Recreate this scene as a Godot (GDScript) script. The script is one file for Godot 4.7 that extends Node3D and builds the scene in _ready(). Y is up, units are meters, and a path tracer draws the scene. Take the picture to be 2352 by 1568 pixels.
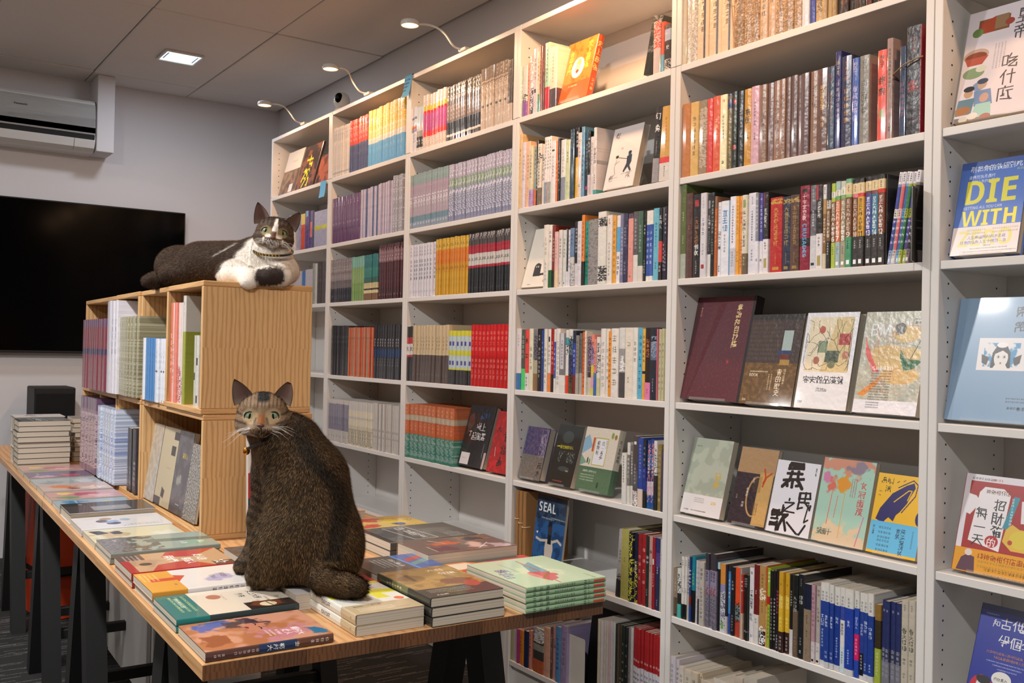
extends Node3D
# A bookshop corner: six white bookcases along the wall z = 0, two trestle tables of books in front, two cats.
# x runs along the bookcases towards the viewer, y is up, z points from the bookcases into the room. Metres.

var rng := RandomNumberGenerator.new()
var taken := {}
var M := {}

# ------------------------------------------------------------------ mesh building
class Mesher:
	var v := PackedVector3Array()
	var n := PackedVector3Array()
	var uv := PackedVector2Array()
	var c := PackedColorArray()
	var ix := PackedInt32Array()
	var t := Transform3D.IDENTITY
	var col := Color.WHITE
	func quad(a: Vector3, b: Vector3, d: Vector3, e: Vector3, out := Vector3.ZERO, u := Rect2(0, 0, 0, 0)) -> void:
		# a b d e go round; uv: a = top left, b = top right, d = bottom right, e = bottom left
		var nn := (b - a).cross(d - a)
		if nn.length_squared() < 1e-16:
			nn = (d - a).cross(e - a)
		nn = nn.normalized()
		var flip := out != Vector3.ZERO and nn.dot(out) < 0.0
		if flip:
			nn = -nn
		var s := v.size()
		for p in [a, b, d, e]:
			v.append(t * p)
			n.append((t.basis * nn).normalized())
			c.append(col)
		uv.append(u.position)
		uv.append(Vector2(u.end.x, u.position.y))
		uv.append(u.end)
		uv.append(Vector2(u.position.x, u.end.y))
		if flip:
			ix.append_array(PackedInt32Array([s, s + 1, s + 2, s, s + 2, s + 3]))
		else:
			ix.append_array(PackedInt32Array([s, s + 2, s + 1, s, s + 3, s + 2]))
	func tri(a: Vector3, b: Vector3, d: Vector3, out: Vector3) -> void:
		var nn := (b - a).cross(d - a).normalized()
		var flip := nn.dot(out) < 0.0
		if flip:
			nn = -nn
		var s := v.size()
		for p in [a, b, d]:
			v.append(t * p)
			n.append((t.basis * nn).normalized())
			c.append(col)
			uv.append(Vector2.ZERO)
		ix.append_array(PackedInt32Array([s, s + 1, s + 2]) if flip else PackedInt32Array([s, s + 2, s + 1]))
	func box(at: Vector3, size: Vector3, ch := 0.001) -> void:
		var h := size / 2.0
		ch = minf(ch, minf(h.x, minf(h.y, h.z)) * 0.9)
		var P := func(s: Vector3, ax: int) -> Vector3:
			var k := h - Vector3(ch, ch, ch)
			k[ax] = h[ax]
			return at + k * s
		for ax in 3:
			var a1 := (ax + 1) % 3
			var a2 := (ax + 2) % 3
			for sg in [-1.0, 1.0]:
				var q: Array = []
				for w in [[-1, 1], [1, 1], [1, -1], [-1, -1]]:
					var s := Vector3.ZERO
					s[ax] = sg
					s[a1] = w[0]
					s[a2] = w[1]
					q.append(P.call(s, ax))
				var o := Vector3.ZERO
				o[ax] = sg
				quad(q[0], q[1], q[2], q[3], o, Rect2(0, 0, 1, 1))
		if ch <= 0.0:
			return
		for ax in 3:
			var a1 := (ax + 1) % 3
			var a2 := (ax + 2) % 3
			for s1 in [-1.0, 1.0]:
				for s2 in [-1.0, 1.0]:
					var lo := Vector3.ZERO
					lo[a1] = s1
					lo[a2] = s2
					var hi := lo
					lo[ax] = -1.0
					hi[ax] = 1.0
					quad(P.call(lo, a1), P.call(hi, a1), P.call(hi, a2), P.call(lo, a2), lo + hi)
		for sx in [-1.0, 1.0]:
			for sy in [-1.0, 1.0]:
				for sz in [-1.0, 1.0]:
					var s := Vector3(sx, sy, sz)
					tri(P.call(s, 0), P.call(s, 1), P.call(s, 2), s)
	func prism(poly: PackedVector2Array, d0: float, d1: float, ax := 2) -> void:
		# outline in the plane across axis ax, swept from d0 to d1
		var put := func(p: Vector2, d: float) -> Vector3:
			return Vector3(p.x, p.y, d) if ax == 2 else (Vector3(d, p.y, p.x) if ax == 0 else Vector3(p.x, d, p.y))
		var mid := Vector2.ZERO
		for p in poly:
			mid += p / poly.size()
		for i in poly.size():
			var p := poly[i]
			var q := poly[(i + 1) % poly.size()]
			var nrm := Vector2((q - p).y, -(q - p).x)
			if nrm.dot((p + q) / 2.0 - mid) < 0.0:
				nrm = -nrm
			var o: Vector3 = put.call(nrm, 0.0)
			quad(put.call(p, d0), put.call(q, d0), put.call(q, d1), put.call(p, d1), o, Rect2(0, 0, 1, 1))
		var id := Geometry2D.triangulate_polygon(poly)
		var up: Vector3 = put.call(Vector2.ZERO, 1.0)
		for k in range(0, id.size(), 3):
			tri(put.call(poly[id[k]], d0), put.call(poly[id[k + 1]], d0), put.call(poly[id[k + 2]], d0), -up * signf(d1 - d0))
			tri(put.call(poly[id[k]], d1), put.call(poly[id[k + 1]], d1), put.call(poly[id[k + 2]], d1), up * signf(d1 - d0))
	func grid(rows: Array, closed: bool) -> void:
		# rows of points joined into a smooth skin
		var s := v.size()
		var w: int = rows[0].size()
		for r in rows.size():
			for k in w:
				var du: Vector3
				if closed:
					du = rows[r][(k + 1) % w] - rows[r][(k + w - 1) % w]
				else:
					du = rows[r][mini(k + 1, w - 1)] - rows[r][maxi(k - 1, 0)]
				var dv: Vector3 = rows[mini(r + 1, rows.size() - 1)][k] - rows[maxi(r - 1, 0)][k]
				var nn := du.cross(dv)
				if nn.length_squared() < 1e-18:
					var r2 := clampi(r, 1, rows.size() - 2)
					nn = (rows[r2][(k + 1) % w] - rows[r2][(k + w - 1) % w]).cross(rows[mini(r2 + 1, rows.size() - 1)][k] - rows[maxi(r2 - 1, 0)][k])
				v.append(t * rows[r][k])
				n.append((t.basis * nn).normalized())
				c.append(col)
				uv.append(Vector2(float(k) / maxi(1, w - 1), float(r) / maxi(1, rows.size() - 1)))
		for r in rows.size() - 1:
			for k in (w if closed else w - 1):
				var a := s + r * w + k
				var b := s + r * w + (k + 1) % w
				ix.append_array(PackedInt32Array([a, b + w, b, a, a + w, b + w]))
	func tube(pts: PackedVector3Array, rad: Variant, sides := 8) -> void:
		var rows: Array = []
		var side := Vector3.ZERO
		for i in pts.size():
			var d := (pts[mini(i + 1, pts.size() - 1)] - pts[maxi(i - 1, 0)]).normalized()
			if side == Vector3.ZERO:
				side = d.cross(Vector3.UP if absf(d.y) < 0.9 else Vector3.RIGHT).normalized()
			side = (side - d * side.dot(d)).normalized()
			var up := d.cross(side)
			var r: float = rad[i] if rad is Array or rad is PackedFloat32Array else rad
			var ring := PackedVector3Array()
			for k in sides:
				var a := -TAU * k / sides
				ring.append(pts[i] + side * cos(a) * r + up * sin(a) * r)
			rows.append(ring)
		var cap0 := PackedVector3Array()
		var cap1 := PackedVector3Array()
		for k in sides:
			cap0.append(pts[0])
			cap1.append(pts[pts.size() - 1])
		rows.push_front(cap0)
		rows.append(cap1)
		grid(rows, true)
	func lathe(profile: PackedVector2Array, sides := 24) -> void:
		# profile of (radius, height), turned about y
		var rows: Array = []
		for p in profile:
			var ring := PackedVector3Array()
			for k in sides:
				var a := TAU * k / sides
				ring.append(Vector3(cos(a) * p.x, p.y, sin(a) * p.x))
			rows.append(ring)
		grid(rows, true)
	func ball(at: Vector3, r: Vector3, seg := 14) -> void:
		var rows: Array = []
		for i in seg + 1:
			var a := PI * i / seg
			var ring := PackedVector3Array()
			for k in seg * 2:
				var b := PI * k / seg
				ring.append(at + Vector3(sin(a) * cos(b), -cos(a), sin(a) * sin(b)) * r)
			rows.append(ring)
		grid(rows, true)
	func mesh(mat: Material) -> ArrayMesh:
		var a: Array = []
		a.resize(Mesh.ARRAY_MAX)
		a[Mesh.ARRAY_VERTEX] = v
		a[Mesh.ARRAY_NORMAL] = n
		a[Mesh.ARRAY_TEX_UV] = uv
		a[Mesh.ARRAY_COLOR] = c
		a[Mesh.ARRAY_INDEX] = ix
		var m := ArrayMesh.new()
		m.add_surface_from_arrays(Mesh.PRIMITIVE_TRIANGLES, a)
		m.surface_set_material(0, mat)
		return m

func put(parent: Node, called: String, m: Mesh, at := Vector3.ZERO) -> MeshInstance3D:
	var o := MeshInstance3D.new()
	o.mesh = m
	o.position = at
	o.name = called if parent != self else numbered(called)
	parent.add_child(o, true)
	return o

func numbered(called: String) -> String:
	var k: int = taken.get(called, -1) + 1
	taken[called] = k
	return called if k == 0 else "%s_%03d" % [called, k]

func thing(called: String, label: String, category: String, at := Vector3.ZERO, turn := 0.0, group := "") -> Node3D:
	var o := Node3D.new()
	o.name = numbered(called)
	add_child(o)
	o.position = at
	o.rotation.y = turn
	tag(o, label, category, group)
	return o

func tag(o: Node, label: String, category: String, group := "") -> void:
	o.set_meta("label", label)
	o.set_meta("category", category)
	if group:
		o.set_meta("group", group)

func struct(called: String, label := "") -> Node3D:
	var o := Node3D.new()
	o.name = called
	add_child(o)
	o.set_meta("kind", "structure")
	if label:
		o.set_meta("label", label)
	return o

func bx(parent: Node, called: String, mat: Material, at: Vector3, size: Vector3, ch := 0.001) -> MeshInstance3D:
	var m := Mesher.new()
	m.box(Vector3.ZERO, size, ch)
	return put(parent, called, m.mesh(mat), at)

# ------------------------------------------------------------------ materials
func plain(c: Color, rough := 0.5, metal := 0.0) -> StandardMaterial3D:
	var m := StandardMaterial3D.new()
	m.albedo_color = c
	m.roughness = rough
	m.metallic = metal
	return m

func noise_tex(freq: float, seed_: int, as_normal := false, strength := 4.0, size := 512) -> NoiseTexture2D:
	var f := FastNoiseLite.new()
	f.seed = seed_
	f.frequency = freq
	f.fractal_octaves = 4
	var t := NoiseTexture2D.new()
	t.noise = f
	t.width = size
	t.height = size
	t.seamless = true
	t.as_normal_map = as_normal
	t.bump_strength = strength
	return t

func wood_image(light: Color, dark: Color, along_u: bool, seed_: int, staves: int) -> ImageTexture:
	var f := FastNoiseLite.new()
	f.seed = seed_
	f.frequency = 0.006
	var g := FastNoiseLite.new()
	g.seed = seed_ + 7
	g.frequency = 0.15
	var r := RandomNumberGenerator.new()
	r.seed = seed_
	var sz := 512
	var tone: Array = []
	var off: Array = []
	for k in staves:
		tone.append(r.randf_range(-0.06, 0.06))
		off.append(r.randf_range(0, 900))
	var im := Image.create(sz, sz, false, Image.FORMAT_RGB8)
	for y in sz:
		for x in sz:
			var k := x * staves / sz
			var w: float = x * 0.42 + f.get_noise_2d(x * 1.6 + off[k], y * 0.30) * 5.0 + off[k]
			var ring := pow(0.5 + 0.5 * sin(w), 3.0)
			var fine := g.get_noise_2d(x * 3.0, y * 0.06 + off[k])
			var a := clampf(ring * 0.6 + fine * 0.22 + 0.12 + tone[k], 0.0, 1.0)
			var cc := light.lerp(dark, a)
			if along_u:
				im.set_pixel(y, x, cc)
			else:
				im.set_pixel(x, y, cc)
	return ImageTexture.create_from_image(im)

func wood(tex: Texture2D, scale: float, rough := 0.45) -> StandardMaterial3D:
	var m := plain(Color.WHITE, rough)
	m.albedo_texture = tex
	m.uv1_triplanar = true
	m.uv1_scale = Vector3(scale, scale, scale)
	m.uv1_triplanar_sharpness = 8.0
	return m

func glow(c: Color, e: float) -> StandardMaterial3D:
	var m := plain(Color(0.9, 0.9, 0.9), 0.4)
	m.emission_enabled = true
	m.emission = c
	m.emission_energy_multiplier = e
	return m

# ------------------------------------------------------------------ printing on book jackets
const SIDE := 2048
var sheets: Array = []
var clip := Rect2i()
var im: Image
var glyphs := {}
var latin_cache := {}

func new_sheet() -> Dictionary:
	return {"im": Image.create(SIDE, SIDE, false, Image.FORMAT_RGB8), "x": 0, "y": 0, "h": 0}

func cell(w: int, h: int, prefer := -1) -> Array:
	# room for one print on a sheet: [sheet number, pixels]
	w = maxi(w, 4)
	h = maxi(h, 8)
	var order := range(sheets.size() + 1)
	if prefer >= 0:
		order.push_front(prefer)
	for k in order:
		if k == sheets.size():
			sheets.append(new_sheet())
		var s: Dictionary = sheets[k]
		if s.x + w + 6 > SIDE:
			if s.y + s.h + h + 6 > SIDE:
				continue
			s.x = 0
			s.y += s.h
			s.h = 0
		if s.y + h + 6 > SIDE:
			continue
		var r := Rect2i(s.x + 3, s.y + 3, w, h)
		s.x += w + 6
		s.h = maxi(s.h, h + 6)
		return [k, r]
	return []

func fr(x0: float, y0: float, x1: float, y1: float, c: Color) -> void:
	var r := Rect2i(roundi(x0), roundi(y0), maxi(1, roundi(x1) - roundi(x0)), maxi(1, roundi(y1) - roundi(y0))).intersection(clip)
	if r.has_area():
		im.fill_rect(r, c)

func line(a: Vector2, b: Vector2, th: float, c: Color) -> void:
	var steps := maxi(1, ceili(a.distance_to(b) / maxf(0.7, th * 0.35)))
	for k in steps + 1:
		var p := a.lerp(b, float(k) / steps)
		if th > 3.5:
			var h := th * 0.5
			fr(p.x - h, p.y - h * 0.55, p.x + h, p.y + h * 0.55, c)
			fr(p.x - h * 0.55, p.y - h, p.x + h * 0.55, p.y + h, c)
			fr(p.x - h * 0.82, p.y - h * 0.82, p.x + h * 0.82, p.y + h * 0.82, c)
		else:
			fr(p.x - th * 0.5, p.y - th * 0.5, p.x + th * 0.5, p.y + th * 0.5, c)

func ellipse(x: float, y: float, rx: float, ry: float, c: Color) -> void:
	for k in range(floori(-ry), ceili(ry) + 1):
		var q := 1.0 - (k / maxf(ry, 0.5)) ** 2
		if q > 0.0:
			var w := rx * sqrt(q)
			fr(x - w, y + k, x + w, y + k + 1, c)

func polygon(p: PackedVector2Array, c: Color) -> void:
	var lo := p[0].y
	var hi := lo
	for q in p:
		lo = minf(lo, q.y)
		hi = maxf(hi, q.y)
	for y in range(floori(lo), ceili(hi) + 1):
		var xs: Array = []
		for i in p.size():
			var a := p[i]
			var b := p[(i + 1) % p.size()]
			if (a.y <= y + 0.5) != (b.y <= y + 0.5):
				xs.append(a.x + (y + 0.5 - a.y) / (b.y - a.y) * (b.x - a.x))
		xs.sort()
		for k in range(0, xs.size() - 1, 2):
			if xs[k + 1] - xs[k] > 0.3:
				fr(xs[k], y, xs[k + 1], y + 1, c)

func letter_shapes(text: String, style: int) -> Array:
	# triangles of a line of Latin letters, one unit high: [points, width]
	var key := text + str(style)
	if not latin_cache.has(key):
		var f := SystemFont.new()
		f.font_names = PackedStringArray(["Droid Serif" if style == 2 else "Droid Sans"])
		f.font_weight = 700 if style == 1 else 400
		var tm := TextMesh.new()
		tm.font = f
		tm.text = text
		tm.font_size = 64
		tm.pixel_size = 0.01
		tm.depth = 0.0
		var pts := PackedVector2Array()
		var arr := tm.get_mesh_arrays()
		var vv: PackedVector3Array = arr[Mesh.ARRAY_VERTEX]
		var id: PackedInt32Array = arr[Mesh.ARRAY_INDEX]
		var lo := Vector2(INF, INF)
		var hi := -lo
		for i in vv:
			lo = lo.min(Vector2(i.x, -i.y))
			hi = hi.max(Vector2(i.x, -i.y))
		var cap := 0.47
		var upper := text.to_upper() == text
		if upper:
			cap = maxf(0.1, hi.y - lo.y)
		for i in id:
			pts.append((Vector2(vv[i].x, -vv[i].y) - Vector2(lo.x, lo.y)) / cap)
		latin_cache[key] = [pts, (hi.x - lo.x) / cap]
	return latin_cache[key]

func latin(text: String, style: int, at: Vector2, high: float, c: Color, turned := false, wide := 0.0) -> void:
	var s := letter_shapes(text, style)
	var pts: PackedVector2Array = s[0]
	var sx: float = high if wide == 0.0 else wide / s[1]
	for k in range(0, pts.size() - 2, 3):
		var q := PackedVector2Array()
		for i in 3:
			var p := Vector2(pts[k + i].x * sx, pts[k + i].y * high)
			q.append(at + (Vector2(-p.y, p.x) if turned else p))
		polygon(q, c)

func glyph(ch: String, x: float, y: float, size: float, c: Color, heavy := 0.0) -> void:
	if ch == " ":
		return
	if ch.unicode_at(0) < 128:
		latin(ch, 1, Vector2(x + size * 0.25, y + size * 0.12), size * 0.75, c, false, size * (0.2 if ch == "1" else 0.5))
		return
	var th := maxf(1.0, size * (0.085 if heavy == 0.0 else heavy))
	if not glyphs.has(ch) or size < 6.0:
		squiggle(ch.unicode_at(0), x, y, size, c)
		return
	var u := size / 10.2
	var wob := 0.0 if heavy < 0.12 else u * 0.35
	for st in glyphs[ch]:
		var prev := Vector2.INF
		for p: Vector2 in st:
			var q := Vector2(x, y) + (p + Vector2(0.5, 0.5)) * u
			if wob > 0.0:
				q += Vector2(rng.randf_range(-wob, wob), rng.randf_range(-wob, wob) - (p.x - 4.5) * u * 0.08)
			if prev != Vector2.INF:
				line(prev, q, th * (1.0 if absf(q.x - prev.x) < absf(q.y - prev.y) else 0.8), c)
			prev = q

func squiggle(k: int, x: float, y: float, size: float, c: Color) -> void:
	# print too small to read
	var r := RandomNumberGenerator.new()
	r.seed = k
	var th := maxf(1.0, size * 0.1)
	var left := 0.0
	if r.randf() < 0.5 and size > 5.0:
		left = size * 0.38
		fr(x + left * 0.4, y + size * 0.05, x + left * 0.4 + th, y + size * 0.92, c)
		fr(x, y + size * 0.3, x + left * 0.8, y + size * 0.3 + th, c)
		if r.randf() < 0.5:
			fr(x, y + size * 0.6, x + left * 0.8, y + size * 0.6 + th, c)
	var rows := r.randi_range(2, 4) if size > 6.0 else 2
	for j in rows:
		var yy := y + size * (0.1 + 0.8 * j / maxf(1.0, rows - 0.6))
		fr(x + left + size * r.randf_range(0, 0.12), yy, x + size * r.randf_range(0.8, 0.95), yy + th, c)
	fr(x + left + (size - left) * 0.45, y, x + left + (size - left) * 0.45 + th, y + size * 0.9, c)
	if r.randf() < 0.6:
		fr(x + size * 0.85, y + size * 0.2, x + size * 0.85 + th, y + size * 0.75, c)

func speck(x0: float, y0: float, x1: float, y1: float, c: Color, amount: float, seed_: int) -> void:
	var r := RandomNumberGenerator.new()
	r.seed = seed_
	for k in int((x1 - x0) * (y1 - y0) * amount * 0.06) + 3:
		var p := Vector2(r.randf_range(x0, x1), r.randf_range(y0, y1))
		var w := r.randf_range(1, maxf(1.2, (x1 - x0) * 0.3))
		fr(p.x, p.y, p.x + w, p.y + r.randf_range(1, 5), c)

func blend(x0: float, y0: float, x1: float, y1: float, c: Color, freq: float, seed_: int, thr: float, oval: bool) -> void:
	# a second ink in irregular patches
	var f := FastNoiseLite.new()
	f.seed = seed_
	f.frequency = freq
	f.fractal_octaves = 3
	var box := Rect2i(roundi(x0), roundi(y0), roundi(x1 - x0), roundi(y1 - y0)).intersection(clip)
	var mid := Vector2(x0 + x1, y0 + y1) / 2.0
	var half := Vector2(x1 - x0, y1 - y0) / 2.0
	for y in range(box.position.y, box.end.y):
		for x in range(box.position.x, box.end.x):
			var a := f.get_noise_2d(x, y) * 0.75 + 0.5
			if oval:
				a = a * 0.7 + 0.75 - ((Vector2(x, y) - mid) / half).length() * 0.9
			a = smoothstep(thr - 0.12, thr + 0.12, a)
			if a > 0.01:
				im.set_pixel(x, y, im.get_pixel(x, y).lerp(c, a))

func print_spine(spec: String, prefer := -1) -> Array:
	# "width height bands marks..." -> [sheet, uv]
	var w := spec.split(" ")
	var got := cell(int(w[0]), int(w[1]), prefer)
	im = sheets[got[0]].im
	var r: Rect2i = got[1]
	clip = r.grow(2)
	var x := float(r.position.x)
	var y := float(r.position.y)
	var W := float(r.size.x)
	var H := float(r.size.y)
	for b in w[2].split("/"):
		var p := b.split("@")
		var c := Color(p[0])
		if p.size() == 1:
			fr(x - 2, y - 2, x + W + 2, y + H + 2, c)
		elif ":" in p[1]:
			var q := p[1].split(":")
			var e := q[1].split("-")
			fr(x + W * float(e[0]) - (2 if float(e[0]) == 0.0 else 0), y - 2, x + W * float(e[1]) + (2 if float(e[1]) == 1.0 else 0), y + H + 2, c)
		else:
			fr(x - 2, y + H * float(p[1]), x + W + 2, y + H + 2, c)
	for k in range(3, w.size()):
		var p := w[k].substr(1).split(":")
		var c := Color(p[0])
		var e := p[1].split("-")
		var y0 := y + H * float(e[0])
		var y1 := y + H * float(e[1])
		match w[k][0]:
			"~", "=":
				var n := int(p[2]) if w[k][0] == "~" else p[2].length()
				if w[k][0] == "=" and p[2].unicode_at(0) < 128:
					latin(p[2], 1, Vector2(x + W * 0.2, y0), y1 - y0, c, false, W * 0.6)
					continue
				var pitch := (y1 - y0) / n
				var s := minf(W * 0.78, pitch * 0.94)
				for i in n:
					if w[k][0] == "~":
						squiggle(k * 31 + i * 7 + int(spec.hash() % 999), x + (W - s * 0.8) / 2, y0 + pitch * i, s * 0.8, c)
					else:
						glyph(p[2][i], x + (W - s) / 2, y0 + pitch * i, s, c, 0.1)
			"!":
				latin(p[2].replace(".", " "), 1, Vector2(x + W * 0.72, y0), W * 0.42, c, true)
			"#":
				fr(x + W * 0.25, y0, x + W * 0.75, y1, c)
			"*":
				speck(x + 2, y0, x + W - 4, y1, c, 1.0, spec.hash() % 9999)
	return [got[0], Rect2(Vector2(r.position) / SIDE, Vector2(r.size) / SIDE)]

func pts(w: PackedStringArray, from: int, o: Vector2, s: Vector2) -> PackedVector2Array:
	var out := PackedVector2Array()
	for k in range(from, w.size() - 1, 2):
		out.append(o + Vector2(float(w[k]), float(w[k + 1])) * s / 100.0)
	return out

func print_cover(ops: String, w: int, h: int) -> Array:
	var got := cell(w, h)
	im = sheets[got[0]].im
	var r: Rect2i = got[1]
	clip = r.grow(2)
	var o := Vector2(r.position)
	var s := Vector2(r.size)
	var X := s.x / 100.0
	var Y := s.y / 100.0
	for op in ops.split(";"):
		var a := op.split(" ")
		match a[0]:
			"bg":
				fr(o.x - 2, o.y - 2, o.x + s.x + 2, o.y + s.y + 2, Color(a[1]))
			"r":
				fr(o.x + float(a[1]) * X - (2 if a[1] == "0" else 0), o.y + float(a[2]) * Y - (2 if a[2] == "0" else 0), o.x + float(a[3]) * X + (2 if a[3] == "100" else 0), o.y + float(a[4]) * Y + (2 if a[4] == "100" else 0), Color(a[5]))
			"d":
				ellipse(o.x + float(a[1]) * X, o.y + float(a[2]) * Y, float(a[3]) * X, float(a[4]) * Y, Color(a[5]))
			"p":
				polygon(pts(a, 2, o, s), Color(a[1]))
			"l":
				var q := pts(a, 3, o, s)
				for k in q.size() - 1:
					line(q[k], q[k + 1], float(a[2]) * X, Color(a[1]))
			"v", "h":
				var z := float(a[2]) * X
				for k in a[5].length():
					var e := o + Vector2(float(a[3]) * X, float(a[4]) * Y) + (Vector2(0, z * 1.06 * k) if a[0] == "v" else Vector2(z * 1.04 * k, 0))
					glyph(a[5][k], e.x, e.y, z, Color(a[1]), 0.12 if a.size() > 6 else 0.09)
			"b":
				glyph(a[5], o.x + float(a[3]) * X, o.y + float(a[4]) * Y, float(a[2]) * X, Color(a[1]), 0.13)
			"W":
				for k in a[5].length():
					glyph(a[5][k], o.x + (float(a[3]) + float(a[2]) * k) * X, o.y + float(a[4]) * Y, float(a[2]) * X, Color(a[1]), 0.119)
			"k", "K", "j", "J":
				var z := float(a[2]) * X
				var many := int(a[6]) if a.size() > 6 else 1
				for m in many:
					for k in int(a[5]):
						var e := Vector2(k * z * 1.05, m * z * 1.7) if a[0] in ["k", "K"] else Vector2(-m * z * 1.7, k * z * 1.05)
						squiggle(k * 13 + m * 101 + ops.length(), o.x + float(a[3]) * X + e.x, o.y + float(a[4]) * Y + e.y, z * 0.9, Color(a[1]))
			"a", "A", "S":
				latin(a[5].replace(".", " "), {"a": 0, "A": 1, "S": 2}[a[0]], o + Vector2(float(a[3]) * X, float(a[4]) * Y), float(a[2]) * X * (0.72 if a[0] != "S" else 0.6), Color(a[1]))
			"n":
				var e := [0.0, 0.0, 100.0, 100.0]
				if a.size() > 9:
					e = [float(a[6]), float(a[7]), float(a[8]), float(a[9])]
				blend(o.x + e[0] * X, o.y + e[1] * Y, o.x + e[2] * X, o.y + e[3] * Y, Color(a[2]), float(a[3]) / s.x * 0.5, int(a[4]), float(a[5]), false)
			"q":
				blend(o.x + float(a[2]) * X, o.y + float(a[3]) * Y, o.x + float(a[4]) * X, o.y + float(a[5]) * Y, Color(a[1]), 4.0 / s.x, int(a[6]), 0.5, true)
			"B":
				var rows := int(a[5])
				for k in rows:
					var y0 := o.y + lerpf(float(a[2]), float(a[4]), float(k) / rows) * Y
					var y1 := o.y + lerpf(float(a[2]), float(a[4]), (k + 0.75) / rows) * Y
					var x := o.x + float(a[1]) * X
					while x < o.x + float(a[3]) * X:
						fr(x, y0 + rng.randf_range(0, 3), x + 1, y1, Color(a[6]).darkened(rng.randf_range(0.0, 0.4)))
						x += rng.randf_range(2, 4)
			"L":
				var g := RandomNumberGenerator.new()
				g.seed = int(a[1])
				for k in 26:
					var p := Vector2(g.randf_range(float(a[2]), float(a[4])), g.randf_range(float(a[3]), float(a[5])))
					var d := Vector2.from_angle(g.randf() * TAU) * g.randf_range(4, 10)
					for m in 6:
						var q := p + d
						q = q.clamp(Vector2(float(a[2]), float(a[3])), Vector2(float(a[4]), float(a[5])))
						line(o + p * s / 100.0, o + q * s / 100.0, 1.4, Color(a[6]))
						p = q
						d = d.rotated(g.randf_range(-0.9, 0.9))
			"s":
				var q := PackedVector2Array()
				for k in 11:
					var rad := float(a[2]) * (1.0 if k % 2 == 0 else 0.42)
					q.append(o + Vector2(float(a[3]) * X, float(a[4]) * Y) + Vector2.from_angle(TAU * k / 10 - PI / 2) * rad * X)
				for k in 10:
					line(q[k], q[k + 1], 1.6 * X, Color(a[1]))
	return [got[0], Rect2(Vector2(r.position) / SIDE, Vector2(r.size) / SIDE)]

# ------------------------------------------------------------------ books
# A book stands with its spine at z = 0 facing +z, thickness along x, its foot at y = 0. side: on which side of it the front cover lies.
func jacket(m: Mesher, w: float, h: float, d: float, spine: Rect2, front := Rect2(), side := 1, hard := false) -> void:
	var th := minf(0.0022 if hard else 0.0008, w * 0.2)
	var e := minf(w * 0.22, 0.0025)
	var bulge := minf(0.0012, w * 0.06)
	var outer := PackedVector2Array([Vector2(-w / 2, -d), Vector2(-w / 2, -e), Vector2(-w / 2 + e * 0.35, -e * 0.3), Vector2(-w / 2 + e, 0), Vector2(0, bulge), Vector2(w / 2 - e, 0), Vector2(w / 2 - e * 0.35, -e * 0.3), Vector2(w / 2, -e), Vector2(w / 2, -d)])
	var inner := PackedVector2Array([Vector2(-w / 2 + th, -d), Vector2(-w / 2 + th, -e), Vector2(-w / 2 + th, -e), Vector2(-w / 2 + e, -th), Vector2(0, -th), Vector2(w / 2 - e, -th), Vector2(w / 2 - th, -e), Vector2(w / 2 - th, -e), Vector2(w / 2 - th, -d)])
	var px := 1.0 / SIDE
	for k in 8:
		var a := outer[k]
		var b := outer[k + 1]
		var u: Rect2
		var out := Vector3((b - a).y, 0, -(b - a).x) * -1.0
		if k == 0 or k == 7:
			out = Vector3(-1 if k == 0 else 1, 0, 0)
			if front.has_area() and (k == 0) == (side < 0):
				u = front
			else:
				u = Rect2(spine.position.x + (px if k == 0 else spine.size.x - 2 * px), spine.position.y, px, spine.size.y)
		else:
			var f0 := clampf(a.x / w + 0.5, 0, 1)
			var f1 := clampf(b.x / w + 0.5, 0, 1)
			u = Rect2(spine.position.x + spine.size.x * f0, spine.position.y, spine.size.x * (f1 - f0), spine.size.y)
			out = Vector3((a.x + b.x) * 0.5 / w, 0, 1.0)
		m.quad(Vector3(a.x, h, a.y), Vector3(b.x, h, b.y), Vector3(b.x, 0, b.y), Vector3(a.x, 0, a.y), out, u)
		var i0 := inner[k]
		var i1 := inner[k + 1]
		var edge := Rect2(spine.position + Vector2(px, px), Vector2(px, px))
		m.quad(Vector3(a.x, h, a.y), Vector3(b.x, h, b.y), Vector3(i1.x, h, i1.y), Vector3(i0.x, h, i0.y), Vector3.UP, edge)
		m.quad(Vector3(a.x, 0, a.y), Vector3(b.x, 0, b.y), Vector3(i1.x, 0, i1.y), Vector3(i0.x, 0, i0.y), Vector3.DOWN, Rect2(Vector2(edge.position.x, spine.end.y - 2 * px), edge.size))
		if k == 0 or k == 7:
			m.quad(Vector3(i0.x, h, i0.y), Vector3(i1.x, h, i1.y), Vector3(i1.x, 0, i1.y), Vector3(i0.x, 0, i0.y), Vector3(1 if k == 0 else -1, 0, 0), edge)
	for sx in [-1.0, 1.0]:
		m.quad(Vector3(sx * w / 2, h, -d), Vector3(sx * (w / 2 - th), h, -d), Vector3(sx * (w / 2 - th), 0, -d), Vector3(sx * w / 2, 0, -d), Vector3.FORWARD, Rect2(spine.position + Vector2(px, px), Vector2(px, px)))

func leaves(m: Mesher, w: float, h: float, d: float, hard := false) -> void:
	var th := minf(0.0022 if hard else 0.0008, w * 0.2)
	var gap := 0.003 if hard else 0.0006
	m.box(Vector3(0, h / 2, (-d + gap - 0.002) / 2 - 0.0005), Vector3(w - 2 * th - 0.0002, h - 2 * gap, d - gap - 0.003), 0.0)

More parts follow.
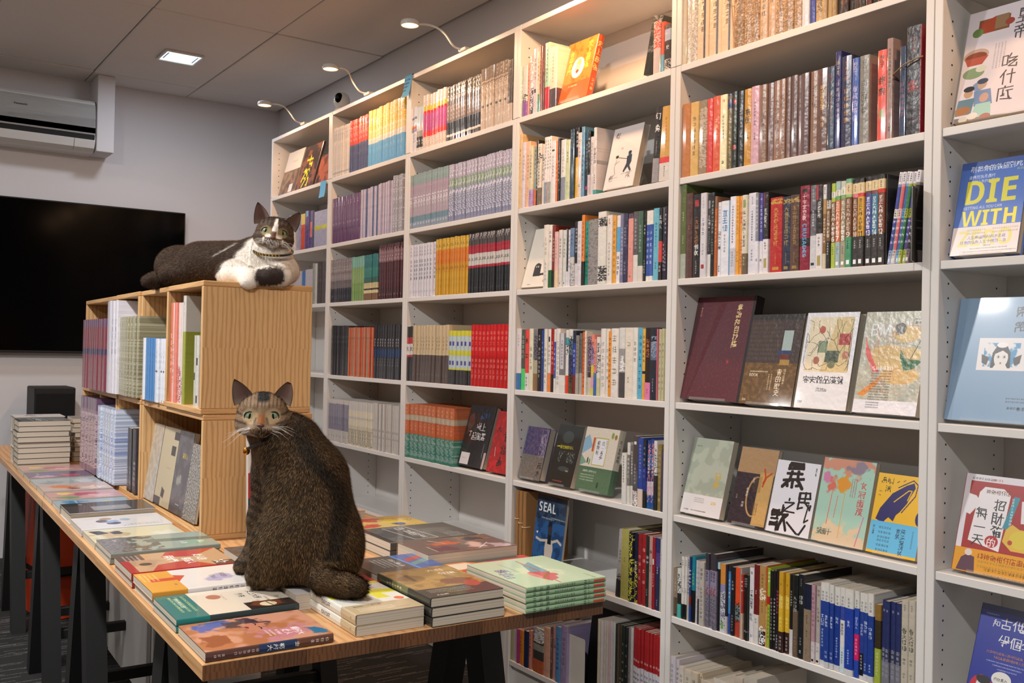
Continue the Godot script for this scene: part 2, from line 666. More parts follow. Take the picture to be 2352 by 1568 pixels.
func book(parent_name: String, label: String, w: float, h: float, d: float, spine: Array, front: Array, side: int, xf: Transform3D, group := "", hard := false, finish := "gloss", category := "book") -> Node3D:
	var o := thing(parent_name, label, category, Vector3.ZERO, 0.0, group)
	o.transform = xf
	var a := Mesher.new()
	var sheet: int = spine[0]
	jacket(a, w, h, d, spine[1], Rect2() if front.is_empty() or front[0] != sheet else front[1], side, hard)
	put(o, "cover", a.mesh(M[finish][sheet]))
	if not front.is_empty() and front[0] != sheet:
		# the print of the front lies on another sheet: a board of its own, a hair proud of the jacket
		var b := Mesher.new()
		var x := side * (w / 2 + 0.0003)
		var z0 := -d
		var z1 := -0.0015
		var l := z0 if side < 0 else z1
		var r := z1 if side < 0 else z0
		b.quad(Vector3(x, h, l), Vector3(x, h, r), Vector3(x, 0, r), Vector3(x, 0, l), Vector3(side, 0, 0), front[1])
		put(o, "front_board", b.mesh(M[finish][front[0]]))
	var b2 := Mesher.new()
	leaves(b2, w, h, d, hard)
	put(o, "page_block", b2.mesh(M.pages))
	return o

# ------------------------------------------------------------------ the place
const SHELVES := [2.0225, 1.70, 1.412, 1.06, 0.74, 0.452, 0.108]
const CEIL := 2.69
const TOP := 0.71
const TABLE_AT := Vector3(3.732, 0.71, 1.486)   # near front corner of the table top

func on_table(u: float, w: float, y := TOP) -> Vector3:
	# u along the table away from its near end, w across it towards the bookcases
	return Vector3(TABLE_AT.x, y, TABLE_AT.z) + Vector3(-0.99961, 0, -0.028) * u + Vector3(0.028, 0, -0.99961) * w

const TABLE_TURN := -0.028

func _ready() -> void:
	# camera, surroundings, lights
	var cam := Camera3D.new()
	cam.name = "camera"
	cam.fov = 39.16
	cam.near = 0.05
	cam.position = Vector3(5.2014, 1.1997, 1.9452)
	cam.basis = Basis(Vector3.UP, 0.9633) * Basis(Vector3.RIGHT, 0.0087) * Basis(Vector3.BACK, 0.0204)
	add_child(cam)
	var env := Environment.new()
	env.background_mode = Environment.BG_COLOR
	env.background_color = Color(0.02, 0.02, 0.022)
	env.tonemap_mode = Environment.TONE_MAPPER_LINEAR
	env.tonemap_exposure = 1.0
	env.sdfgi_enabled = true
	env.ssao_enabled = true
	env.ssil_enabled = true
	var we := WorldEnvironment.new()
	we.name = "surroundings"
	we.environment = env
	add_child(we)
	rng.seed = 11
	make_materials()
	read_glyphs()
	for x in [0.10, 2.57, 5.04]:
		for z in [0.54, 2.25, 3.96]:
			if z > 1.0 or x < 1.0:
				ceiling_lamp(Vector3(x, CEIL, z), 0.62 if x < 1.0 and z < 1.0 else (0.8 if x < 1.0 else (6.6 if z < 3.0 else 2.2)))
	room()
	for k in 6:
		bookcase(k)
	for k in 6:
		gooseneck_lamp(k)
	tables()
	cubes()
	shelf_books()
	face_out_books()
	table_books()
	odds_and_ends()
	tabby_cat()
	white_cat()
	finish_prints()

func make_materials() -> void:
	M.laminate = plain(Color(0.86, 0.85, 0.835), 0.38)
	M.wall = plain(Color(0.84, 0.83, 0.835), 0.85)
	M.farwall = plain(Color(0.64, 0.60, 0.56), 0.85)
	M.tile = plain(Color(0.85, 0.835, 0.82), 0.9)
	M.joint = plain(Color(0.35, 0.33, 0.32), 0.9)
	M.hole = plain(Color(0.10, 0.095, 0.09), 0.8)
	M.black = plain(Color(0.022, 0.022, 0.024), 0.6)
	M.blackgloss = plain(Color(0.012, 0.012, 0.014), 0.12)
	M.blackgloss.metallic_specular = 0.2
	M.plastic = plain(Color(0.86, 0.86, 0.85), 0.22)
	M.plastic_gloss = plain(Color(0.86, 0.86, 0.85), 0.08)
	M.acrylic = plain(Color(0.94, 0.97, 0.97, 0.06), 0.05)
	M.acrylic.transparency = BaseMaterial3D.TRANSPARENCY_ALPHA
	M.fur = plain(Color.WHITE, 0.75)
	M.fur.metallic_specular = 0.2
	M.fur.vertex_color_use_as_albedo = true
	M.skin = plain(Color.WHITE, 0.85)
	M.skin.vertex_color_use_as_albedo = true
	M.whitemetal = plain(Color(0.83, 0.83, 0.80), 0.35)
	var paper := plain(Color(0.80, 0.745, 0.67), 0.9)
	M.pages = paper
	var lines := Image.create(64, 64, false, Image.FORMAT_RGB8)
	for x in 64:
		for y in 64:
			var a := rng.randf_range(0.86, 1.0) if y == 0 else lines.get_pixel(x, 0).r
			lines.set_pixel(x, y, Color(a, a, a))
	paper.albedo_texture = ImageTexture.create_from_image(lines)
	paper.uv1_triplanar = true
	paper.uv1_scale = Vector3(26, 2, 26)
	M.pine = wood(ImageTexture.create_from_image(wood_image(Color(0.84, 0.685, 0.48), Color(0.69, 0.50, 0.31), false, 3, 4).get_image()), 2.6)
	M.pine_flat = wood(wood_image(Color(0.82, 0.65, 0.44), Color(0.66, 0.46, 0.27), true, 5, 4), 2.6)
	M.oak = wood(wood_image(Color(0.80, 0.62, 0.43), Color(0.66, 0.47, 0.29), true, 9, 9), 1.3, 0.38)
	M.endgrain = []
	for k in 3:
		var e := wood(wood_image(Color(0.43, 0.29, 0.19), Color(0.30, 0.19, 0.12), false, 20 + k, 1), 4.0, 0.5)
		e.albedo_color = [Color(1, 1, 1), Color(0.9, 0.88, 0.86), Color(1.08, 1.05, 1.0)][k]
		M.endgrain.append(e)
	var carpet := Image.create(512, 512, false, Image.FORMAT_RGB8)
	for x in 512:
		for y in 512:
			var g := rng.randf_range(0.085, 0.15)
			carpet.set_pixel(x, y, Color(g, g * 0.97, g * 0.96))
	for k in 150:
		var x0 := rng.randi_range(0, 511)
		var y0 := rng.randi_range(0, 511)
		var len_ := rng.randi_range(14, 120)
		for j in len_:
			for q in 3:
				if rng.randf() < 0.75:
					var g := rng.randf_range(0.30, 0.48)
					carpet.set_pixel((x0 + q) % 512, (y0 + j) % 512, Color(g, g * 0.98, g * 0.96))
	M.carpet = plain(Color.WHITE, 1.0)
	M.carpet.albedo_texture = ImageTexture.create_from_image(carpet)
	M.carpet.uv1_triplanar = true
	M.carpet.uv1_world_triplanar = true
	M.carpet.uv1_scale = Vector3(1.1, 1.1, 1.1)
	# jackets: printed sheets under crinkled film, or bare
	M.wrap = []
	M.gloss = []
	M.matte = []
	var crinkle := noise_tex(0.06, 4, true, 5.0, 1024)
	for k in 4:
		sheets.append(new_sheet())
	for k in 4:
		var a := plain(Color.WHITE, 0.3)
		a.normal_enabled = true
		a.normal_texture = crinkle
		a.normal_scale = 0.12
		a.clearcoat_enabled = true
		a.clearcoat = 0.7
		a.clearcoat_roughness = 0.08
		M.wrap.append(a)
		M.matte.append(plain(Color.WHITE, 0.42))
		var g := plain(Color.WHITE, 0.32)
		g.clearcoat_enabled = true
		g.clearcoat = 0.5
		g.clearcoat_roughness = 0.06
		M.gloss.append(g)

func finish_prints() -> void:
	for k in 4:
		var t := ImageTexture.create_from_image(sheets[k].im)
		M.wrap[k].albedo_texture = t
		M.matte[k].albedo_texture = t
		M.gloss[k].albedo_texture = t

func read_glyphs() -> void:
	for l in GLYPHS.split("\n", false):
		var w := l.split(" ")
		var strokes: Array = []
		for k in range(1, w.size()):
			var s := w[k]
			var p := PackedVector2Array()
			if s[0] == "b":
				var a := Vector2(int(s[1]), int(s[2]))
				var b := Vector2(int(s[3]), int(s[4]))
				p = PackedVector2Array([a, Vector2(b.x, a.y), b, Vector2(a.x, b.y), a])
			else:
				for i in range(0, s.length() - 1, 2):
					p.append(Vector2(int(s[i]), int(s[i + 1])))
			strokes.append(p)
		glyphs[w[0]] = strokes

func area_light(parent: Node, called: String, at: Vector3, size: Vector2, c: Color, e: float, lean := Basis.IDENTITY) -> void:
	var l := AreaLight3D.new()
	l.name = called
	l.area_size = size
	l.light_color = c
	l.light_energy = e
	l.shadow_enabled = true
	l.position = at
	l.basis = lean * Basis(Vector3.RIGHT, -PI / 2)
	l.set("area_range", 12.0)
	l.set("area_attenuation", 2.0)
	parent.add_child(l, true)

func ceiling_lamp(at: Vector3, e: float) -> void:
	var seen_ := at.x < 1.0 and at.z < 1.0
	var aisle: String = ("far end" if at.x < 1.0 else ("middle" if at.x < 4.0 else "near end")) + (" of the row nearer the shelves" if at.z < 3.0 else " of the row farther from the shelves")
	var o := thing("ceiling_light", "square recessed cool white downlight in the ceiling tile right of the air conditioner" if seen_ else "square recessed white downlight over the aisle, " + aisle, "ceiling light", at, 0.0, "" if seen_ else "aisle downlights")
	var m := Mesher.new()
	for s in [-1.0, 1.0]:
		m.box(Vector3(s * 0.092, -0.004, 0), Vector3(0.012, 0.012, 0.196), 0.003)
		m.box(Vector3(0, -0.004, s * 0.092), Vector3(0.172, 0.012, 0.012), 0.003)
	put(o, "frame", m.mesh(M.plastic))
	for s in [-1.0, 1.0]:
		bx(o, "spring_clip", plain(Color(0.5, 0.55, 0.6), 0.4), Vector3(0, -0.004, s * 0.074), Vector3(0.11, 0.006, 0.006), 0.001)
	bx(o, "light_panel", glow(Color(0.86, 0.95, 1.0) if seen_ else Color(1.0, 0.995, 0.99), 3.0), Vector3(0, 0.002, 0), Vector3(0.17, 0.008, 0.17), 0.001)
	area_light(o, "light_source", Vector3(0, -0.012, 0), Vector2(0.15, 0.15), Color(0.90, 0.94, 1.0) if seen_ else Color(1.0, 0.995, 0.99), e)

func room() -> void:
	var f := struct("floor", "dark grey carpet with broken pale dashes")
	bx(f, "carpet", M.carpet, Vector3(3.4, -0.05, 2.35), Vector3(8.4, 0.1, 5.4), 0.0)
	var w := struct("wall_back", "white wall above the bookcases")
	bx(w, "plaster", M.wall, Vector3(3.4, 1.35, -0.36), Vector3(8.4, 2.9, 0.1), 0.0)
	w = struct("wall_left", "white wall behind the television")
	bx(w, "plaster", M.wall, Vector3(-0.77, 1.35, 2.35), Vector3(0.1, 2.9, 5.5), 0.0)
	w = struct("wall_right")
	bx(w, "plaster", M.farwall, Vector3(7.45, 1.35, 2.35), Vector3(0.1, 2.9, 5.5), 0.0)
	w = struct("wall_front")
	bx(w, "plaster", M.farwall, Vector3(3.4, 1.35, 5.0), Vector3(8.4, 2.9, 0.1), 0.0)
	var c := struct("ceiling", "suspended ceiling of large square edged tiles")
	bx(c, "ceiling_slab", M.joint, Vector3(3.4, CEIL + 0.08, 2.35), Vector3(8.4, 0.1, 5.4), 0.0)
	# tiles 1.235 x 0.57 with fine open joints; the tile that holds a downlight is cut round it
	for i in range(-1, 7):
		for j in range(-1, 10):
			var x0 := maxf(-0.47 + 1.235 * i, -0.72)
			var x1 := minf(-0.47 + 1.235 * (i + 1), 7.4)
			var z0 := maxf(0.275 + 0.57 * j, -0.31)
			var z1 := minf(0.275 + 0.57 * (j + 1), 4.95)
			if x1 - x0 < 0.02 or z1 - z0 < 0.02:
				continue
			bx(c, "ceiling_tile", M.tile, Vector3((x0 + x1) / 2, CEIL + 0.014 + 0.0012 * ((i * 7 + j * 5) % 3), (z0 + z1) / 2), Vector3(x1 - x0 - 0.005, 0.024, z1 - z0 - 0.005), 0.003)
	var t := struct("trim_1", "white boxed pipe casing beside the air conditioner")
	bx(t, "casing", M.wall, Vector3(-0.62, 2.475, 0.77), Vector3(0.2, 0.43, 0.092), 0.003)

func bookcase(k: int) -> void:
	var names := ["first white bookcase, next to the room corner, half hidden by the cat on the cubes", "second white bookcase, holding mauve, maroon and orange-striped runs", "third white bookcase, holding lavender, red and cream runs", "fourth white bookcase, behind the near end of the table", "fifth white bookcase, holding brown paperbacks and the face-out poetry covers", "sixth white bookcase, nearest the viewer, with only large face-out covers"]
	var x := 0.8 * k
	var o := thing("bookcase", names[k], "bookcase", Vector3(x, 0, 0))
	var hold := Mesher.new()
	for s in [0.0105, 0.7895]:
		bx(o, "side_panel", M.laminate, Vector3(s, 1.0112, -0.14), Vector3(0.0195, 2.0224, 0.28), 0.0012)
	bx(o, "top_panel", M.laminate, Vector3(0.4, SHELVES[0] - 0.0095, -0.14), Vector3(0.7585, 0.0186, 0.279), 0.001)
	for j in range(1, 7):
		bx(o, "shelf", M.laminate, Vector3(0.4, SHELVES[j] - 0.0095, -0.135), Vector3(0.7575, 0.0186, 0.264), 0.0012)
	bx(o, "plinth", M.laminate, Vector3(0.4, 0.044, -0.03), Vector3(0.7585, 0.086, 0.016), 0.001)
	bx(o, "back_panel", M.laminate, Vector3(0.4, 1.05, -0.283), Vector3(0.785, 1.94, 0.005), 0.0)
	var peg := Mesher.new()
	for side in 2:
		for col_ in [-0.037, -0.235]:
			for j in 56:
				var y := 0.18 + 0.032 * j
				if absf(fposmod(y - 0.108, 0.032)) < 0.1:
					var c := Vector3(0.0203 if side == 0 else 0.7797, y, col_)
					peg.prism(disc(Vector2(c.z, c.y), 0.0026, 7), c.x - 0.0002, c.x + 0.0003, 0)
	var ph := put(o, "peg_holes", peg.mesh(M.hole))
	ph.set_meta("kind", "stuff")
	var e := thing("bookcase_extension", "white height extension on top of the %s bookcase from the room corner" % ["first", "second", "third", "fourth", "fifth", "sixth"][k], "bookcase", Vector3(x, 2.0236, 0))
	for s in [0.0105, 0.7895]:
		bx(e, "side_panel", M.laminate, Vector3(s, 0.165, -0.14), Vector3(0.0195, 0.33, 0.28), 0.0012)
	bx(e, "top_panel", M.laminate, Vector3(0.4, 0.3205, -0.14), Vector3(0.7585, 0.0186, 0.279), 0.001)
	bx(e, "back_panel", M.laminate, Vector3(0.4, 0.165, -0.283), Vector3(0.785, 0.328, 0.005), 0.0)
	var p2 := Mesher.new()
	for side in 2:
		for col_ in [-0.037, -0.235]:
			for j in 7:
				var c := Vector3(0.0203 if side == 0 else 0.7797, 0.06 + 0.032 * j, col_)
				p2.prism(disc(Vector2(c.z, c.y), 0.0026, 7), c.x - 0.0002, c.x + 0.0003, 0)
	put(e, "peg_holes", p2.mesh(M.hole)).set_meta("kind", "stuff")

func disc(at: Vector2, r: float, n: int) -> PackedVector2Array:
	var q := PackedVector2Array()
	for k in n:
		q.append(at + Vector2.from_angle(TAU * k / n) * r)
	return q

func gooseneck_lamp(k: int) -> void:
	var xs := [0.42, 1.235, 1.965, 2.8, 3.6, 4.4]
	var said := ["small white gooseneck lamp lit over the first bookcase, nearest the room corner", "small white gooseneck lamp lit beside the security camera", "small white gooseneck lamp lit over the third bookcase, closest in view", "small white gooseneck lamp over the fourth bookcase", "small white gooseneck lamp over the fifth bookcase", "small white gooseneck lamp over the sixth bookcase"]
	var base := Vector3([0.45, 1.2, 2.03, 2.85, 3.66, 4.45][k], 2.3545, -0.012)
	var head: Vector3 = Vector3(xs[k], 2.437, 0.2) - base
	var o := thing("gooseneck_lamp", said[k], "lamp", base, 0.0)
	bx(o, "clip", M.plastic, Vector3(0, 0.006, 0.0), Vector3(0.05, 0.012, 0.04), 0.003)
	var c := Curve3D.new()
	c.add_point(Vector3(0, 0.01, 0), Vector3.ZERO, Vector3(-0.03, 0.0, 0.03))
	c.add_point(Vector3(-0.02, 0.045, 0.07), Vector3(0.012, -0.035, -0.02), Vector3(-0.012, 0.035, 0.02))
	c.add_point(head + Vector3(0.0, 0.004, -0.03), Vector3(0.01, 0.012, -0.06), Vector3.ZERO)
	var m := Mesher.new()
	m.tube(c.tessellate(4, 3), 0.0042, 8)
	put(o, "gooseneck", m.mesh(M.plastic))
	var lean := Basis(Vector3.RIGHT, [0.0, 0.0, 0.0, 0.45, 0.1, 0.1][k])
	m = Mesher.new()
	m.lathe(PackedVector2Array([Vector2(0, 0.012), Vector2(0.028, 0.012), Vector2(0.034, 0.008), Vector2(0.036, 0.0), Vector2(0.036, -0.008), Vector2(0.033, -0.009), Vector2(0.0325, -0.004)]), 28)
	put(o, "lamp_head", m.mesh(M.plastic), head).basis = lean
	m = Mesher.new()
	m.lathe(PackedVector2Array([Vector2(0, -0.0045), Vector2(0.0325, -0.0045), Vector2(0.0325, -0.0065), Vector2(0, -0.0075)]), 28)
	put(o, "lamp_light", m.mesh(glow(Color(1.0, 0.80, 0.55), 3.5)), head).basis = lean
	area_light(o, "light_source", head + lean * Vector3(0, -0.0105, 0), Vector2(0.055, 0.055), Color(1.0, 0.79, 0.60), LAMP_E * (1.7 if k == 3 else 1.0), lean)

const LAMP_E := 0.42

func tables() -> void:
	for k in 2:
		var u0 := [-0.0, 1.775][k] as float
		var len_ := [1.772, 1.75][k] as float
		var o := thing("table", ["pale wooden trestle table at the near end, carrying the tabby cat", "pale wooden trestle table at the far end, carrying tall stacks of books"][k], "table", on_table(u0 + len_ / 2, 0.389, 0), TABLE_TURN)
		bx(o, "table_top", M.oak, Vector3(0, TOP - 0.0135, 0), Vector3(len_, 0.027, 0.778), 0.002)
		for k2 in 14:
			# the sawn ends of the glued staves show along both short edges
			var zz := -0.389 + 0.0556 * (k2 + 0.5)
			for s in [-1.0, 1.0]:
				bx(o, "stave_end", M.endgrain[(k2 * 5 + k) % 3], Vector3(s * (len_ / 2 + 0.0003), TOP - 0.0137, zz), Vector3(0.002, 0.0245, 0.0552), 0.0004)
		for s in [-1.0, 1.0]:
			var tr := Mesher.new()
			var cx: float = s * (len_ / 2 - 0.40)
			tr.box(Vector3(cx, TOP - 0.045, 0), Vector3(0.07, 0.036, 0.70), 0.002)
			put(o, "trestle_beam", tr.mesh(M.black))
			for z in [-0.32, 0.32]:
				for q in [-1.0, 1.0]:
					var lg := Mesher.new()
					# a flat steel leg, wide at the top, splayed
					var top_x: float = cx + q * 0.035
					var foot_x: float = cx + q * 0.20
					lg.prism(PackedVector2Array([Vector2(top_x - 0.038, TOP - 0.03), Vector2(top_x + 0.038, TOP - 0.03), Vector2(foot_x + 0.032, 0.0), Vector2(foot_x - 0.032, 0.0)]), z - 0.026, z + 0.026)
					put(o, "leg", lg.mesh(M.black))
			for q in [-1.0, 1.0]:
				bx(o, "stretcher", M.black, Vector3(cx + q * 0.145, 0.22, 0), Vector3(0.03, 0.03, 0.60), 0.002)

func cubes() -> void:
	# pine box units, open towards the room, in two layers on the table
	var turn := TABLE_TURN
	var spec := [
		["pine box unit in the nearest upper place, with the white cat lying on it", 0.925, 0.365, 1], ["second pine box unit of the upper row, holding short blue spines", 1.291, 0.333, 1], ["third pine box unit of the upper row, holding olive spines", 1.625, 0.345, 1], ["far pine box unit of the upper row, double width, with dark red spines", 1.972, 0.62, 1],
		["double width pine box unit in the nearest lower place, holding leaning books", 0.922, 0.668, 0], ["pine box unit of the lower row with thin black spines", 1.592, 0.342, 0], ["far pine box unit of the lower row, split by a divider", 1.936, 0.66, 0]]
	for k in spec.size():
		var s: Array = spec[k]
		var w: float = s[2] - 0.002
		var y0: float = TOP if s[3] == 0 else TOP + 0.3135
		var h := 0.3125 if s[3] == 0 else 0.333
		var jog: float = [0.0, 0.004, -0.003, 0.003, 0.006, 0.002, -0.002][k]
		var o := thing("box_unit", s[0], "shelf box", on_table(s[1] + s[2] / 2, 0.241 + 0.1425 + jog, y0), turn)
		var t := 0.014
		bx(o, "bottom_board", M.pine_flat, Vector3(0, t / 2, 0), Vector3(w, t, 0.285), 0.0012)
		bx(o, "top_board", M.pine_flat, Vector3(0, h - t / 2, 0), Vector3(w, t, 0.285), 0.0012)
		for q in [-1.0, 1.0]:
			bx(o, "side_board", M.pine, Vector3(q * (w / 2 - t / 2), h / 2, 0), Vector3(t, h - 2 * t - 0.0006, 0.285), 0.0012)
		bx(o, "back_board", M.pine_flat, Vector3(0, h / 2, -0.135), Vector3(w - 2 * t, h - 2 * t, 0.008), 0.0)
		if k == 6:
			bx(o, "divider", M.pine, Vector3(-0.01, h / 2, 0.004), Vector3(t, h - 2 * t - 0.0006, 0.26), 0.0012)

var spine_print: Array = []

func spine_of(id: int) -> Array:
	if spine_print[id].is_empty():
		spine_print[id] = print_spine(STYLES[id])
	return spine_print[id]

func place_of(w: PackedStringArray) -> Transform3D:
	var wide := float(w[3]) / 1000
	var a := -deg_to_rad(float(w[6]))
	var x := float(w[0]) / 1000
	var b := Basis(Vector3.BACK, a)
	# a leaning book stands on its lower corner
	var foot := Vector3(x, float(w[1]) / 1000 + 0.0005, float(w[2]) / 1000)
	if a == 0.0:
		return Transform3D(b, foot + Vector3(wide / 2, 0, 0))
	return Transform3D(b, foot + b * Vector3(-wide / 2, 0, 0) + Vector3(wide, 0, 0)) if a < 0.0 else Transform3D(b, foot + b * Vector3(wide / 2, 0, 0))

func shelf_books() -> void:
	STYLES = STYLE_TEXT.split("\n", false)
	spine_print.resize(STYLES.size())
	spine_print.fill([])
	var where := ""
	var group := ""
	for l in SOLO.split("\n", false):
		if l[0] == "@":
			var h := l.substr(1).split("|")
			where = h[0]
			group = h[1]
			continue
		var p := l.split("|")
		var w := p[0].split(" ")
		var xf := place_of(w)
		xf.origin.z += rng.randf_range(-0.004, 0.002)
		var wide := float(w[3]) / 1000 - 0.0006
		book("book", p[1] + " " + where, wide, float(w[4]) / 1000, float(w[5]) / 1000, spine_of(int(w[7].substr(1))), [], 1, xf, group, wide > 0.03, "wrap")
	# the rest, past the number that is kept apart: one object
	var jk: Array = []
	for k in 4:
		jk.append(Mesher.new())
	var pg := Mesher.new()
	for l in STUFF.split("\n", false):
		var w := l.split(" ")
		var xf := place_of(w)
		xf.origin.z += rng.randf_range(-0.005, 0.002)
		xf.basis = xf.basis * Basis(Vector3.BACK, rng.randf_range(-0.006, 0.006))
		var sp := spine_of(int(w[7].substr(1)))
		var wide := float(w[3]) / 1000 - 0.0007
		jk[sp[0]].t = xf
		pg.t = xf
		jacket(jk[sp[0]], wide, float(w[4]) / 1000 - rng.randf_range(0.0, 0.003), float(w[5]) / 1000, sp[1])
		leaves(pg, wide, float(w[4]) / 1000 - 0.003, float(w[5]) / 1000)
	var o := Node3D.new()
	o.name = "shelved_books"
	add_child(o)
	tag(o, "rows of shrink-wrapped books filling the farther white bookcases", "books")
	o.set_meta("kind", "stuff")
	for k in 4:
		if jk[k].v.size():
			put(o, "covers", jk[k].mesh(M.wrap[k])).set_meta("kind", "stuff")
	put(o, "page_blocks", pg.mesh(M.pages)).set_meta("kind", "stuff")

var STYLES: PackedStringArray = []

func face_out_books() -> void:
	for l in FACES.split("\n", false):
		var p := l.split("|")
		var w := p[0].split(" ")
		# key x y z width height thickness lean side style
		var W := float(w[4]) / 1000
		var H := float(w[5]) / 1000
		var th := float(w[6]) / 1000
		var side := int(w[8])
		var px := 2600.0 if float(w[1]) > 3950 else 1700.0
		var fp := print_cover(COVERS[w[0]], int(W * px), int(H * px))
		var sp := print_spine(STYLES[int(w[9])], fp[0])
		# the book is turned so that its front faces the room and leans back on a stand
		var b := Basis(Vector3.RIGHT, -deg_to_rad(float(w[7]))) * Basis(Vector3.UP, -PI / 2 * side)
		var left := Vector3(float(w[1]), float(w[2]), float(w[3])) / 1000
		var lift := th * sin(deg_to_rad(float(w[7]))) + 0.0042
		var xf := Transform3D(b, left + Vector3(W / 2, lift, 0) - b * Vector3(side * th / 2, 0, -W / 2))
		book("book", p[1], th, H, W, sp, fp, side, xf, "", th > 0.023, "wrap" if w[0] in ["bmmag", "history", "rongan", "daynight", "plants", "lingshang"] else "gloss")
		if w[0] in ["orange", "fencing", "plants", "kaixin", "huang", "diewith", "maoyi", "xueba", "maroon", "history", "rongan", "bmmag", "jihao", "daynight", "baomin", "yiguan", "daoyu", "purplegrey", "blackyellow"]:
			var s := thing("book_stand", "clear plastic easel stand under the " + STAND_UNDER[w[0]], "book stand", left + Vector3(W / 2, 0, 0))
			var m := Mesher.new()
			var a := deg_to_rad(float(w[7]))
			m.t = Transform3D(Basis(Vector3.RIGHT, -a), Vector3(0, lift, 0))
			m.box(Vector3(0, H * 0.36, -th - 0.0035), Vector3(W * 0.62, H * 0.70, 0.002), 0.0006)
			m.box(Vector3(0, -0.0015, -th / 2 + 0.003), Vector3(W * 0.62, 0.002, th + 0.010), 0.0006)
			m.box(Vector3(0, 0.002, 0.0075), Vector3(W * 0.62, 0.006, 0.002), 0.0006)
			put(s, "plate", m.mesh(M.acrylic))
			if H * cos(a) * 0.62 > 0.05 and w[0] in ["orange", "fencing", "plants", "maroon"]:
				m = Mesher.new()
				m.t.origin.y = 0.0
				var hi := Vector3(0, H * 0.6 * cos(a), -sin(a) * H * 0.6 - (th + 0.006) * cos(a))
				m.prism(PackedVector2Array([Vector2(hi.z, hi.y), Vector2(hi.z - 0.002, hi.y), Vector2(hi.z - 0.06, 0.001), Vector2(hi.z - 0.056, 0.001)]), -W * 0.2, W * 0.2, 0)
				put(s, "prop", m.mesh(M.acrylic))

# ------------------------------------------------------------------ on the tables
func lay(called: String, label: String, u0: float, u1: float, w0: float, w1: float, y: float, th: float, spine_side: String, top_side: String, cover: String, spine: String, group := "", hard := false, finish := "gloss", turn := 0.0) -> void:
	# a book lying flat, front up. Sides are named u- (near end), u+ (far end), w- (room side), w+ (bookcase side).
	var dir := func(s: String) -> Vector3:
		var v := Vector3(-0.99961, 0, -0.028) if s[0] == "u" else Vector3(0.028, 0, -0.99961)
		return v * (1.0 if s[1] == "+" else -1.0)
	var yd: Vector3 = dir.call(top_side).rotated(Vector3.UP, turn)
	var zd: Vector3 = dir.call(spine_side).rotated(Vector3.UP, turn)
	var xd := yd.cross(zd)
	var side := 1 if xd.y > 0.0 else -1
	var h: float = (u1 - u0) if top_side[0] == "u" else (w1 - w0)
	var d: float = (w1 - w0) if top_side[0] == "u" else (u1 - u0)
	var c := on_table((u0 + u1) / 2, (w0 + w1) / 2, y + th / 2)
	var key := cover + "%d%d" % [int(d * 1000), int(h * 1000)]
	if not flat_print.has(key):
		var fp := print_cover(COVERS[cover], int(d * 1900), int(h * 1900))
		flat_print[key] = [fp, print_spine("%d %d %s" % [int(th * 1900), int(h * 1900), spine], fp[0])]
	var xf := Transform3D(Basis(xd, yd, zd), c - yd * h / 2 + zd * d / 2)
	book(called, label, th - 0.0004, h, d, flat_print[key][1], flat_print[key][0], side, xf, group, hard, finish)

var flat_print := {}

func pile(n: int, labels: Array, u0: float, u1: float, w0: float, w1: float, y: float, th: float, spine_side: String, top_side: String, cover: String, spine: String, group: String, hard := false, finish := "gloss", loose := 0.002) -> void:
	for k in n:
		var du := rng.randf_range(-loose, loose)
		var dw := rng.randf_range(-loose, loose)
		lay("book", labels[k], u0 + du, u1 + du, w0 + dw, w1 + dw, y + th * k, th, spine_side, top_side, cover, spine, group if n > 1 else "", hard, finish)

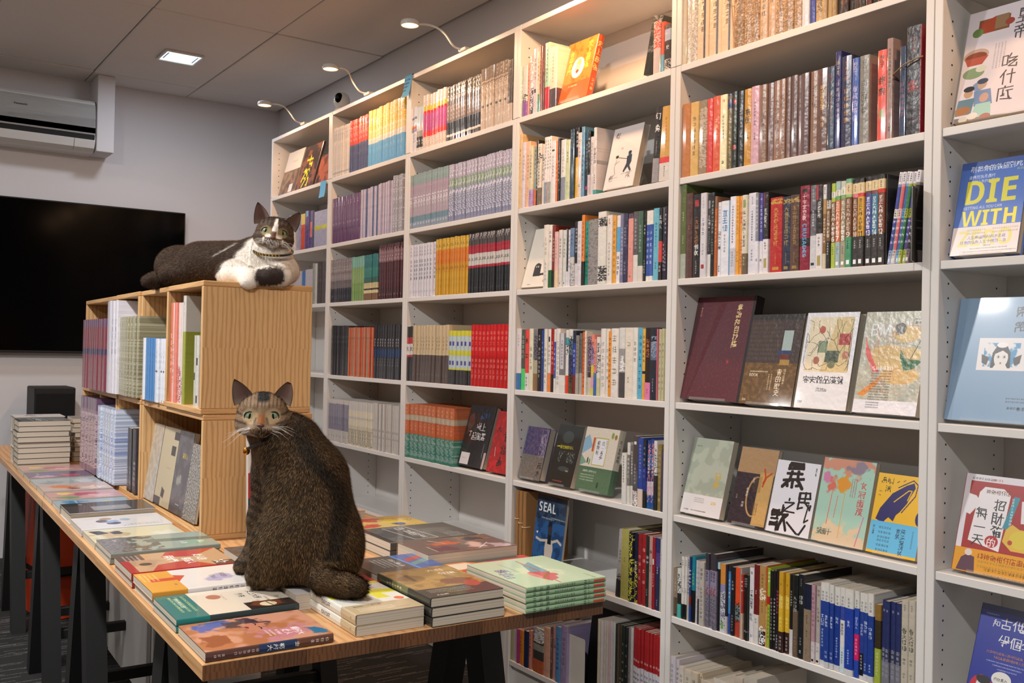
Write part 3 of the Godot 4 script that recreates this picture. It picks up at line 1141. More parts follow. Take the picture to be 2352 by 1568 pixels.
func table_books() -> void:
	# room side of the table, titles towards the room; nearest first
	var y := TOP + 0.0003
	lay("book", "glossy painted-face book at the near table corner, swirling orange and blue", 0.004, 0.168, 0.005, 0.214, y, 0.016, "u-", "w+", "paint", "6a4434/2a3a5a@.3/5a3a34@.6 ~e8e0dc:.04-.2:4 ~d8d0cc:.28-.33:1 =e8e4e0:.4-.54:都好大 ~c8c0bc:.6-.8:6 ~d8d0cc:.86-.95:3")
	pile(2, ["lower copy of the book with a teal band and pocket-watch photo", "upper copy of the book with a teal band and pocket-watch photo"], 0.177, 0.343, 0.006, 0.222, y, 0.0118, "u-", "w+", "writing", "2c3a3c/1f6f6c@.74", "copies of the teal-banded book")
	pile(2, ["lower copy of the white book with a red arrow over an ochre band", "upper copy of the white book with a red arrow over an ochre band"], 0.349, 0.512, 0.006, 0.220, y, 0.0155, "u-", "w+", "lamp", "d8d0cc/c88a30@.7 ~444:.2-.5:6", "copies of the red-arrow book")
	pile(2, ["lower copy of the red and tan book with a white star outline", "upper copy of the red and tan book with a white star outline"], 0.523, 0.694, 0.005, 0.216, y, 0.0155, "u-", "w+", "star", "9a2420 ~eee:.2-.6:7", "copies of the white-star book")
	pile(2, ["lower copy of the grey and sea-green landscape photo book", "upper copy of the grey and sea-green landscape photo book"], 0.762, 0.938, 0.008, 0.248, y, 0.0122, "u-", "w+", "greyphoto", "77807a", "copies of the sea-green photo book")
	lay("book", "cream book with an ink landscape, next to the sea-green photo book", 0.944, 1.105, 0.008, 0.222, y, 0.016, "u-", "w+", "landscape", "b8b090")
	lay("book", "white book with dark ovals and a pale blue patch", 1.112, 1.288, 0.006, 0.226, y, 0.018, "u-", "w+", "circles", "c8c4c4")
	lay("book", "thick dark boxed book with a pale rectangle on its lid", 1.296, 1.470, 0.006, 0.226, y, 0.030, "u+", "w+", "darkbox", "c8c0b8", "", true)
	var cols := ["colour1", "colour2", "colour3", "colour4", "colour5", "colour2"]
	var said := ["olive and teal patterned book beyond the thick dark boxed book", "pink and crimson book, second beyond the thick dark boxed book", "orange and cream book, third beyond the thick dark boxed book", "pale grey book, fourth beyond the thick dark boxed book", "violet and blue book, fifth beyond the thick dark boxed book", "rosy book lying just before the tall stack of page edges"]
	for k in 6:
		var u := 1.478 + 0.172 * k
		lay("book", said[k], u, u + 0.166, 0.010, 0.215, y, 0.013 + 0.002 * (k % 3), "u-", "w+", cols[k], "888078")
	# the stacks at the far end
	var tall: Array = []
	for k in 9:
		tall.append(["lowest", "second lowest", "third lowest", "fourth lowest", "middle", "sixth", "seventh", "second highest", "topmost"][k] + " book in the tall far stack, pale page edges towards the viewer")
	pile(9, tall, 2.552, 2.700, 0.012, 0.192, y, 0.0203, "u+", "w+", "darkji", "2a2c2c", "books in the tall far stack", false, "matte", 0.004)
	tall = []
	for k in 9:
		tall.append(["lowest", "second lowest", "third lowest", "fourth lowest", "middle", "sixth", "seventh", "second highest", "topmost"][k] + " book in the grey stack behind the tall far stack")
	pile(9, tall, 2.745, 2.890, 0.235, 0.420, y, 0.0196, "u+", "w+", "greyphoto", "5a5a54/c8c4b8@.4", "books in the grey far stack", false, "gloss", 0.006)
	pile(3, ["lowest white book at the far left edge of the view", "middle white book at the far left edge of the view", "top white book at the far left edge of the view"], 2.73, 2.88, 0.02, 0.20, y, 0.062, "u+", "w+", "circles", "d0ccc8", "white books at the far left", true)
	# under and round the tabby
	pile(2, ["lower yellow and white paperback under the tabby's tail, with spaced capitals on its spine", "upper yellow and white paperback that the tabby's tail rests on"], 0.012, 0.216, 0.257, 0.388, y, 0.0188, "w-", "u+", "dayoff", "d8d4c8/b8a482@.7 !3a3a3a:.28-.56:DAYOFF ~8a7050:.9-.94:1", "yellow and white paperbacks")
	pile(3, ["lowest of three brown books at the near table end", "middle of three brown books at the near table end", "top one of three brown books at the near table end, dandelion picture on its cover"], 0.001, 0.216, 0.394, 0.546, y, 0.0173, "w-", "u+", "brownbook", "3a3a2e/6a6a4a@.3/3a3834@.6 ~c8b888:.2-.5:6", "brown books at the near table end")
	var green: Array = []
	for k in 5:
		green.append(["lowest", "second", "middle", "fourth", "top"][k] + " pale green book of the five at the near table corner by the shelves" + (", kingfisher coloured picture on top" if k == 4 else ""))
	pile(5, green, -0.010, 0.208, 0.588, 0.776, y, 0.0099, "u-", "w+", "greenbook", "8fb08a/a83a28@.0:0-0/8fb08a@.01 #c04028:.02-.16 =2a3a2e:.2-.3:小巴 ~3a4a3a:.4-.66:9 =3a4a3a:.72-.96:南北风", "pale green books")
	lay("book", "white book with a red seal, under the tabby's hip", 0.217, 0.437, 0.228, 0.366, y, 0.030, "w+", "u+", "whitered", "d8d0cc")
	lay("book", "charcoal and red book under the tabby's front paws", 0.468, 0.690, 0.236, 0.372, y, 0.029, "w+", "u+", "greyred", "5a4a44")
	pile(2, ["lower copy of the charcoal book with a striped blue picture, right of the tabby", "upper copy of the charcoal book with a striped blue picture, right of the tabby"], 0.236, 0.400, 0.410, 0.572, y, 0.0195, "u+", "w+", "bluedark", "4a4844", "copies of the striped blue picture book")
	lay("book", "small dark red book wedged behind the tabby's tail", 0.214, 0.300, 0.374, 0.404, y, 0.030, "u-", "w+", "redtilt", "8a1820")
	pile(1, ["thick paperback with a crowded figure painting, pinkish page edges"], 0.322, 0.470, 0.562, 0.790, y + 0.0, 0.050, "u+", "w+", "orangeblock", "8a6a5a", "")
	pile(2, ["lower copy of the grey-green book with white line frame and title", "upper copy of the grey-green book with white line frame and title"], 0.520, 0.700, 0.570, 0.806, y, 0.0195, "u-", "w+", "darkji", "2a2e2c/4a4e4c@.5 ~ccc:.4-.6:5", "copies of the grey-green book")
	lay("book", "yellow and red comic book behind the grey-green book", 0.735, 0.890, 0.600, 0.790, y, 0.030, "u-", "w+", "comic", "a89050")
	lay("book", "orange and red cover half under the pale green books", 0.213, 0.318, 0.576, 0.800, y, 0.028, "u+", "w+", "orangecover", "3a3438")
	lay("book", "small cream notebook on the table by the bare shelf", 0.945, 1.05, 0.60, 0.70, y, 0.04, "u+", "w+", "creamtext", "c8c0a8")
	# the picture book propped against the end of the boxes
	var W := 0.185
	var th := 0.016
	var fp := print_cover(COVERS["leanbook"], int(W * 1500), 400)
	var sp := print_spine("24 400 d4d0cc/a83038@.36/22335a@.6", fp[0])
	var at := on_table(0.868, 0.242 + 0.105, TOP + 0.002)
	book("book", "tall picture book in white, red and navy propped against the box end beside the tabby", th, 0.262, W, sp, fp, 1, Transform3D(Basis(Vector3.UP, TABLE_TURN) * Basis(Vector3.BACK, 0.07) * Basis(Vector3.UP, PI), at + Vector3(0.004, 0, -W)), "", true)

func odds_and_ends() -> void:
	# air conditioner on the wall, left
	var ac := thing("air_conditioner", "white split air conditioner high on the wall above the television", "air conditioner", Vector3(-0.72, 2.255, 0.0))
	var z0 := 0.822
	var z1 := 1.68
	var m := Mesher.new()
	m.prism(PackedVector2Array([Vector2(0.0, 0.0), Vector2(0.13, 0.0), Vector2(0.175, 0.018), Vector2(0.196, 0.055), Vector2(0.196, 0.06), Vector2(0.17, 0.27), Vector2(0.16, 0.286), Vector2(0.14, 0.29), Vector2(0.0, 0.29)]), z0, z1)
	put(ac, "body", m.mesh(M.plastic))
	m = Mesher.new()
	var rows: Array = []
	for p in [Vector2(0.203, 0.092), Vector2(0.2075, 0.10), Vector2(0.2075, 0.13), Vector2(0.205, 0.18), Vector2(0.199, 0.23), Vector2(0.188, 0.262), Vector2(0.170, 0.280), Vector2(0.150, 0.288)]:
		rows.append(PackedVector3Array([Vector3(p.x, p.y, z1 - 0.002), Vector3(p.x, p.y, z0 + 0.002)]))
	m.grid(rows, false)
	m.prism(PackedVector2Array([Vector2(0.203, 0.092), Vector2(0.2075, 0.10), Vector2(0.2075, 0.13), Vector2(0.205, 0.18), Vector2(0.199, 0.23), Vector2(0.188, 0.262), Vector2(0.15, 0.28), Vector2(0.15, 0.092)]), z0 + 0.0022, z1 - 0.0022)
	put(ac, "front_panel", m.mesh(M.plastic_gloss))
	bx(ac, "air_slot", M.hole, Vector3(0.188, 0.078, (z0 + z1) / 2), Vector3(0.02, 0.026, z1 - z0 - 0.006), 0.002)
	m = Mesher.new()
	m.prism(PackedVector2Array([Vector2(0.16, 0.006), Vector2(0.185, 0.02), Vector2(0.2, 0.055), Vector2(0.203, 0.063), Vector2(0.196, 0.064), Vector2(0.18, 0.03), Vector2(0.156, 0.012)]), z0 + 0.11, z1 - 0.05)
	put(ac, "louver", m.mesh(M.plastic))
	m = Mesher.new()
	m.prism(PackedVector2Array([Vector2(0.16, 0.006), Vector2(0.185, 0.02), Vector2(0.2, 0.055), Vector2(0.203, 0.063), Vector2(0.196, 0.064), Vector2(0.18, 0.03), Vector2(0.156, 0.012)]), z0 + 0.004, z0 + 0.106)
	put(ac, "end_cover", m.mesh(M.plastic))
	var tm := TextMesh.new()
	var f := SystemFont.new()
	f.font_names = PackedStringArray(["Droid Sans"])
	f.font_weight = 700
	tm.font = f
	tm.text = "Panasonic"
	tm.font_size = 40
	tm.pixel_size = 0.00034
	tm.depth = 0.0006
	tm.material = M.black
	var logo := MeshInstance3D.new()
	logo.mesh = tm
	logo.name = "lettering"
	logo.position = Vector3(0.2024, 0.208, 1.20)
	logo.rotation.y = PI / 2
	logo.rotation.z = 0.0
	logo.rotate_object_local(Vector3.RIGHT, -0.10)
	ac.add_child(logo)
	# television
	var tv := thing("television", "large black wall television, switched off, behind the white cat", "television", Vector3(-0.72, 1.555, 1.02))
	bx(tv, "bracket", M.black, Vector3(0.015, 0, 0), Vector3(0.028, 0.3, 0.4), 0.002)
	bx(tv, "housing", M.black, Vector3(0.047, 0, 0), Vector3(0.036, 0.85, 1.48), 0.004)
	bx(tv, "screen", M.blackgloss, Vector3(0.066, 0.003, 0), Vector3(0.002, 0.83, 1.466), 0.0005)
	bx(tv, "sensor", M.black, Vector3(0.05, -0.433, -0.45), Vector3(0.02, 0.012, 0.16), 0.003)
	# speaker
	var sp := thing("loudspeaker", "black loudspeaker box standing beyond the table under the television", "loudspeaker", Vector3(-0.50, 0, 1.02))
	bx(sp, "cabinet", M.black, Vector3(0, 0.475, 0), Vector3(0.26, 0.95, 0.20), 0.006)
	bx(sp, "grille", plain(Color(0.03, 0.03, 0.03), 0.95), Vector3(0.133, 0.5, 0), Vector3(0.008, 0.84, 0.184), 0.003)
	# security camera on the second bookcase
	var cam := thing("security_camera", "round white security camera with a black face on top of the bookcases", "camera", Vector3(0.79, 2.3545, -0.06))
	m = Mesher.new()
	m.lathe(PackedVector2Array([Vector2(0, 0), Vector2(0.036, 0), Vector2(0.038, 0.006), Vector2(0.034, 0.02), Vector2(0.026, 0.03), Vector2(0, 0.032)]), 24)
	put(cam, "foot", m.mesh(M.plastic))
	m = Mesher.new()
	m.ball(Vector3(0, 0.066, 0), Vector3(0.042, 0.042, 0.042), 16)
	put(cam, "head", m.mesh(M.plastic))
	m = Mesher.new()
	m.ball(Vector3(0.016, 0.072, 0.021), Vector3(0.022, 0.028, 0.022), 12)
	var lens := put(cam, "face", m.mesh(M.blackgloss))
	m = Mesher.new()
	m.ball(Vector3(0.0285, 0.074, 0.035), Vector3(0.0075, 0.0085, 0.0075), 8)
	put(lens, "lens", m.mesh(plain(Color(0.06, 0.06, 0.07), 0.1)))
	# sticky notes
	var note := plain(Color(0.36, 0.66, 0.84), 0.8)
	var n1 := thing("note", "light blue paper note hanging from the top between the second and third bookcases", "note", Vector3(1.6, 2.356, 0.0))
	m = Mesher.new()
	rows = []
	for p in [Vector2(-0.035, 0.001), Vector2(-0.012, 0.0016), Vector2(0.003, 0.001), Vector2(0.0045, -0.012), Vector2(0.008, -0.04), Vector2(0.014, -0.07), Vector2(0.024, -0.098)]:
		rows.append(PackedVector3Array([Vector3(-0.034 + p.y * -0.06, p.y, p.x), Vector3(-0.01, p.y, p.x + 0.002), Vector3(0.012, p.y, p.x + 0.001), Vector3(0.03 + p.y * -0.06, p.y, p.x)]))
	m.grid(rows, false)
	put(n1, "paper", m.mesh(note))
	m = Mesher.new()
	for r in 4:
		for k in 6 - r:
			m.box(Vector3(-0.022 + 0.008 * k, -0.02 - 0.015 * r, 0.0074 + 0.0028 * r), Vector3(0.0045, 0.006, 0.0004), 0.0)
	put(n1, "handwriting", m.mesh(plain(Color(0.25, 0.45, 0.62), 0.8))).set_meta("kind", "stuff")
	var n2 := thing("note", "small light blue note stuck under the top shelf of the first bookcase", "note", Vector3(0.735, 2.022, 0.0045))
	m = Mesher.new()
	rows = []
	for p in [Vector2(0, 0.0), Vector2(0.0015, -0.03), Vector2(0.005, -0.06), Vector2(0.010, -0.083)]:
		rows.append(PackedVector3Array([Vector3(-0.034, p.y, p.x), Vector3(0.034, p.y, p.x)]))
	m.grid(rows, false)
	put(n2, "paper", m.mesh(note))
	# below the tables
	var ob := thing("box", "bright orange folding box under the far table", "storage box", Vector3(0.56, 0, 1.10), 0.15)
	var orange := plain(Color(0.80, 0.26, 0.10), 0.6)
	bx(ob, "body", orange, Vector3(0, 0.26, 0), Vector3(0.30, 0.52, 0.30), 0.006)
	m = Mesher.new()
	m.t = Transform3D(Basis(Vector3.BACK, -0.5), Vector3(0.16, 0.545, 0))
	m.box(Vector3.ZERO, Vector3(0.12, 0.006, 0.29), 0.002)
	put(ob, "flap", m.mesh(orange))
	bx(ob, "strap", M.black, Vector3(0.003, 0.20, 0), Vector3(0.302, 0.028, 0.302), 0.003)
	for k in 2:
		var wb := thing("cabinet", ["low white storage cabinet beside the orange box under the tables", "low white storage cabinet under the near table"][k], "cabinet", on_table([2.62, 2.02][k], 0.50, 0), TABLE_TURN)
		bx(wb, "body", M.laminate, Vector3(0, 0.29, 0), Vector3([0.55, 0.62][k], 0.50, 0.36), 0.004)
		bx(wb, "door", M.laminate, Vector3(0, 0.29, 0.189), Vector3([0.53, 0.60][k], 0.47, 0.016), 0.003)
		bx(wb, "plinth", M.black, Vector3(0, 0.02, -0.01), Vector3(0.5, 0.04, 0.32), 0.002)
	# twine round bundles on the upper shelf of the fifth bookcase, and round the boxed set
	var tw := plain(Color(0.62, 0.50, 0.34), 0.9)
	for k in 3:
		var x := 3.415 + 0.078 * k
		var r := thing("twine", ["jute twine tied round the left wrapped bundles of the top shelf", "jute twine tied round the middle wrapped bundles of the top shelf", "jute twine tied round the right wrapped bundles of the top shelf"][k], "twine", Vector3(x, 2.16, 0.0005))
		m = Mesher.new()
		m.tube(PackedVector3Array([Vector3(-0.034, 0.012, -0.012), Vector3(-0.03, 0.01, 0.0), Vector3(0.0, -0.002, 0.003), Vector3(0.03, 0.008, 0.0), Vector3(0.036, 0.012, -0.012)]), 0.0012, 6)
		m.tube(PackedVector3Array([Vector3(-0.012, 0.10, 0.001), Vector3(-0.004, 0.0, 0.0035), Vector3(0.004, -0.08, 0.001)]), 0.001, 6)
		put(r, "cord", m.mesh(tw))
	var lp := thing("twine", "loop of tan twine round the big black boxed set", "twine", Vector3(3.93, 1.855, 0.0))
	m = Mesher.new()
	m.tube(PackedVector3Array([Vector3(-0.035, -0.018, -0.03), Vector3(-0.03, -0.012, 0.0), Vector3(0.0, 0.004, 0.0035), Vector3(0.03, 0.012, 0.001), Vector3(0.042, 0.014, -0.004)]), 0.0016, 6)
	put(lp, "cord", m.mesh(tw))
	# paper-wrapped bundle and the diver magazine, fourth bookcase
	var kraft := plain(Color(0.60, 0.43, 0.25), 0.85)
	for k in 3:
		var x := 2.437 + 0.0225 * k
		var b := thing("wrapped_book", ["kraft paper wrapped volume tied with cord, leftmost of three", "kraft paper wrapped volume tied with cord, middle of three", "kraft paper wrapped volume tied with cord, next to the diver magazine"][k], "book", Vector3(x, 0.4525, -0.012), 0.0, "kraft wrapped volumes")
		m = Mesher.new()
		rows = []
		for j in 9:
			var yy := 0.253 * j / 8.0
			var bow := 0.0015 * sin(j * 2.1 + k)
			rows.append(PackedVector3Array([Vector3(-0.0095, yy, -0.19), Vector3(-0.0098, yy, -0.006 + bow), Vector3(-0.006, yy, 0.001 + bow), Vector3(0.0, yy, 0.0035 + bow), Vector3(0.006, yy, 0.001 + bow), Vector3(0.0098, yy, -0.006 + bow), Vector3(0.0095, yy, -0.19)]))
		rows.reverse()
		m.grid(rows, true)
		m.box(Vector3(0, 0.1265, -0.095), Vector3(0.0185, 0.2528, 0.19), 0.001)
		put(b, "paper_wrapper", m.mesh(kraft))
		m = Mesher.new()
		var yy2 := 0.155 - 0.012 * k
		m.tube(PackedVector3Array([Vector3(-0.0102, yy2 + 0.003, -0.02), Vector3(-0.0095, yy2, 0.001), Vector3(0.0, yy2 - 0.002, 0.0058), Vector3(0.0095, yy2 - 0.001, 0.001), Vector3(0.0102, yy2, -0.02)]), 0.0013, 6)
		put(b, "cord", m.mesh(plain(Color(0.80, 0.74, 0.62), 0.9)))
	var fp := print_cover(COVERS["seal"], 270, 400)
	var spn := print_spine("14 400 b8b0a4", fp[0])
	book("magazine", "blue magazine cover showing a diver with arms stretched wide", 0.009, 0.252, 0.168, spn, fp, 1, Transform3D(Basis(Vector3.RIGHT, -0.10) * Basis(Vector3.BACK, -0.02) * Basis(Vector3.UP, -PI / 2), Vector3(2.507, 0.4535, -0.028)), "", false, "gloss", "magazine")
	# bookends
	var e1 := thing("bookend", "white metal bookend plate beside the lavender spine on the low shelf", "bookend", Vector3(2.765, 0.1085, -0.02))
	m = Mesher.new()
	m.prism(rounded(0.104, 0.168, 0.008), -0.0012, 0.0012)
	var pl := put(e1, "plate", m.mesh(M.whitemetal))
	pl.rotation.y = 0.02
	bx(e1, "foot", M.whitemetal, Vector3(0, 0.0008, -0.06), Vector3(0.104, 0.0014, 0.12), 0.0004)
	var e2 := thing("bookend", "grey metal bookend behind the leaning coloured series", "bookend", Vector3(3.952, 1.4125, -0.02))
	m = Mesher.new()
	m.prism(rounded(0.13, 0.165, 0.006), -0.0011, 0.0011)
	put(e2, "plate", m.mesh(plain(Color(0.42, 0.42, 0.42), 0.35, 0.6))).rotation.y = -1.15
	bx(e2, "foot", plain(Color(0.42, 0.42, 0.42), 0.35, 0.6), Vector3(-0.02, 0.0008, -0.06), Vector3(0.06, 0.0014, 0.1), 0.0004)
	var fo := thing("folder", "black document folder standing behind the white bookend", "folder", Vector3(2.85, 0.1085, -0.06))
	m = Mesher.new()
	m.t = Transform3D(Basis(Vector3.RIGHT, -0.12), Vector3.ZERO)
	m.box(Vector3(0, 0.13, -0.012), Vector3(0.17, 0.26, 0.018), 0.002)
	put(fo, "cover", m.mesh(plain(Color(0.035, 0.035, 0.04), 0.5)))
	m = Mesher.new()
	m.t = Transform3D(Basis(Vector3.RIGHT, -0.12), Vector3.ZERO)
	m.box(Vector3(0.055, 0.025, -0.002), Vector3(0.05, 0.04, 0.003), 0.0005)
	put(fo, "tab", m.mesh(plain(Color(0.42, 0.36, 0.5), 0.6)))

func rounded(w: float, h: float, r: float) -> PackedVector2Array:
	var q := PackedVector2Array([Vector2(-w / 2, 0), Vector2(w / 2, 0)])
	for k in 5:
		var a := PI / 2 * k / 4
		q.append(Vector2(w / 2 - r + cos(a) * r, h - r + sin(a) * r))
	for k in 5:
		var a := PI / 2 + PI / 2 * k / 4
		q.append(Vector2(-w / 2 + r + cos(a) * r, h - r + sin(a) * r))
	return q

const STAND_UNDER := {"orange": "bright orange cover", "fencing": "white fencing-figure cover", "plants": "green-banded cream cover", "kaixin": "plain blue hardback", "huang": "white cookery cover", "diewith": "blue and yellow cover", "maoyi": "red and orange tag cover", "xueba": "royal blue cover", "maroon": "maroon slipcase", "history": "bookshelf picture cover", "rongan": "flower print cover", "bmmag": "pale magazine cover", "jihao": "sage green cover", "daynight": "dark and tan cover", "baomin": "black brush character cover", "yiguan": "dripping watercolour cover", "daoyu": "yellow whale cover", "purplegrey": "purple and grey cover", "blackyellow": "black cover with yellow title"}

# ------------------------------------------------------------------ cats
# A body is a field of tapered limbs and ovals joined smoothly, meshed as surface nets: one continuous skin.
class Flesh:
	var limbs: Array = []     # [a, b, radius a, radius b]
	var ovals: Array = []     # [centre, radii, basis]
	var k := 130.0
	func limb(a: Vector3, b: Vector3, ra: float, rb: float) -> void:
		limbs.append([a, b, ra, rb])
	func chain(p: Array, r: Array) -> void:
		for i in p.size() - 1:
			limbs.append([p[i], p[i + 1], r[i], r[i + 1]])
	func oval(c: Vector3, r: Vector3, b := Basis.IDENTITY) -> void:
		ovals.append([c, r, b])
	func skin(m: Mesher, cell_: float, xf: Transform3D, tint: Callable) -> void:
		var lo := Vector3(INF, INF, INF)
		var hi := -lo
		for l in limbs:
			for j in 2:
				lo = lo.min(l[j] - Vector3.ONE * l[2 + j])
				hi = hi.max(l[j] + Vector3.ONE * l[2 + j])
		for o in ovals:
			var rr: float = maxf(o[1].x, maxf(o[1].y, o[1].z))
			lo = lo.min(o[0] - Vector3.ONE * rr)
			hi = hi.max(o[0] + Vector3.ONE * rr)
		var reach := 3.2 / k + cell_
		lo -= Vector3.ONE * (reach * 0.6 + cell_ * 2)
		hi += Vector3.ONE * (reach * 0.6 + cell_ * 2)
		var d := Vector3i(((hi - lo) / cell_).ceil()) + Vector3i.ONE
		var nx := d.x
		var ny := d.y
		var nxy := nx * ny
		var sum := PackedFloat32Array()
		sum.resize(nxy * d.z)
		for l in limbs:
			var a: Vector3 = l[0]
			var ab: Vector3 = l[1] - a
			var ra: float = l[2]
			var dr: float = l[3] - ra
			var il := 1.0 / maxf(ab.length_squared(), 1e-9)
			var r := Vector3.ONE * (maxf(ra, l[3]) + reach)
			var i0 := Vector3i(((a.min(l[1]) - r - lo) / cell_).floor()).clamp(Vector3i.ZERO, d - Vector3i.ONE)
			var i1 := Vector3i(((a.max(l[1]) + r - lo) / cell_).ceil()).clamp(Vector3i.ZERO, d - Vector3i.ONE)
			for z in range(i0.z, i1.z + 1):
				for y in range(i0.y, i1.y + 1):
					var at := z * nxy + y * nx
					for x in range(i0.x, i1.x + 1):
						var p := lo + Vector3(x, y, z) * cell_ - a
						var h := clampf(p.dot(ab) * il, 0.0, 1.0)
						sum[at + x] += exp(-k * ((p - ab * h).length() - ra - dr * h))
		for o in ovals:
			var c: Vector3 = o[0]
			var rad: Vector3 = o[1]
			var inv: Basis = o[2].inverse()
			var small := minf(rad.x, minf(rad.y, rad.z))
			var r := Vector3.ONE * (maxf(rad.x, maxf(rad.y, rad.z)) + reach)
			var i0 := Vector3i(((c - r - lo) / cell_).floor()).clamp(Vector3i.ZERO, d - Vector3i.ONE)
			var i1 := Vector3i(((c + r - lo) / cell_).ceil()).clamp(Vector3i.ZERO, d - Vector3i.ONE)
			for z in range(i0.z, i1.z + 1):
				for y in range(i0.y, i1.y + 1):
					var at := z * nxy + y * nx
					for x in range(i0.x, i1.x + 1):
						var q := inv * (lo + Vector3(x, y, z) * cell_ - c)
						var e := (q / rad).length()
						var g := (q / (rad * rad)).length()
						var dist := e * (e - 1.0) / maxf(g, 1e-6) if e > 0.05 else -small
						sum[at + x] += exp(-k * dist)
		var f := PackedFloat32Array()
		f.resize(sum.size())
		for i in sum.size():
			f[i] = -log(sum[i]) / k if sum[i] > 1e-6 else 0.1
		var vert := PackedInt32Array()
		vert.resize(sum.size())
		vert.fill(-1)
		var corner := PackedInt32Array([0, 1, nx, nx + 1, nxy, nxy + 1, nxy + nx, nxy + nx + 1])
		var offs := [Vector3(0, 0, 0), Vector3(1, 0, 0), Vector3(0, 1, 0), Vector3(1, 1, 0), Vector3(0, 0, 1), Vector3(1, 0, 1), Vector3(0, 1, 1), Vector3(1, 1, 1)]
		var edges := [[0, 1], [2, 3], [4, 5], [6, 7], [0, 2], [1, 3], [4, 6], [5, 7], [0, 4], [1, 5], [2, 6], [3, 7]]
		for z in d.z - 1:
			for y in ny - 1:
				for x in nx - 1:
					var at := z * nxy + y * nx + x
					var s0 := f[at] < 0.0
					if s0 == (f[at + 1] < 0.0) and s0 == (f[at + nx] < 0.0) and s0 == (f[at + nx + 1] < 0.0) and s0 == (f[at + nxy] < 0.0) and s0 == (f[at + nxy + 1] < 0.0) and s0 == (f[at + nxy + nx] < 0.0) and s0 == (f[at + nxy + nx + 1] < 0.0):
						continue
					var p := Vector3.ZERO
					var n := 0
					for e in edges:
						var fa := f[at + corner[e[0]]]
						var fb := f[at + corner[e[1]]]
						if (fa < 0.0) != (fb < 0.0):
							p += offs[e[0]].lerp(offs[e[1]], fa / (fa - fb))
							n += 1
					p /= n
					var g := Vector3(f[at + 1] - f[at] + f[at + nx + 1] - f[at + nx] + f[at + nxy + 1] - f[at + nxy], f[at + nx] - f[at] + f[at + nx + 1] - f[at + 1] + f[at + nxy + nx] - f[at + nxy], f[at + nxy] - f[at] + f[at + nxy + 1] - f[at + 1] + f[at + nxy + nx] - f[at + nx])
					vert[at] = m.v.size()
					var lp := lo + (Vector3(x, y, z) + p) * cell_
					m.v.append(xf * lp)
					m.n.append((xf.basis * g).normalized())
					m.uv.append(Vector2(p.x, p.y))
					m.c.append(tint.call(lp))
		for z in range(1, d.z - 1):
			for y in range(1, ny - 1):
				for x in range(1, nx - 1):
					var at := z * nxy + y * nx + x
					var s0 := f[at] < 0.0
					for ax in 3:
						var o: int = [1, nx, nxy][ax]
						if s0 == (f[at + o] < 0.0):
							continue
						var u: int = [nx, nxy, 1][ax]
						var w: int = [nxy, 1, nx][ax]
						var a := vert[at]
						var b := vert[at - u]
						var c := vert[at - u - w]
						var e := vert[at - w]
						if a < 0 or b < 0 or c < 0 or e < 0:
							continue
						if s0:
							m.ix.append_array(PackedInt32Array([a, c, b, a, e, c]))
						else:
							m.ix.append_array(PackedInt32Array([a, b, c, a, c, e]))

func lin(r: float, g: float, b: float) -> Color:
	return Color(r, g, b).srgb_to_linear()

func ear(m: Mesher, xf: Transform3D, w: float, h: float, clipped: float, outside: Callable, inside: Color) -> void:
	# a cupped triangular shell; xf.y towards the tip, xf.z out of the ear's opening
	for face in 2:
		var rows: Array = []
		var cols: Array = []
		for i in 13:
			var t_ := i / 12.0
			var row := PackedVector3Array()
			for j in 15:
				var s := j / 7.0 - 1.0
				var wid := w * 0.5 * pow(maxf(0.0, 1.0 - pow(t_, 1.9)), 0.85) * 0.97 + w * 0.02 * (1.0 - t_)
				var yy := h * minf(t_, 1.0 - clipped)
				var cup := -(1.0 - s * s) * w * 0.30 * (1.0 - t_ * 0.8)
				var thick := 0.0018 * (1.0 if face == 0 else -0.4) * (1.0 - s * s * s * s)
				row.append(xf * Vector3(s * wid - 0.0035 * t_ * t_, yy, cup - thick + t_ * t_ * h * 0.05))
			rows.append(row)
			cols.append(row)
		if face == 1:
			for r in rows:
				r.reverse()
		var from := m.v.size()
		m.grid(rows, false)
		for i in range(from, m.v.size()):
			var tt: float = float((i - from) / 15) / 12.0
			var ss: float = absf(float((i - from) % 15) / 7.0 - 1.0)
			if face == 1:
				# bare pinkish skin deep in the cup, pale hair at its foot and along the edges, dark rim
				var cc := inside.lerp(lin(0.36, 0.24, 0.21), smoothstep(0.75, 0.2, ss) * smoothstep(0.0, 0.3, tt) * 0.6)
				cc = cc.lerp(lin(0.60, 0.52, 0.45), smoothstep(0.30, 0.0, tt) * 0.5)
				m.c[i] = cc.lerp(outside.call(m.v[i]) * 0.6, smoothstep(0.86, 0.98, maxf(ss, tt)))
			else:
				m.c[i] = outside.call(m.v[i])

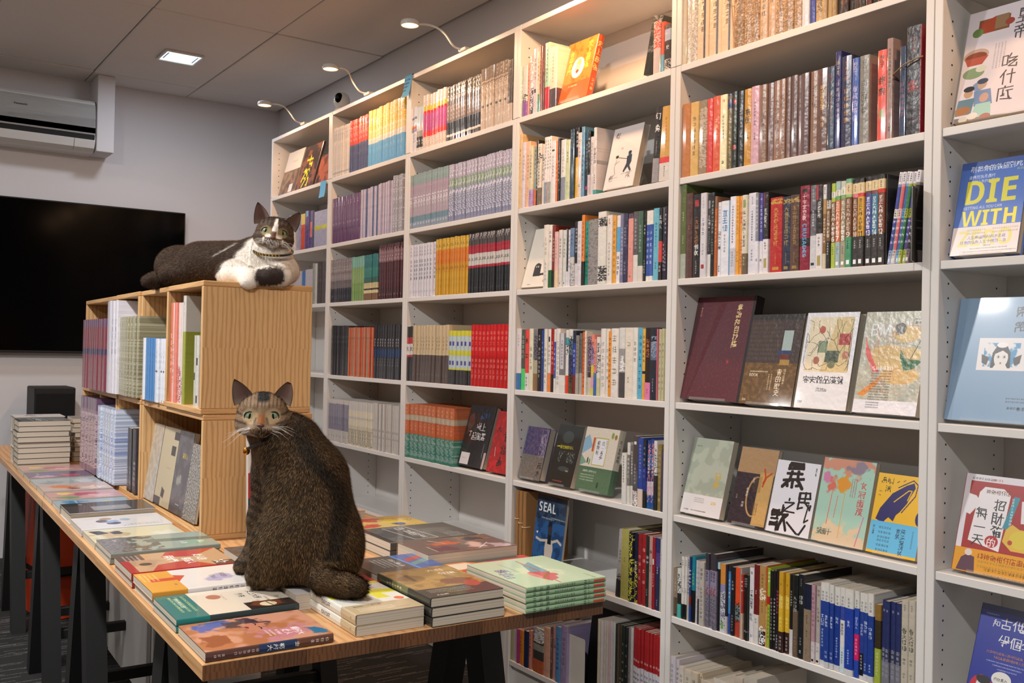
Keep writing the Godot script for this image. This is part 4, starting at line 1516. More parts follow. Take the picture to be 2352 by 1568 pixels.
func furry(m: Mesher, last: int, count: int, flow: Callable, tint: Callable, long: Callable, wide: float, seed_: int) -> MultiMesh:
	# short blades of hair over the triangles of a skin
	var r := RandomNumberGenerator.new()
	r.seed = seed_
	var acc := PackedFloat32Array()
	var total := 0.0
	var n := last / 3
	for k in n:
		var a := m.v[m.ix[k * 3]]
		total += (m.v[m.ix[k * 3 + 1]] - a).cross(m.v[m.ix[k * 3 + 2]] - a).length()
		acc.append(total)
	var blade := Mesher.new()
	for q in [[-0.5, 0.0, 0.0], [0.5, 0.0, 0.0], [-0.4, 0.5, 0.05], [0.4, 0.5, 0.05], [0.0, 1.0, 0.16]]:
		blade.v.append(Vector3(q[0], q[1], q[2]))
		blade.n.append(Vector3.BACK)
		blade.uv.append(Vector2.ZERO)
		blade.c.append(Color.WHITE)
	blade.ix = PackedInt32Array([0, 2, 1, 1, 2, 3, 2, 4, 3])
	var mm := MultiMesh.new()
	mm.transform_format = MultiMesh.TRANSFORM_3D
	mm.use_colors = true
	mm.mesh = blade.mesh(M.fur)
	mm.instance_count = count
	for i in count:
		var k := acc.bsearch(r.randf() * total)
		k = mini(k, n - 1)
		var i0 := m.ix[k * 3]
		var i1 := m.ix[k * 3 + 1]
		var i2 := m.ix[k * 3 + 2]
		var u := r.randf()
		var w := r.randf()
		if u + w > 1.0:
			u = 1.0 - u
			w = 1.0 - w
		var p := m.v[i0] + (m.v[i1] - m.v[i0]) * u + (m.v[i2] - m.v[i0]) * w
		var nn := (m.n[i0] * (1.0 - u - w) + m.n[i1] * u + m.n[i2] * w).normalized()
		var f: Vector3 = flow.call(p, nn)
		f = (f - nn * f.dot(nn)).normalized() + Vector3(r.randf_range(-1, 1), r.randf_range(-1, 1), r.randf_range(-1, 1)) * 0.22
		var dir := (f + nn * r.randf_range(0.22, 0.5)).normalized()
		var side := dir.cross(nn).normalized()
		var l: float = long.call(p) * r.randf_range(0.7, 1.25)
		var wd := wide * r.randf_range(0.7, 1.3)
		mm.set_instance_transform(i, Transform3D(Basis(side * wd, dir * l, side.cross(dir) * l), p - nn * 0.0006))
		mm.set_instance_color(i, tint.call(p, r))
	return mm

func cat_head(f: Flesh) -> void:
	# face towards +z, crown towards +y
	f.k = 300.0
	f.oval(Vector3(0, 0.006, -0.006), Vector3(0.0475, 0.0405, 0.044))
	f.oval(Vector3(0, -0.012, 0.012), Vector3(0.040, 0.026, 0.032))
	for s in [-1.0, 1.0]:
		f.oval(Vector3(s * 0.030, -0.013, 0.010), Vector3(0.021, 0.022, 0.022))       # cheeks
		f.oval(Vector3(s * 0.0105, -0.0195, 0.0415), Vector3(0.0125, 0.0095, 0.0115))  # whisker pads
		f.limb(Vector3(s * 0.012, 0.020, 0.030), Vector3(s * 0.030, 0.018, 0.018), 0.0075, 0.007)  # brows
	f.limb(Vector3(0, 0.016, 0.031), Vector3(0, -0.0105, 0.0465), 0.0085, 0.0062)     # bridge of the nose
	f.oval(Vector3(0, -0.0305, 0.034), Vector3(0.0115, 0.0075, 0.0105))               # chin
	f.oval(Vector3(0, -0.020, 0.026), Vector3(0.024, 0.014, 0.018))

func cat_face(o: Node3D, xf: Transform3D, iris: Color, nose_c: Color, seed_: int, lid: Color) -> void:
	# eyes, nose, mouth and whiskers; parts of the cat
	var r := RandomNumberGenerator.new()
	r.seed = seed_
	var im_ := plain(iris, 0.06)
	im_.clearcoat_enabled = true
	var black := plain(Color(0.01, 0.01, 0.01), 0.08)
	var rim := plain(Color(0.035, 0.025, 0.02), 0.5)
	for s in [-1.0, 1.0]:
		var e := Transform3D(Basis(Vector3.UP, s * 0.30) * Basis(Vector3.BACK, s * 0.16), Vector3(s * 0.0205, 0.0030, 0.0268))
		var eye := Node3D.new()
		eye.name = "eye"
		o.add_child(eye, true)
		eye.transform = xf * e
		var m := Mesher.new()
		m.ball(Vector3.ZERO, Vector3(0.0112, 0.0108, 0.0105), 14)
		put(eye, "iris", m.mesh(im_))
		m = Mesher.new()
		m.ball(Vector3(-s * 0.0014, 0, 0.0092), Vector3(0.0024, 0.0066, 0.0018), 10)
		put(eye, "pupil", m.mesh(black))
		m = Mesher.new()
		var ring := PackedVector3Array()
		for k in 25:
			var a := TAU * k / 24
			var q := Vector3(cos(a) * 0.0100, sin(a) * 0.0086 + 0.0006 - s * cos(a) * 0.0012, 0.0)
			q.z = 0.0108 * sqrt(maxf(0.0, 1.0 - (q.x * q.x + q.y * q.y) / (0.0125 * 0.0125))) + 0.0006
			ring.append(q)
		m.tube(ring, 0.00125, 6)
		put(eye, "eyelid", m.mesh(rim))
		m = Mesher.new()
		var cover: Array = []
		for i in 6:
			# the upper lid, a slip of skin over the top of the ball
			var up: float = 0.0116 - 0.0020 * i / 5.0
			var row := PackedVector3Array()
			for k in 13:
				var xx := lerpf(-0.0108, 0.0108, k / 12.0)
				var yy: float = up - 0.0040 * pow(absf(xx) / 0.0108, 2.0) * (1.0 + 0.25 * i / 5.0) - s * xx * 0.10
				row.append(Vector3(xx, yy, sqrt(maxf(0.0, 0.0121 * 0.0121 - xx * xx * 0.9 - yy * yy * 0.9))))
			cover.append(row)
		m.grid(cover, false)
		put(eye, "upper_lid", m.mesh(plain(lid, 0.8)))
	var m2 := Mesher.new()
	m2.ball(Vector3(0, -0.0125, 0.0528), Vector3(0.0066, 0.0040, 0.0036), 8)
	m2.ball(Vector3(0, -0.0158, 0.0530), Vector3(0.0026, 0.0032, 0.0026), 8)
	m2.t = Transform3D.IDENTITY
	var nose := put(o, "nose", m2.mesh(plain(nose_c, 0.45)))
	nose.transform = xf
	var m3 := Mesher.new()
	m3.tube(PackedVector3Array([Vector3(0, -0.017, 0.0545), Vector3(0, -0.0215, 0.0535)]), 0.0007, 6)
	for s in [-1.0, 1.0]:
		m3.tube(PackedVector3Array([Vector3(0, -0.0215, 0.0532), Vector3(s * 0.004, -0.0255, 0.0515), Vector3(s * 0.009, -0.0275, 0.0475), Vector3(s * 0.0145, -0.0265, 0.041)]), 0.0009, 6)
	put(o, "mouth", m3.mesh(rim)).transform = xf
	var m4 := Mesher.new()
	for s in [-1.0, 1.0]:
		for k in 9:
			var a := Vector3(s * r.randf_range(0.010, 0.018), -0.015 - 0.0028 * (k % 4), r.randf_range(0.044, 0.049))
			var dir := Vector3(s * 1.0, r.randf_range(-0.55, 0.12), r.randf_range(-0.1, 0.3)).normalized()
			var l := r.randf_range(0.035, 0.062)
			m4.tube(PackedVector3Array([a, a + dir * l * 0.5, a + dir * l + Vector3(0, -0.012 * l / 0.05, -0.006)]), PackedFloat32Array([0.00028, 0.0002, 0.00007]), 4)
	put(o, "whiskers", m4.mesh(plain(Color(0.92, 0.90, 0.86), 0.4))).transform = xf

func tabby_face(p: Vector3) -> Color:
	var base := lin(0.50, 0.40, 0.30)
	var dark := lin(0.155, 0.115, 0.085)
	var c := base
	c = c.lerp(lin(0.27, 0.21, 0.15), smoothstep(0.020, -0.012, p.z))
	# crown and the M on the brow
	if p.y > 0.016 and p.z > -0.02:
		var k := 0.5 + 0.5 * cos(p.x * 900.0)
		c = c.lerp(dark, smoothstep(0.60, 0.9, k) * smoothstep(0.016, 0.024, p.y) * 0.75)
		c = c.lerp(lin(0.06, 0.055, 0.05), smoothstep(0.014, 0.008, absf(p.x - 0.002)) * smoothstep(0.026, 0.034, p.y))
	# lines that run back from the corners of the eyes and over the cheeks
	var side := absf(p.x)
	if side > 0.027:
		for y0 in [0.004, -0.011]:
			c = c.lerp(dark, smoothstep(0.0035, 0.0012, absf(p.y - y0 - (side - 0.03) * 0.25)) * 0.8)
	# pale rings round the eyes, rusty bridge, pale muzzle
	var eye := Vector2(side - 0.0205, p.y - 0.0035).length()
	if p.z > 0.012:
		c = c.lerp(lin(0.68, 0.58, 0.44), smoothstep(0.0165, 0.0130, eye) * 0.75)
		c = c.lerp(lin(0.56, 0.35, 0.19), smoothstep(0.0085, 0.005, side) * smoothstep(0.012, 0.004, p.y) * smoothstep(-0.014, -0.008, p.y))
		c = c.lerp(dark, smoothstep(0.003, 0.001, absf(side - 0.0105 - (p.y + 0.002) * -0.3)) * smoothstep(0.004, 0.0, p.y) * smoothstep(-0.013, -0.008, p.y) * 0.7)
	if p.y < -0.010 and p.z > 0.018:
		c = c.lerp(lin(0.62, 0.53, 0.45), smoothstep(-0.010, -0.017, p.y) * 0.85)
		if side > 0.006:
			c = c.lerp(dark, smoothstep(0.55, 0.9, sin(p.y * 1900.0)) * smoothstep(0.030, 0.010, side) * 0.5)
	if p.y < -0.024 and p.z > 0.0:
		c = c.lerp(lin(0.66, 0.60, 0.54), 0.7)
	return c

func tabby_coat(p: Vector3) -> Color:
	# cat frame: x to the right as seen from the viewer, y up, z towards the viewer
	var c := lin(0.225, 0.165, 0.105)
	var spine := 0.052 + 0.022 * sin(clampf(p.y / 0.24, 0, 1) * 2.6) - smoothstep(0.16, 0.30, p.y) * 0.075
	c = c.lerp(lin(0.085, 0.07, 0.06), smoothstep(0.022, 0.008, absf(p.x - spine)) * smoothstep(-0.02, 0.03, p.z) * 0.85)
	c = c.lerp(lin(0.31, 0.25, 0.17), smoothstep(0.03, -0.07, p.x) * smoothstep(0.2, 0.05, p.y) * 0.7)
	if p.x < -0.072 and p.y < 0.23:
		c = c.lerp(lin(0.07, 0.05, 0.04), 0.75 * smoothstep(0.35, 0.8, 0.5 + 0.5 * sin(p.y * 330.0 + p.x * 90.0)))
	if p.x < -0.05 and p.y > 0.19:
		c = c.lerp(lin(0.19, 0.14, 0.10), 0.6)
		c = c.lerp(lin(0.42, 0.31, 0.22), smoothstep(-0.075, -0.105, p.x) * smoothstep(0.2, 0.25, p.y) * 0.6)
	if p.y < 0.06 and p.z > 0.085 and p.x > 0.03:
		c = c.lerp(lin(0.36, 0.28, 0.19), 0.7)
	return c

func tabby_cat() -> void:
	var o := thing("cat", "brown ticked tabby cat sitting on the table books, back turned, looking over its shoulder", "cat", CAT_AT, 0.9633)
	var f := Flesh.new()
	f.k = 110.0
	f.oval(Vector3(0.010, 0.080, 0.000), Vector3(0.096, 0.084, 0.092))
	f.oval(Vector3(-0.048, 0.066, 0.030), Vector3(0.054, 0.066, 0.062))
	f.oval(Vector3(0.070, 0.062, 0.018), Vector3(0.042, 0.062, 0.062))
	f.limb(Vector3(0.008, 0.115, -0.002), Vector3(-0.006, 0.195, -0.022), 0.088, 0.077)
	f.limb(Vector3(-0.006, 0.195, -0.022), Vector3(-0.036, 0.262, -0.030), 0.077, 0.056)
	f.limb(Vector3(-0.045, 0.240, -0.055), Vector3(-0.066, 0.150, -0.085), 0.055, 0.045)
	f.limb(Vector3(-0.046, 0.262, -0.032), Vector3(-0.086, 0.300, -0.026), 0.052, 0.043)
	f.limb(Vector3(-0.080, 0.270, -0.040), Vector3(-0.090, 0.190, -0.080), 0.040, 0.036)
	f.chain([Vector3(-0.088, 0.190, -0.080), Vector3(-0.110, 0.105, -0.086), Vector3(-0.122, 0.030, -0.080), Vector3(-0.139, 0.014, -0.052)], [0.036, 0.024, 0.0175, 0.0165])
	f.chain([Vector3(-0.040, 0.170, -0.105), Vector3(-0.046, 0.080, -0.125), Vector3(-0.052, 0.016, -0.110)], [0.034, 0.023, 0.018])
	f.limb(Vector3(-0.085, 0.016, 0.040), Vector3(-0.096, 0.013, 0.010), 0.020, 0.016)
	f.chain([Vector3(0.040, 0.030, 0.075), Vector3(0.062, 0.026, 0.112), Vector3(0.100, 0.028, 0.140), Vector3(0.128, 0.028, 0.155)], [0.024, 0.019, 0.018, 0.016])
	var m := Mesher.new()
	f.skin(m, 0.0058, Transform3D.IDENTITY, tabby_coat)
	var hx := Transform3D(Basis(Vector3.UP, 0.20) * Basis(Vector3.RIGHT, 0.03), Vector3(-0.093, 0.318, -0.010))
	var h := Flesh.new()
	cat_head(h)
	h.skin(m, 0.0027, hx, tabby_face)
	var body_end := m.ix.size()
	var back := func(_p: Vector3) -> Color: return lin(0.30, 0.23, 0.17)
	ear(m, hx * Transform3D(Basis(Vector3.BACK, 0.34) * Basis(Vector3.UP, -0.30), Vector3(-0.0345, 0.026, -0.004)), 0.044, 0.050, 0.0, back, lin(0.40, 0.31, 0.27))
	ear(m, hx * Transform3D(Basis(Vector3.BACK, -0.42) * Basis(Vector3.UP, 0.25), Vector3(0.0345, 0.026, -0.004)), 0.040, 0.048, 0.10, back, lin(0.46, 0.37, 0.32))
	var sk := MeshInstance3D.new()
	sk.mesh = m.mesh(M.skin)
	sk.name = "body"
	o.add_child(sk)
	var inv := hx.affine_inverse()
	var on_head := func(p: Vector3) -> bool:
		return (inv * p).length() < 0.056 and (inv * p).y > -0.036
	var flow := func(p: Vector3, n: Vector3) -> Vector3:
		if on_head.call(p):
			var q := inv * p
			return hx.basis * (Vector3(q.x * 1.2, q.y + 0.012, -0.03) if q.z > 0.0 else Vector3(q.x, -0.01, -0.03))
		if p.y < 0.06 and p.z > 0.085 and p.x > 0.03:
			return Vector3(0.6, 0.0, 0.7)
		return Vector3(0.25 * p.x / 0.1, -1.0, 0.15)
	var tint := func(p: Vector3, r: RandomNumberGenerator) -> Color:
		if on_head.call(p):
			var c := tabby_face(inv * p)
			return (c * r.randf_range(0.75, 1.2)).clamp()
		var b := tabby_coat(p)
		if p.y < 0.06 and p.z > 0.11 and p.x > 0.108:
			b = b.lerp(lin(0.06, 0.05, 0.045), 0.7)
		var a := r.randf()
		if a < 0.24:
			return b.lerp(lin(0.60, 0.47, 0.31), r.randf_range(0.4, 0.9) * clampf(b.r * 22.0, 0.1, 1.0))
		return b * r.randf_range(0.45, 1.0)
	var long := func(p: Vector3) -> float:
		var q := inv * p
		if on_head.call(p):
			return 0.0022 if q.z > 0.030 else (0.0038 if q.z > 0.005 else 0.0055)
		return 0.011 if p.y < 0.06 and p.z > 0.085 and p.x > 0.03 else (0.005 if p.x < -0.092 else 0.0085)
	var fur := MultiMeshInstance3D.new()
	fur.name = "fur"
	fur.multimesh = furry(m, body_end, HAIRS_TABBY, flow, tint, long, 0.00055, 5)
	fur.set_meta("kind", "stuff")
	o.add_child(fur)
	cat_face(o, hx, Color(0.42, 0.52, 0.38), Color(0.33, 0.19, 0.15), 3, Color(0.34, 0.26, 0.19))
	var t := Mesher.new()
	var ring := PackedVector3Array()
	for k in 25:
		var a := TAU * k / 24
		ring.append(Vector3(-0.076 + cos(a) * 0.050, 0.272 + cos(a) * 0.020, -0.034 + sin(a) * 0.052))
	t.tube(ring, 0.003, 6)
	var col := put(o, "collar", t.mesh(plain(Color(0.10, 0.07, 0.05), 0.6)))
	t = Mesher.new()
	t.ball(Vector3(-0.126, 0.248, -0.022), Vector3(0.007, 0.008, 0.006), 10)
	put(col, "bell", t.mesh(plain(Color(0.75, 0.48, 0.16), 0.25, 0.9)))

const CAT_AT := Vector3(3.442, 0.742, 1.2)
const HAIRS_TABBY := 150000
const HAIRS_WHITE := 120000

func white_face(p: Vector3) -> Color:
	var white := lin(0.88, 0.84, 0.79)
	var brown := lin(0.30, 0.22, 0.165)
	var dark := lin(0.105, 0.085, 0.075)
	var c := white
	# dark cap with a white blaze that widens towards the nose
	var mid := 0.0015
	var blaze := 0.0028 + 0.0042 * smoothstep(0.034, 0.004, p.y)
	var cap := smoothstep(-0.014, -0.010, p.y + absf(p.x) * 0.10) if p.z > 0.0 else smoothstep(-0.026, -0.016, p.y)
	if absf(p.x) > 0.026:
		cap = smoothstep(-0.030, -0.024, p.y)
	var b := brown
	if p.y > 0.018:
		b = b.lerp(dark, 0.75 * smoothstep(0.3, 0.7, 0.5 + 0.5 * cos(p.x * 620.0)) * smoothstep(0.018, 0.025, p.y))
		b = b.lerp(dark, 0.8 * smoothstep(0.030, 0.040, p.y))
	if absf(p.x) > 0.026:
		b = b.lerp(dark, smoothstep(0.004, 0.001, absf(p.y - 0.002)) * 0.7 + smoothstep(0.005, 0.002, absf(p.y + 0.012)) * 0.5)
	c = c.lerp(b, cap)
	if p.z > 0.010:
		c = c.lerp(white, smoothstep(blaze + 0.0012, blaze, absf(p.x - mid)) * smoothstep(0.042, 0.036, p.y))
		# white under the eyes beside the nose
		c = c.lerp(white, smoothstep(0.0065, 0.0045, Vector2((absf(p.x) - 0.0145) * 0.75, p.y + 0.0085).length()))
		# brown nose and moustache
		var side := absf(p.x)
		c = c.lerp(lin(0.36, 0.235, 0.16), smoothstep(0.0072, 0.0052, side) * smoothstep(0.006, 0.002, p.y) * smoothstep(-0.022, -0.016, p.y))
		c = c.lerp(lin(0.33, 0.235, 0.175), smoothstep(0.0240, 0.0205, side) * smoothstep(-0.011, -0.0150, p.y) * smoothstep(-0.036, -0.031, p.y) * smoothstep(0.020, 0.026, p.z))
		var eye := Vector2(side - 0.0205, p.y - 0.0035).length()
		c = c.lerp(lin(0.60, 0.54, 0.36), smoothstep(0.0145, 0.0125, eye) * 0.6)
	if p.y < -0.030 and p.z > 0.02:
		c = c.lerp(lin(0.50, 0.38, 0.31), 0.7)
	return c

func white_coat(p: Vector3) -> Color:
	var white := lin(0.87, 0.83, 0.78)
	var brown := lin(0.205, 0.150, 0.110)
	var edge := -0.080 + (p.y - 0.01) * 0.90 + 0.004 * sin(p.y * 210.0)
	var c := white.lerp(brown, smoothstep(edge + 0.006, edge - 0.006, p.x))
	if p.y > 0.075 and p.x < -0.03:
		var d := absf(p.x + 0.082 - (p.y - 0.088) * 2.2)
		c = c.lerp(lin(0.74, 0.70, 0.66), smoothstep(0.006, 0.002, d) * smoothstep(0.075, 0.085, p.y) * 0.85)
	var arm := Geometry3D.get_closest_point_to_segment(p, Vector3(0.062, 0.014, 0.056), Vector3(0.096, 0.018, 0.050)).distance_to(p)
	c = c.lerp(lin(0.17, 0.125, 0.10), smoothstep(0.028, 0.021, arm + 0.003 * sin(p.x * 700.0)))
	return c

func white_cat() -> void:
	var o := thing("cat", "white cat with dark brown back and masked face, lying on top of the pine boxes", "cat", WHITE_AT, 0.9633)
	var f := Flesh.new()
	f.k = 120.0
	f.oval(Vector3(0.052, 0.060, -0.024), Vector3(0.068, 0.055, 0.050))
	f.oval(Vector3(0.016, 0.070, -0.052), Vector3(0.060, 0.054, 0.056))
	f.limb(Vector3(0.000, 0.064, -0.07), Vector3(-0.180, 0.068, -0.20), 0.055, 0.060)
	f.oval(Vector3(-0.255, 0.061, -0.255), Vector3(0.068, 0.060, 0.066))
	f.oval(Vector3(-0.225, 0.036, -0.190), Vector3(0.062, 0.036, 0.055))
	f.limb(Vector3(0.045, 0.085, -0.030), Vector3(0.074, 0.122, -0.012), 0.046, 0.040)
	f.limb(Vector3(0.070, 0.072, -0.006), Vector3(0.082, 0.112, 0.0), 0.040, 0.036)
	f.chain([Vector3(-0.300, 0.028, -0.290), Vector3(-0.335, 0.022, -0.285), Vector3(-0.350, 0.019, -0.262)], [0.022, 0.019, 0.016])
	f.chain([Vector3(-0.046, 0.030, -0.020), Vector3(-0.020, 0.024, 0.022), Vector3(0.018, 0.017, 0.046), Vector3(0.030, 0.008, 0.060)], [0.032, 0.027, 0.0185, 0.0165])
	f.chain([Vector3(0.110, 0.036, -0.020), Vector3(0.104, 0.022, 0.020), Vector3(0.074, 0.016, 0.042), Vector3(0.058, 0.014, 0.046)], [0.030, 0.023, 0.018, 0.016])
	for q in [[0.022, 0.003], [0.030, 0.001], [0.038, 0.002]]:
		f.limb(Vector3(q[0], q[1] + 0.004, 0.062), Vector3(q[0] + 0.001, q[1] - 0.004, 0.071), 0.0066, 0.0058)
	var m := Mesher.new()
	f.skin(m, 0.0055, Transform3D.IDENTITY, white_coat)
	var hx := Transform3D(Basis(Vector3.UP, 0.22) * Basis(Vector3.BACK, -0.13) * Basis(Vector3.RIGHT, 0.02), Vector3(0.0800, 0.1290, 0.010))
	var h := Flesh.new()
	cat_head(h)
	h.skin(m, 0.0027, hx, white_face)
	var body_end := m.ix.size()
	var back := func(_p: Vector3) -> Color: return lin(0.25, 0.18, 0.14)
	ear(m, hx * Transform3D(Basis(Vector3.BACK, 0.30) * Basis(Vector3.UP, -0.25), Vector3(-0.0345, 0.026, -0.004)), 0.044, 0.054, 0.0, back, lin(0.42, 0.31, 0.27))
	ear(m, hx * Transform3D(Basis(Vector3.BACK, -0.50) * Basis(Vector3.UP, 0.30), Vector3(0.0345, 0.025, -0.004)), 0.040, 0.050, 0.06, back, lin(0.44, 0.34, 0.29))
	var sk := MeshInstance3D.new()
	sk.mesh = m.mesh(M.skin)
	sk.name = "body"
	o.add_child(sk)
	var inv := hx.affine_inverse()
	var on_head := func(p: Vector3) -> bool:
		return (inv * p).length() < 0.056 and (inv * p).y > -0.036
	var flow := func(p: Vector3, _n: Vector3) -> Vector3:
		if on_head.call(p):
			var q := inv * p
			return hx.basis * (Vector3(q.x * 1.2, q.y + 0.012, -0.03) if q.z > 0.0 else Vector3(q.x, -0.01, -0.03))
		return Vector3(-0.5, -0.55, -0.4) if p.x < 0.02 else Vector3(0.1, -1.0, 0.2)
	var tint := func(p: Vector3, r: RandomNumberGenerator) -> Color:
		if on_head.call(p):
			return (white_face(inv * p) * r.randf_range(0.82, 1.12)).clamp()
		var b := white_coat(p + Vector3(r.randf_range(-0.006, 0.006), 0, 0))
		if b.r < 0.3 and r.randf() < 0.16:
			return b.lerp(lin(0.5, 0.42, 0.34), r.randf_range(0.2, 0.6))
		return (b * r.randf_range(0.7, 1.08)).clamp()
	var long := func(p: Vector3) -> float:
		if on_head.call(p):
			return 0.0022 if (inv * p).z > 0.028 else 0.0042
		return 0.0032 if p.z > 0.03 and p.y < 0.04 else (0.0075 if p.x > -0.02 else 0.0085)
	var fur := MultiMeshInstance3D.new()
	fur.name = "fur"
	fur.multimesh = furry(m, body_end, HAIRS_WHITE, flow, tint, long, 0.0005, 6)
	fur.set_meta("kind", "stuff")
	o.add_child(fur)
	cat_face(o, hx, Color(0.43, 0.46, 0.31), Color(0.40, 0.24, 0.18), 8, Color(0.22, 0.165, 0.13))
	var t := Mesher.new()
	var ring := PackedVector3Array()
	for k in 25:
		var a := TAU * k / 24
		ring.append(Vector3(0.076 + cos(a) * 0.050, 0.087 + sin(a) * -0.016 + cos(a) * -0.004, 0.004 + sin(a) * 0.049))
	t.tube(ring, 0.0032, 6)
	var col := put(o, "collar", t.mesh(plain(Color(0.05, 0.05, 0.05), 0.5)))
	t = Mesher.new()
	for k in 9:
		var a := TAU * (4.0 + k * 0.6) / 24
		t.t = Transform3D(Basis(Vector3.UP, PI / 2 - a), Vector3(0.076 + cos(a) * 0.053, 0.087 + sin(a) * -0.016 + cos(a) * -0.004, 0.004 + sin(a) * 0.052))
		t.box(Vector3.ZERO, Vector3(0.0044, 0.006, 0.002), 0.0006)
	put(col, "gold_letters", t.mesh(plain(Color(0.72, 0.55, 0.18), 0.3, 0.8)))

const WHITE_AT := Vector3(2.748, 1.357, 1.095)

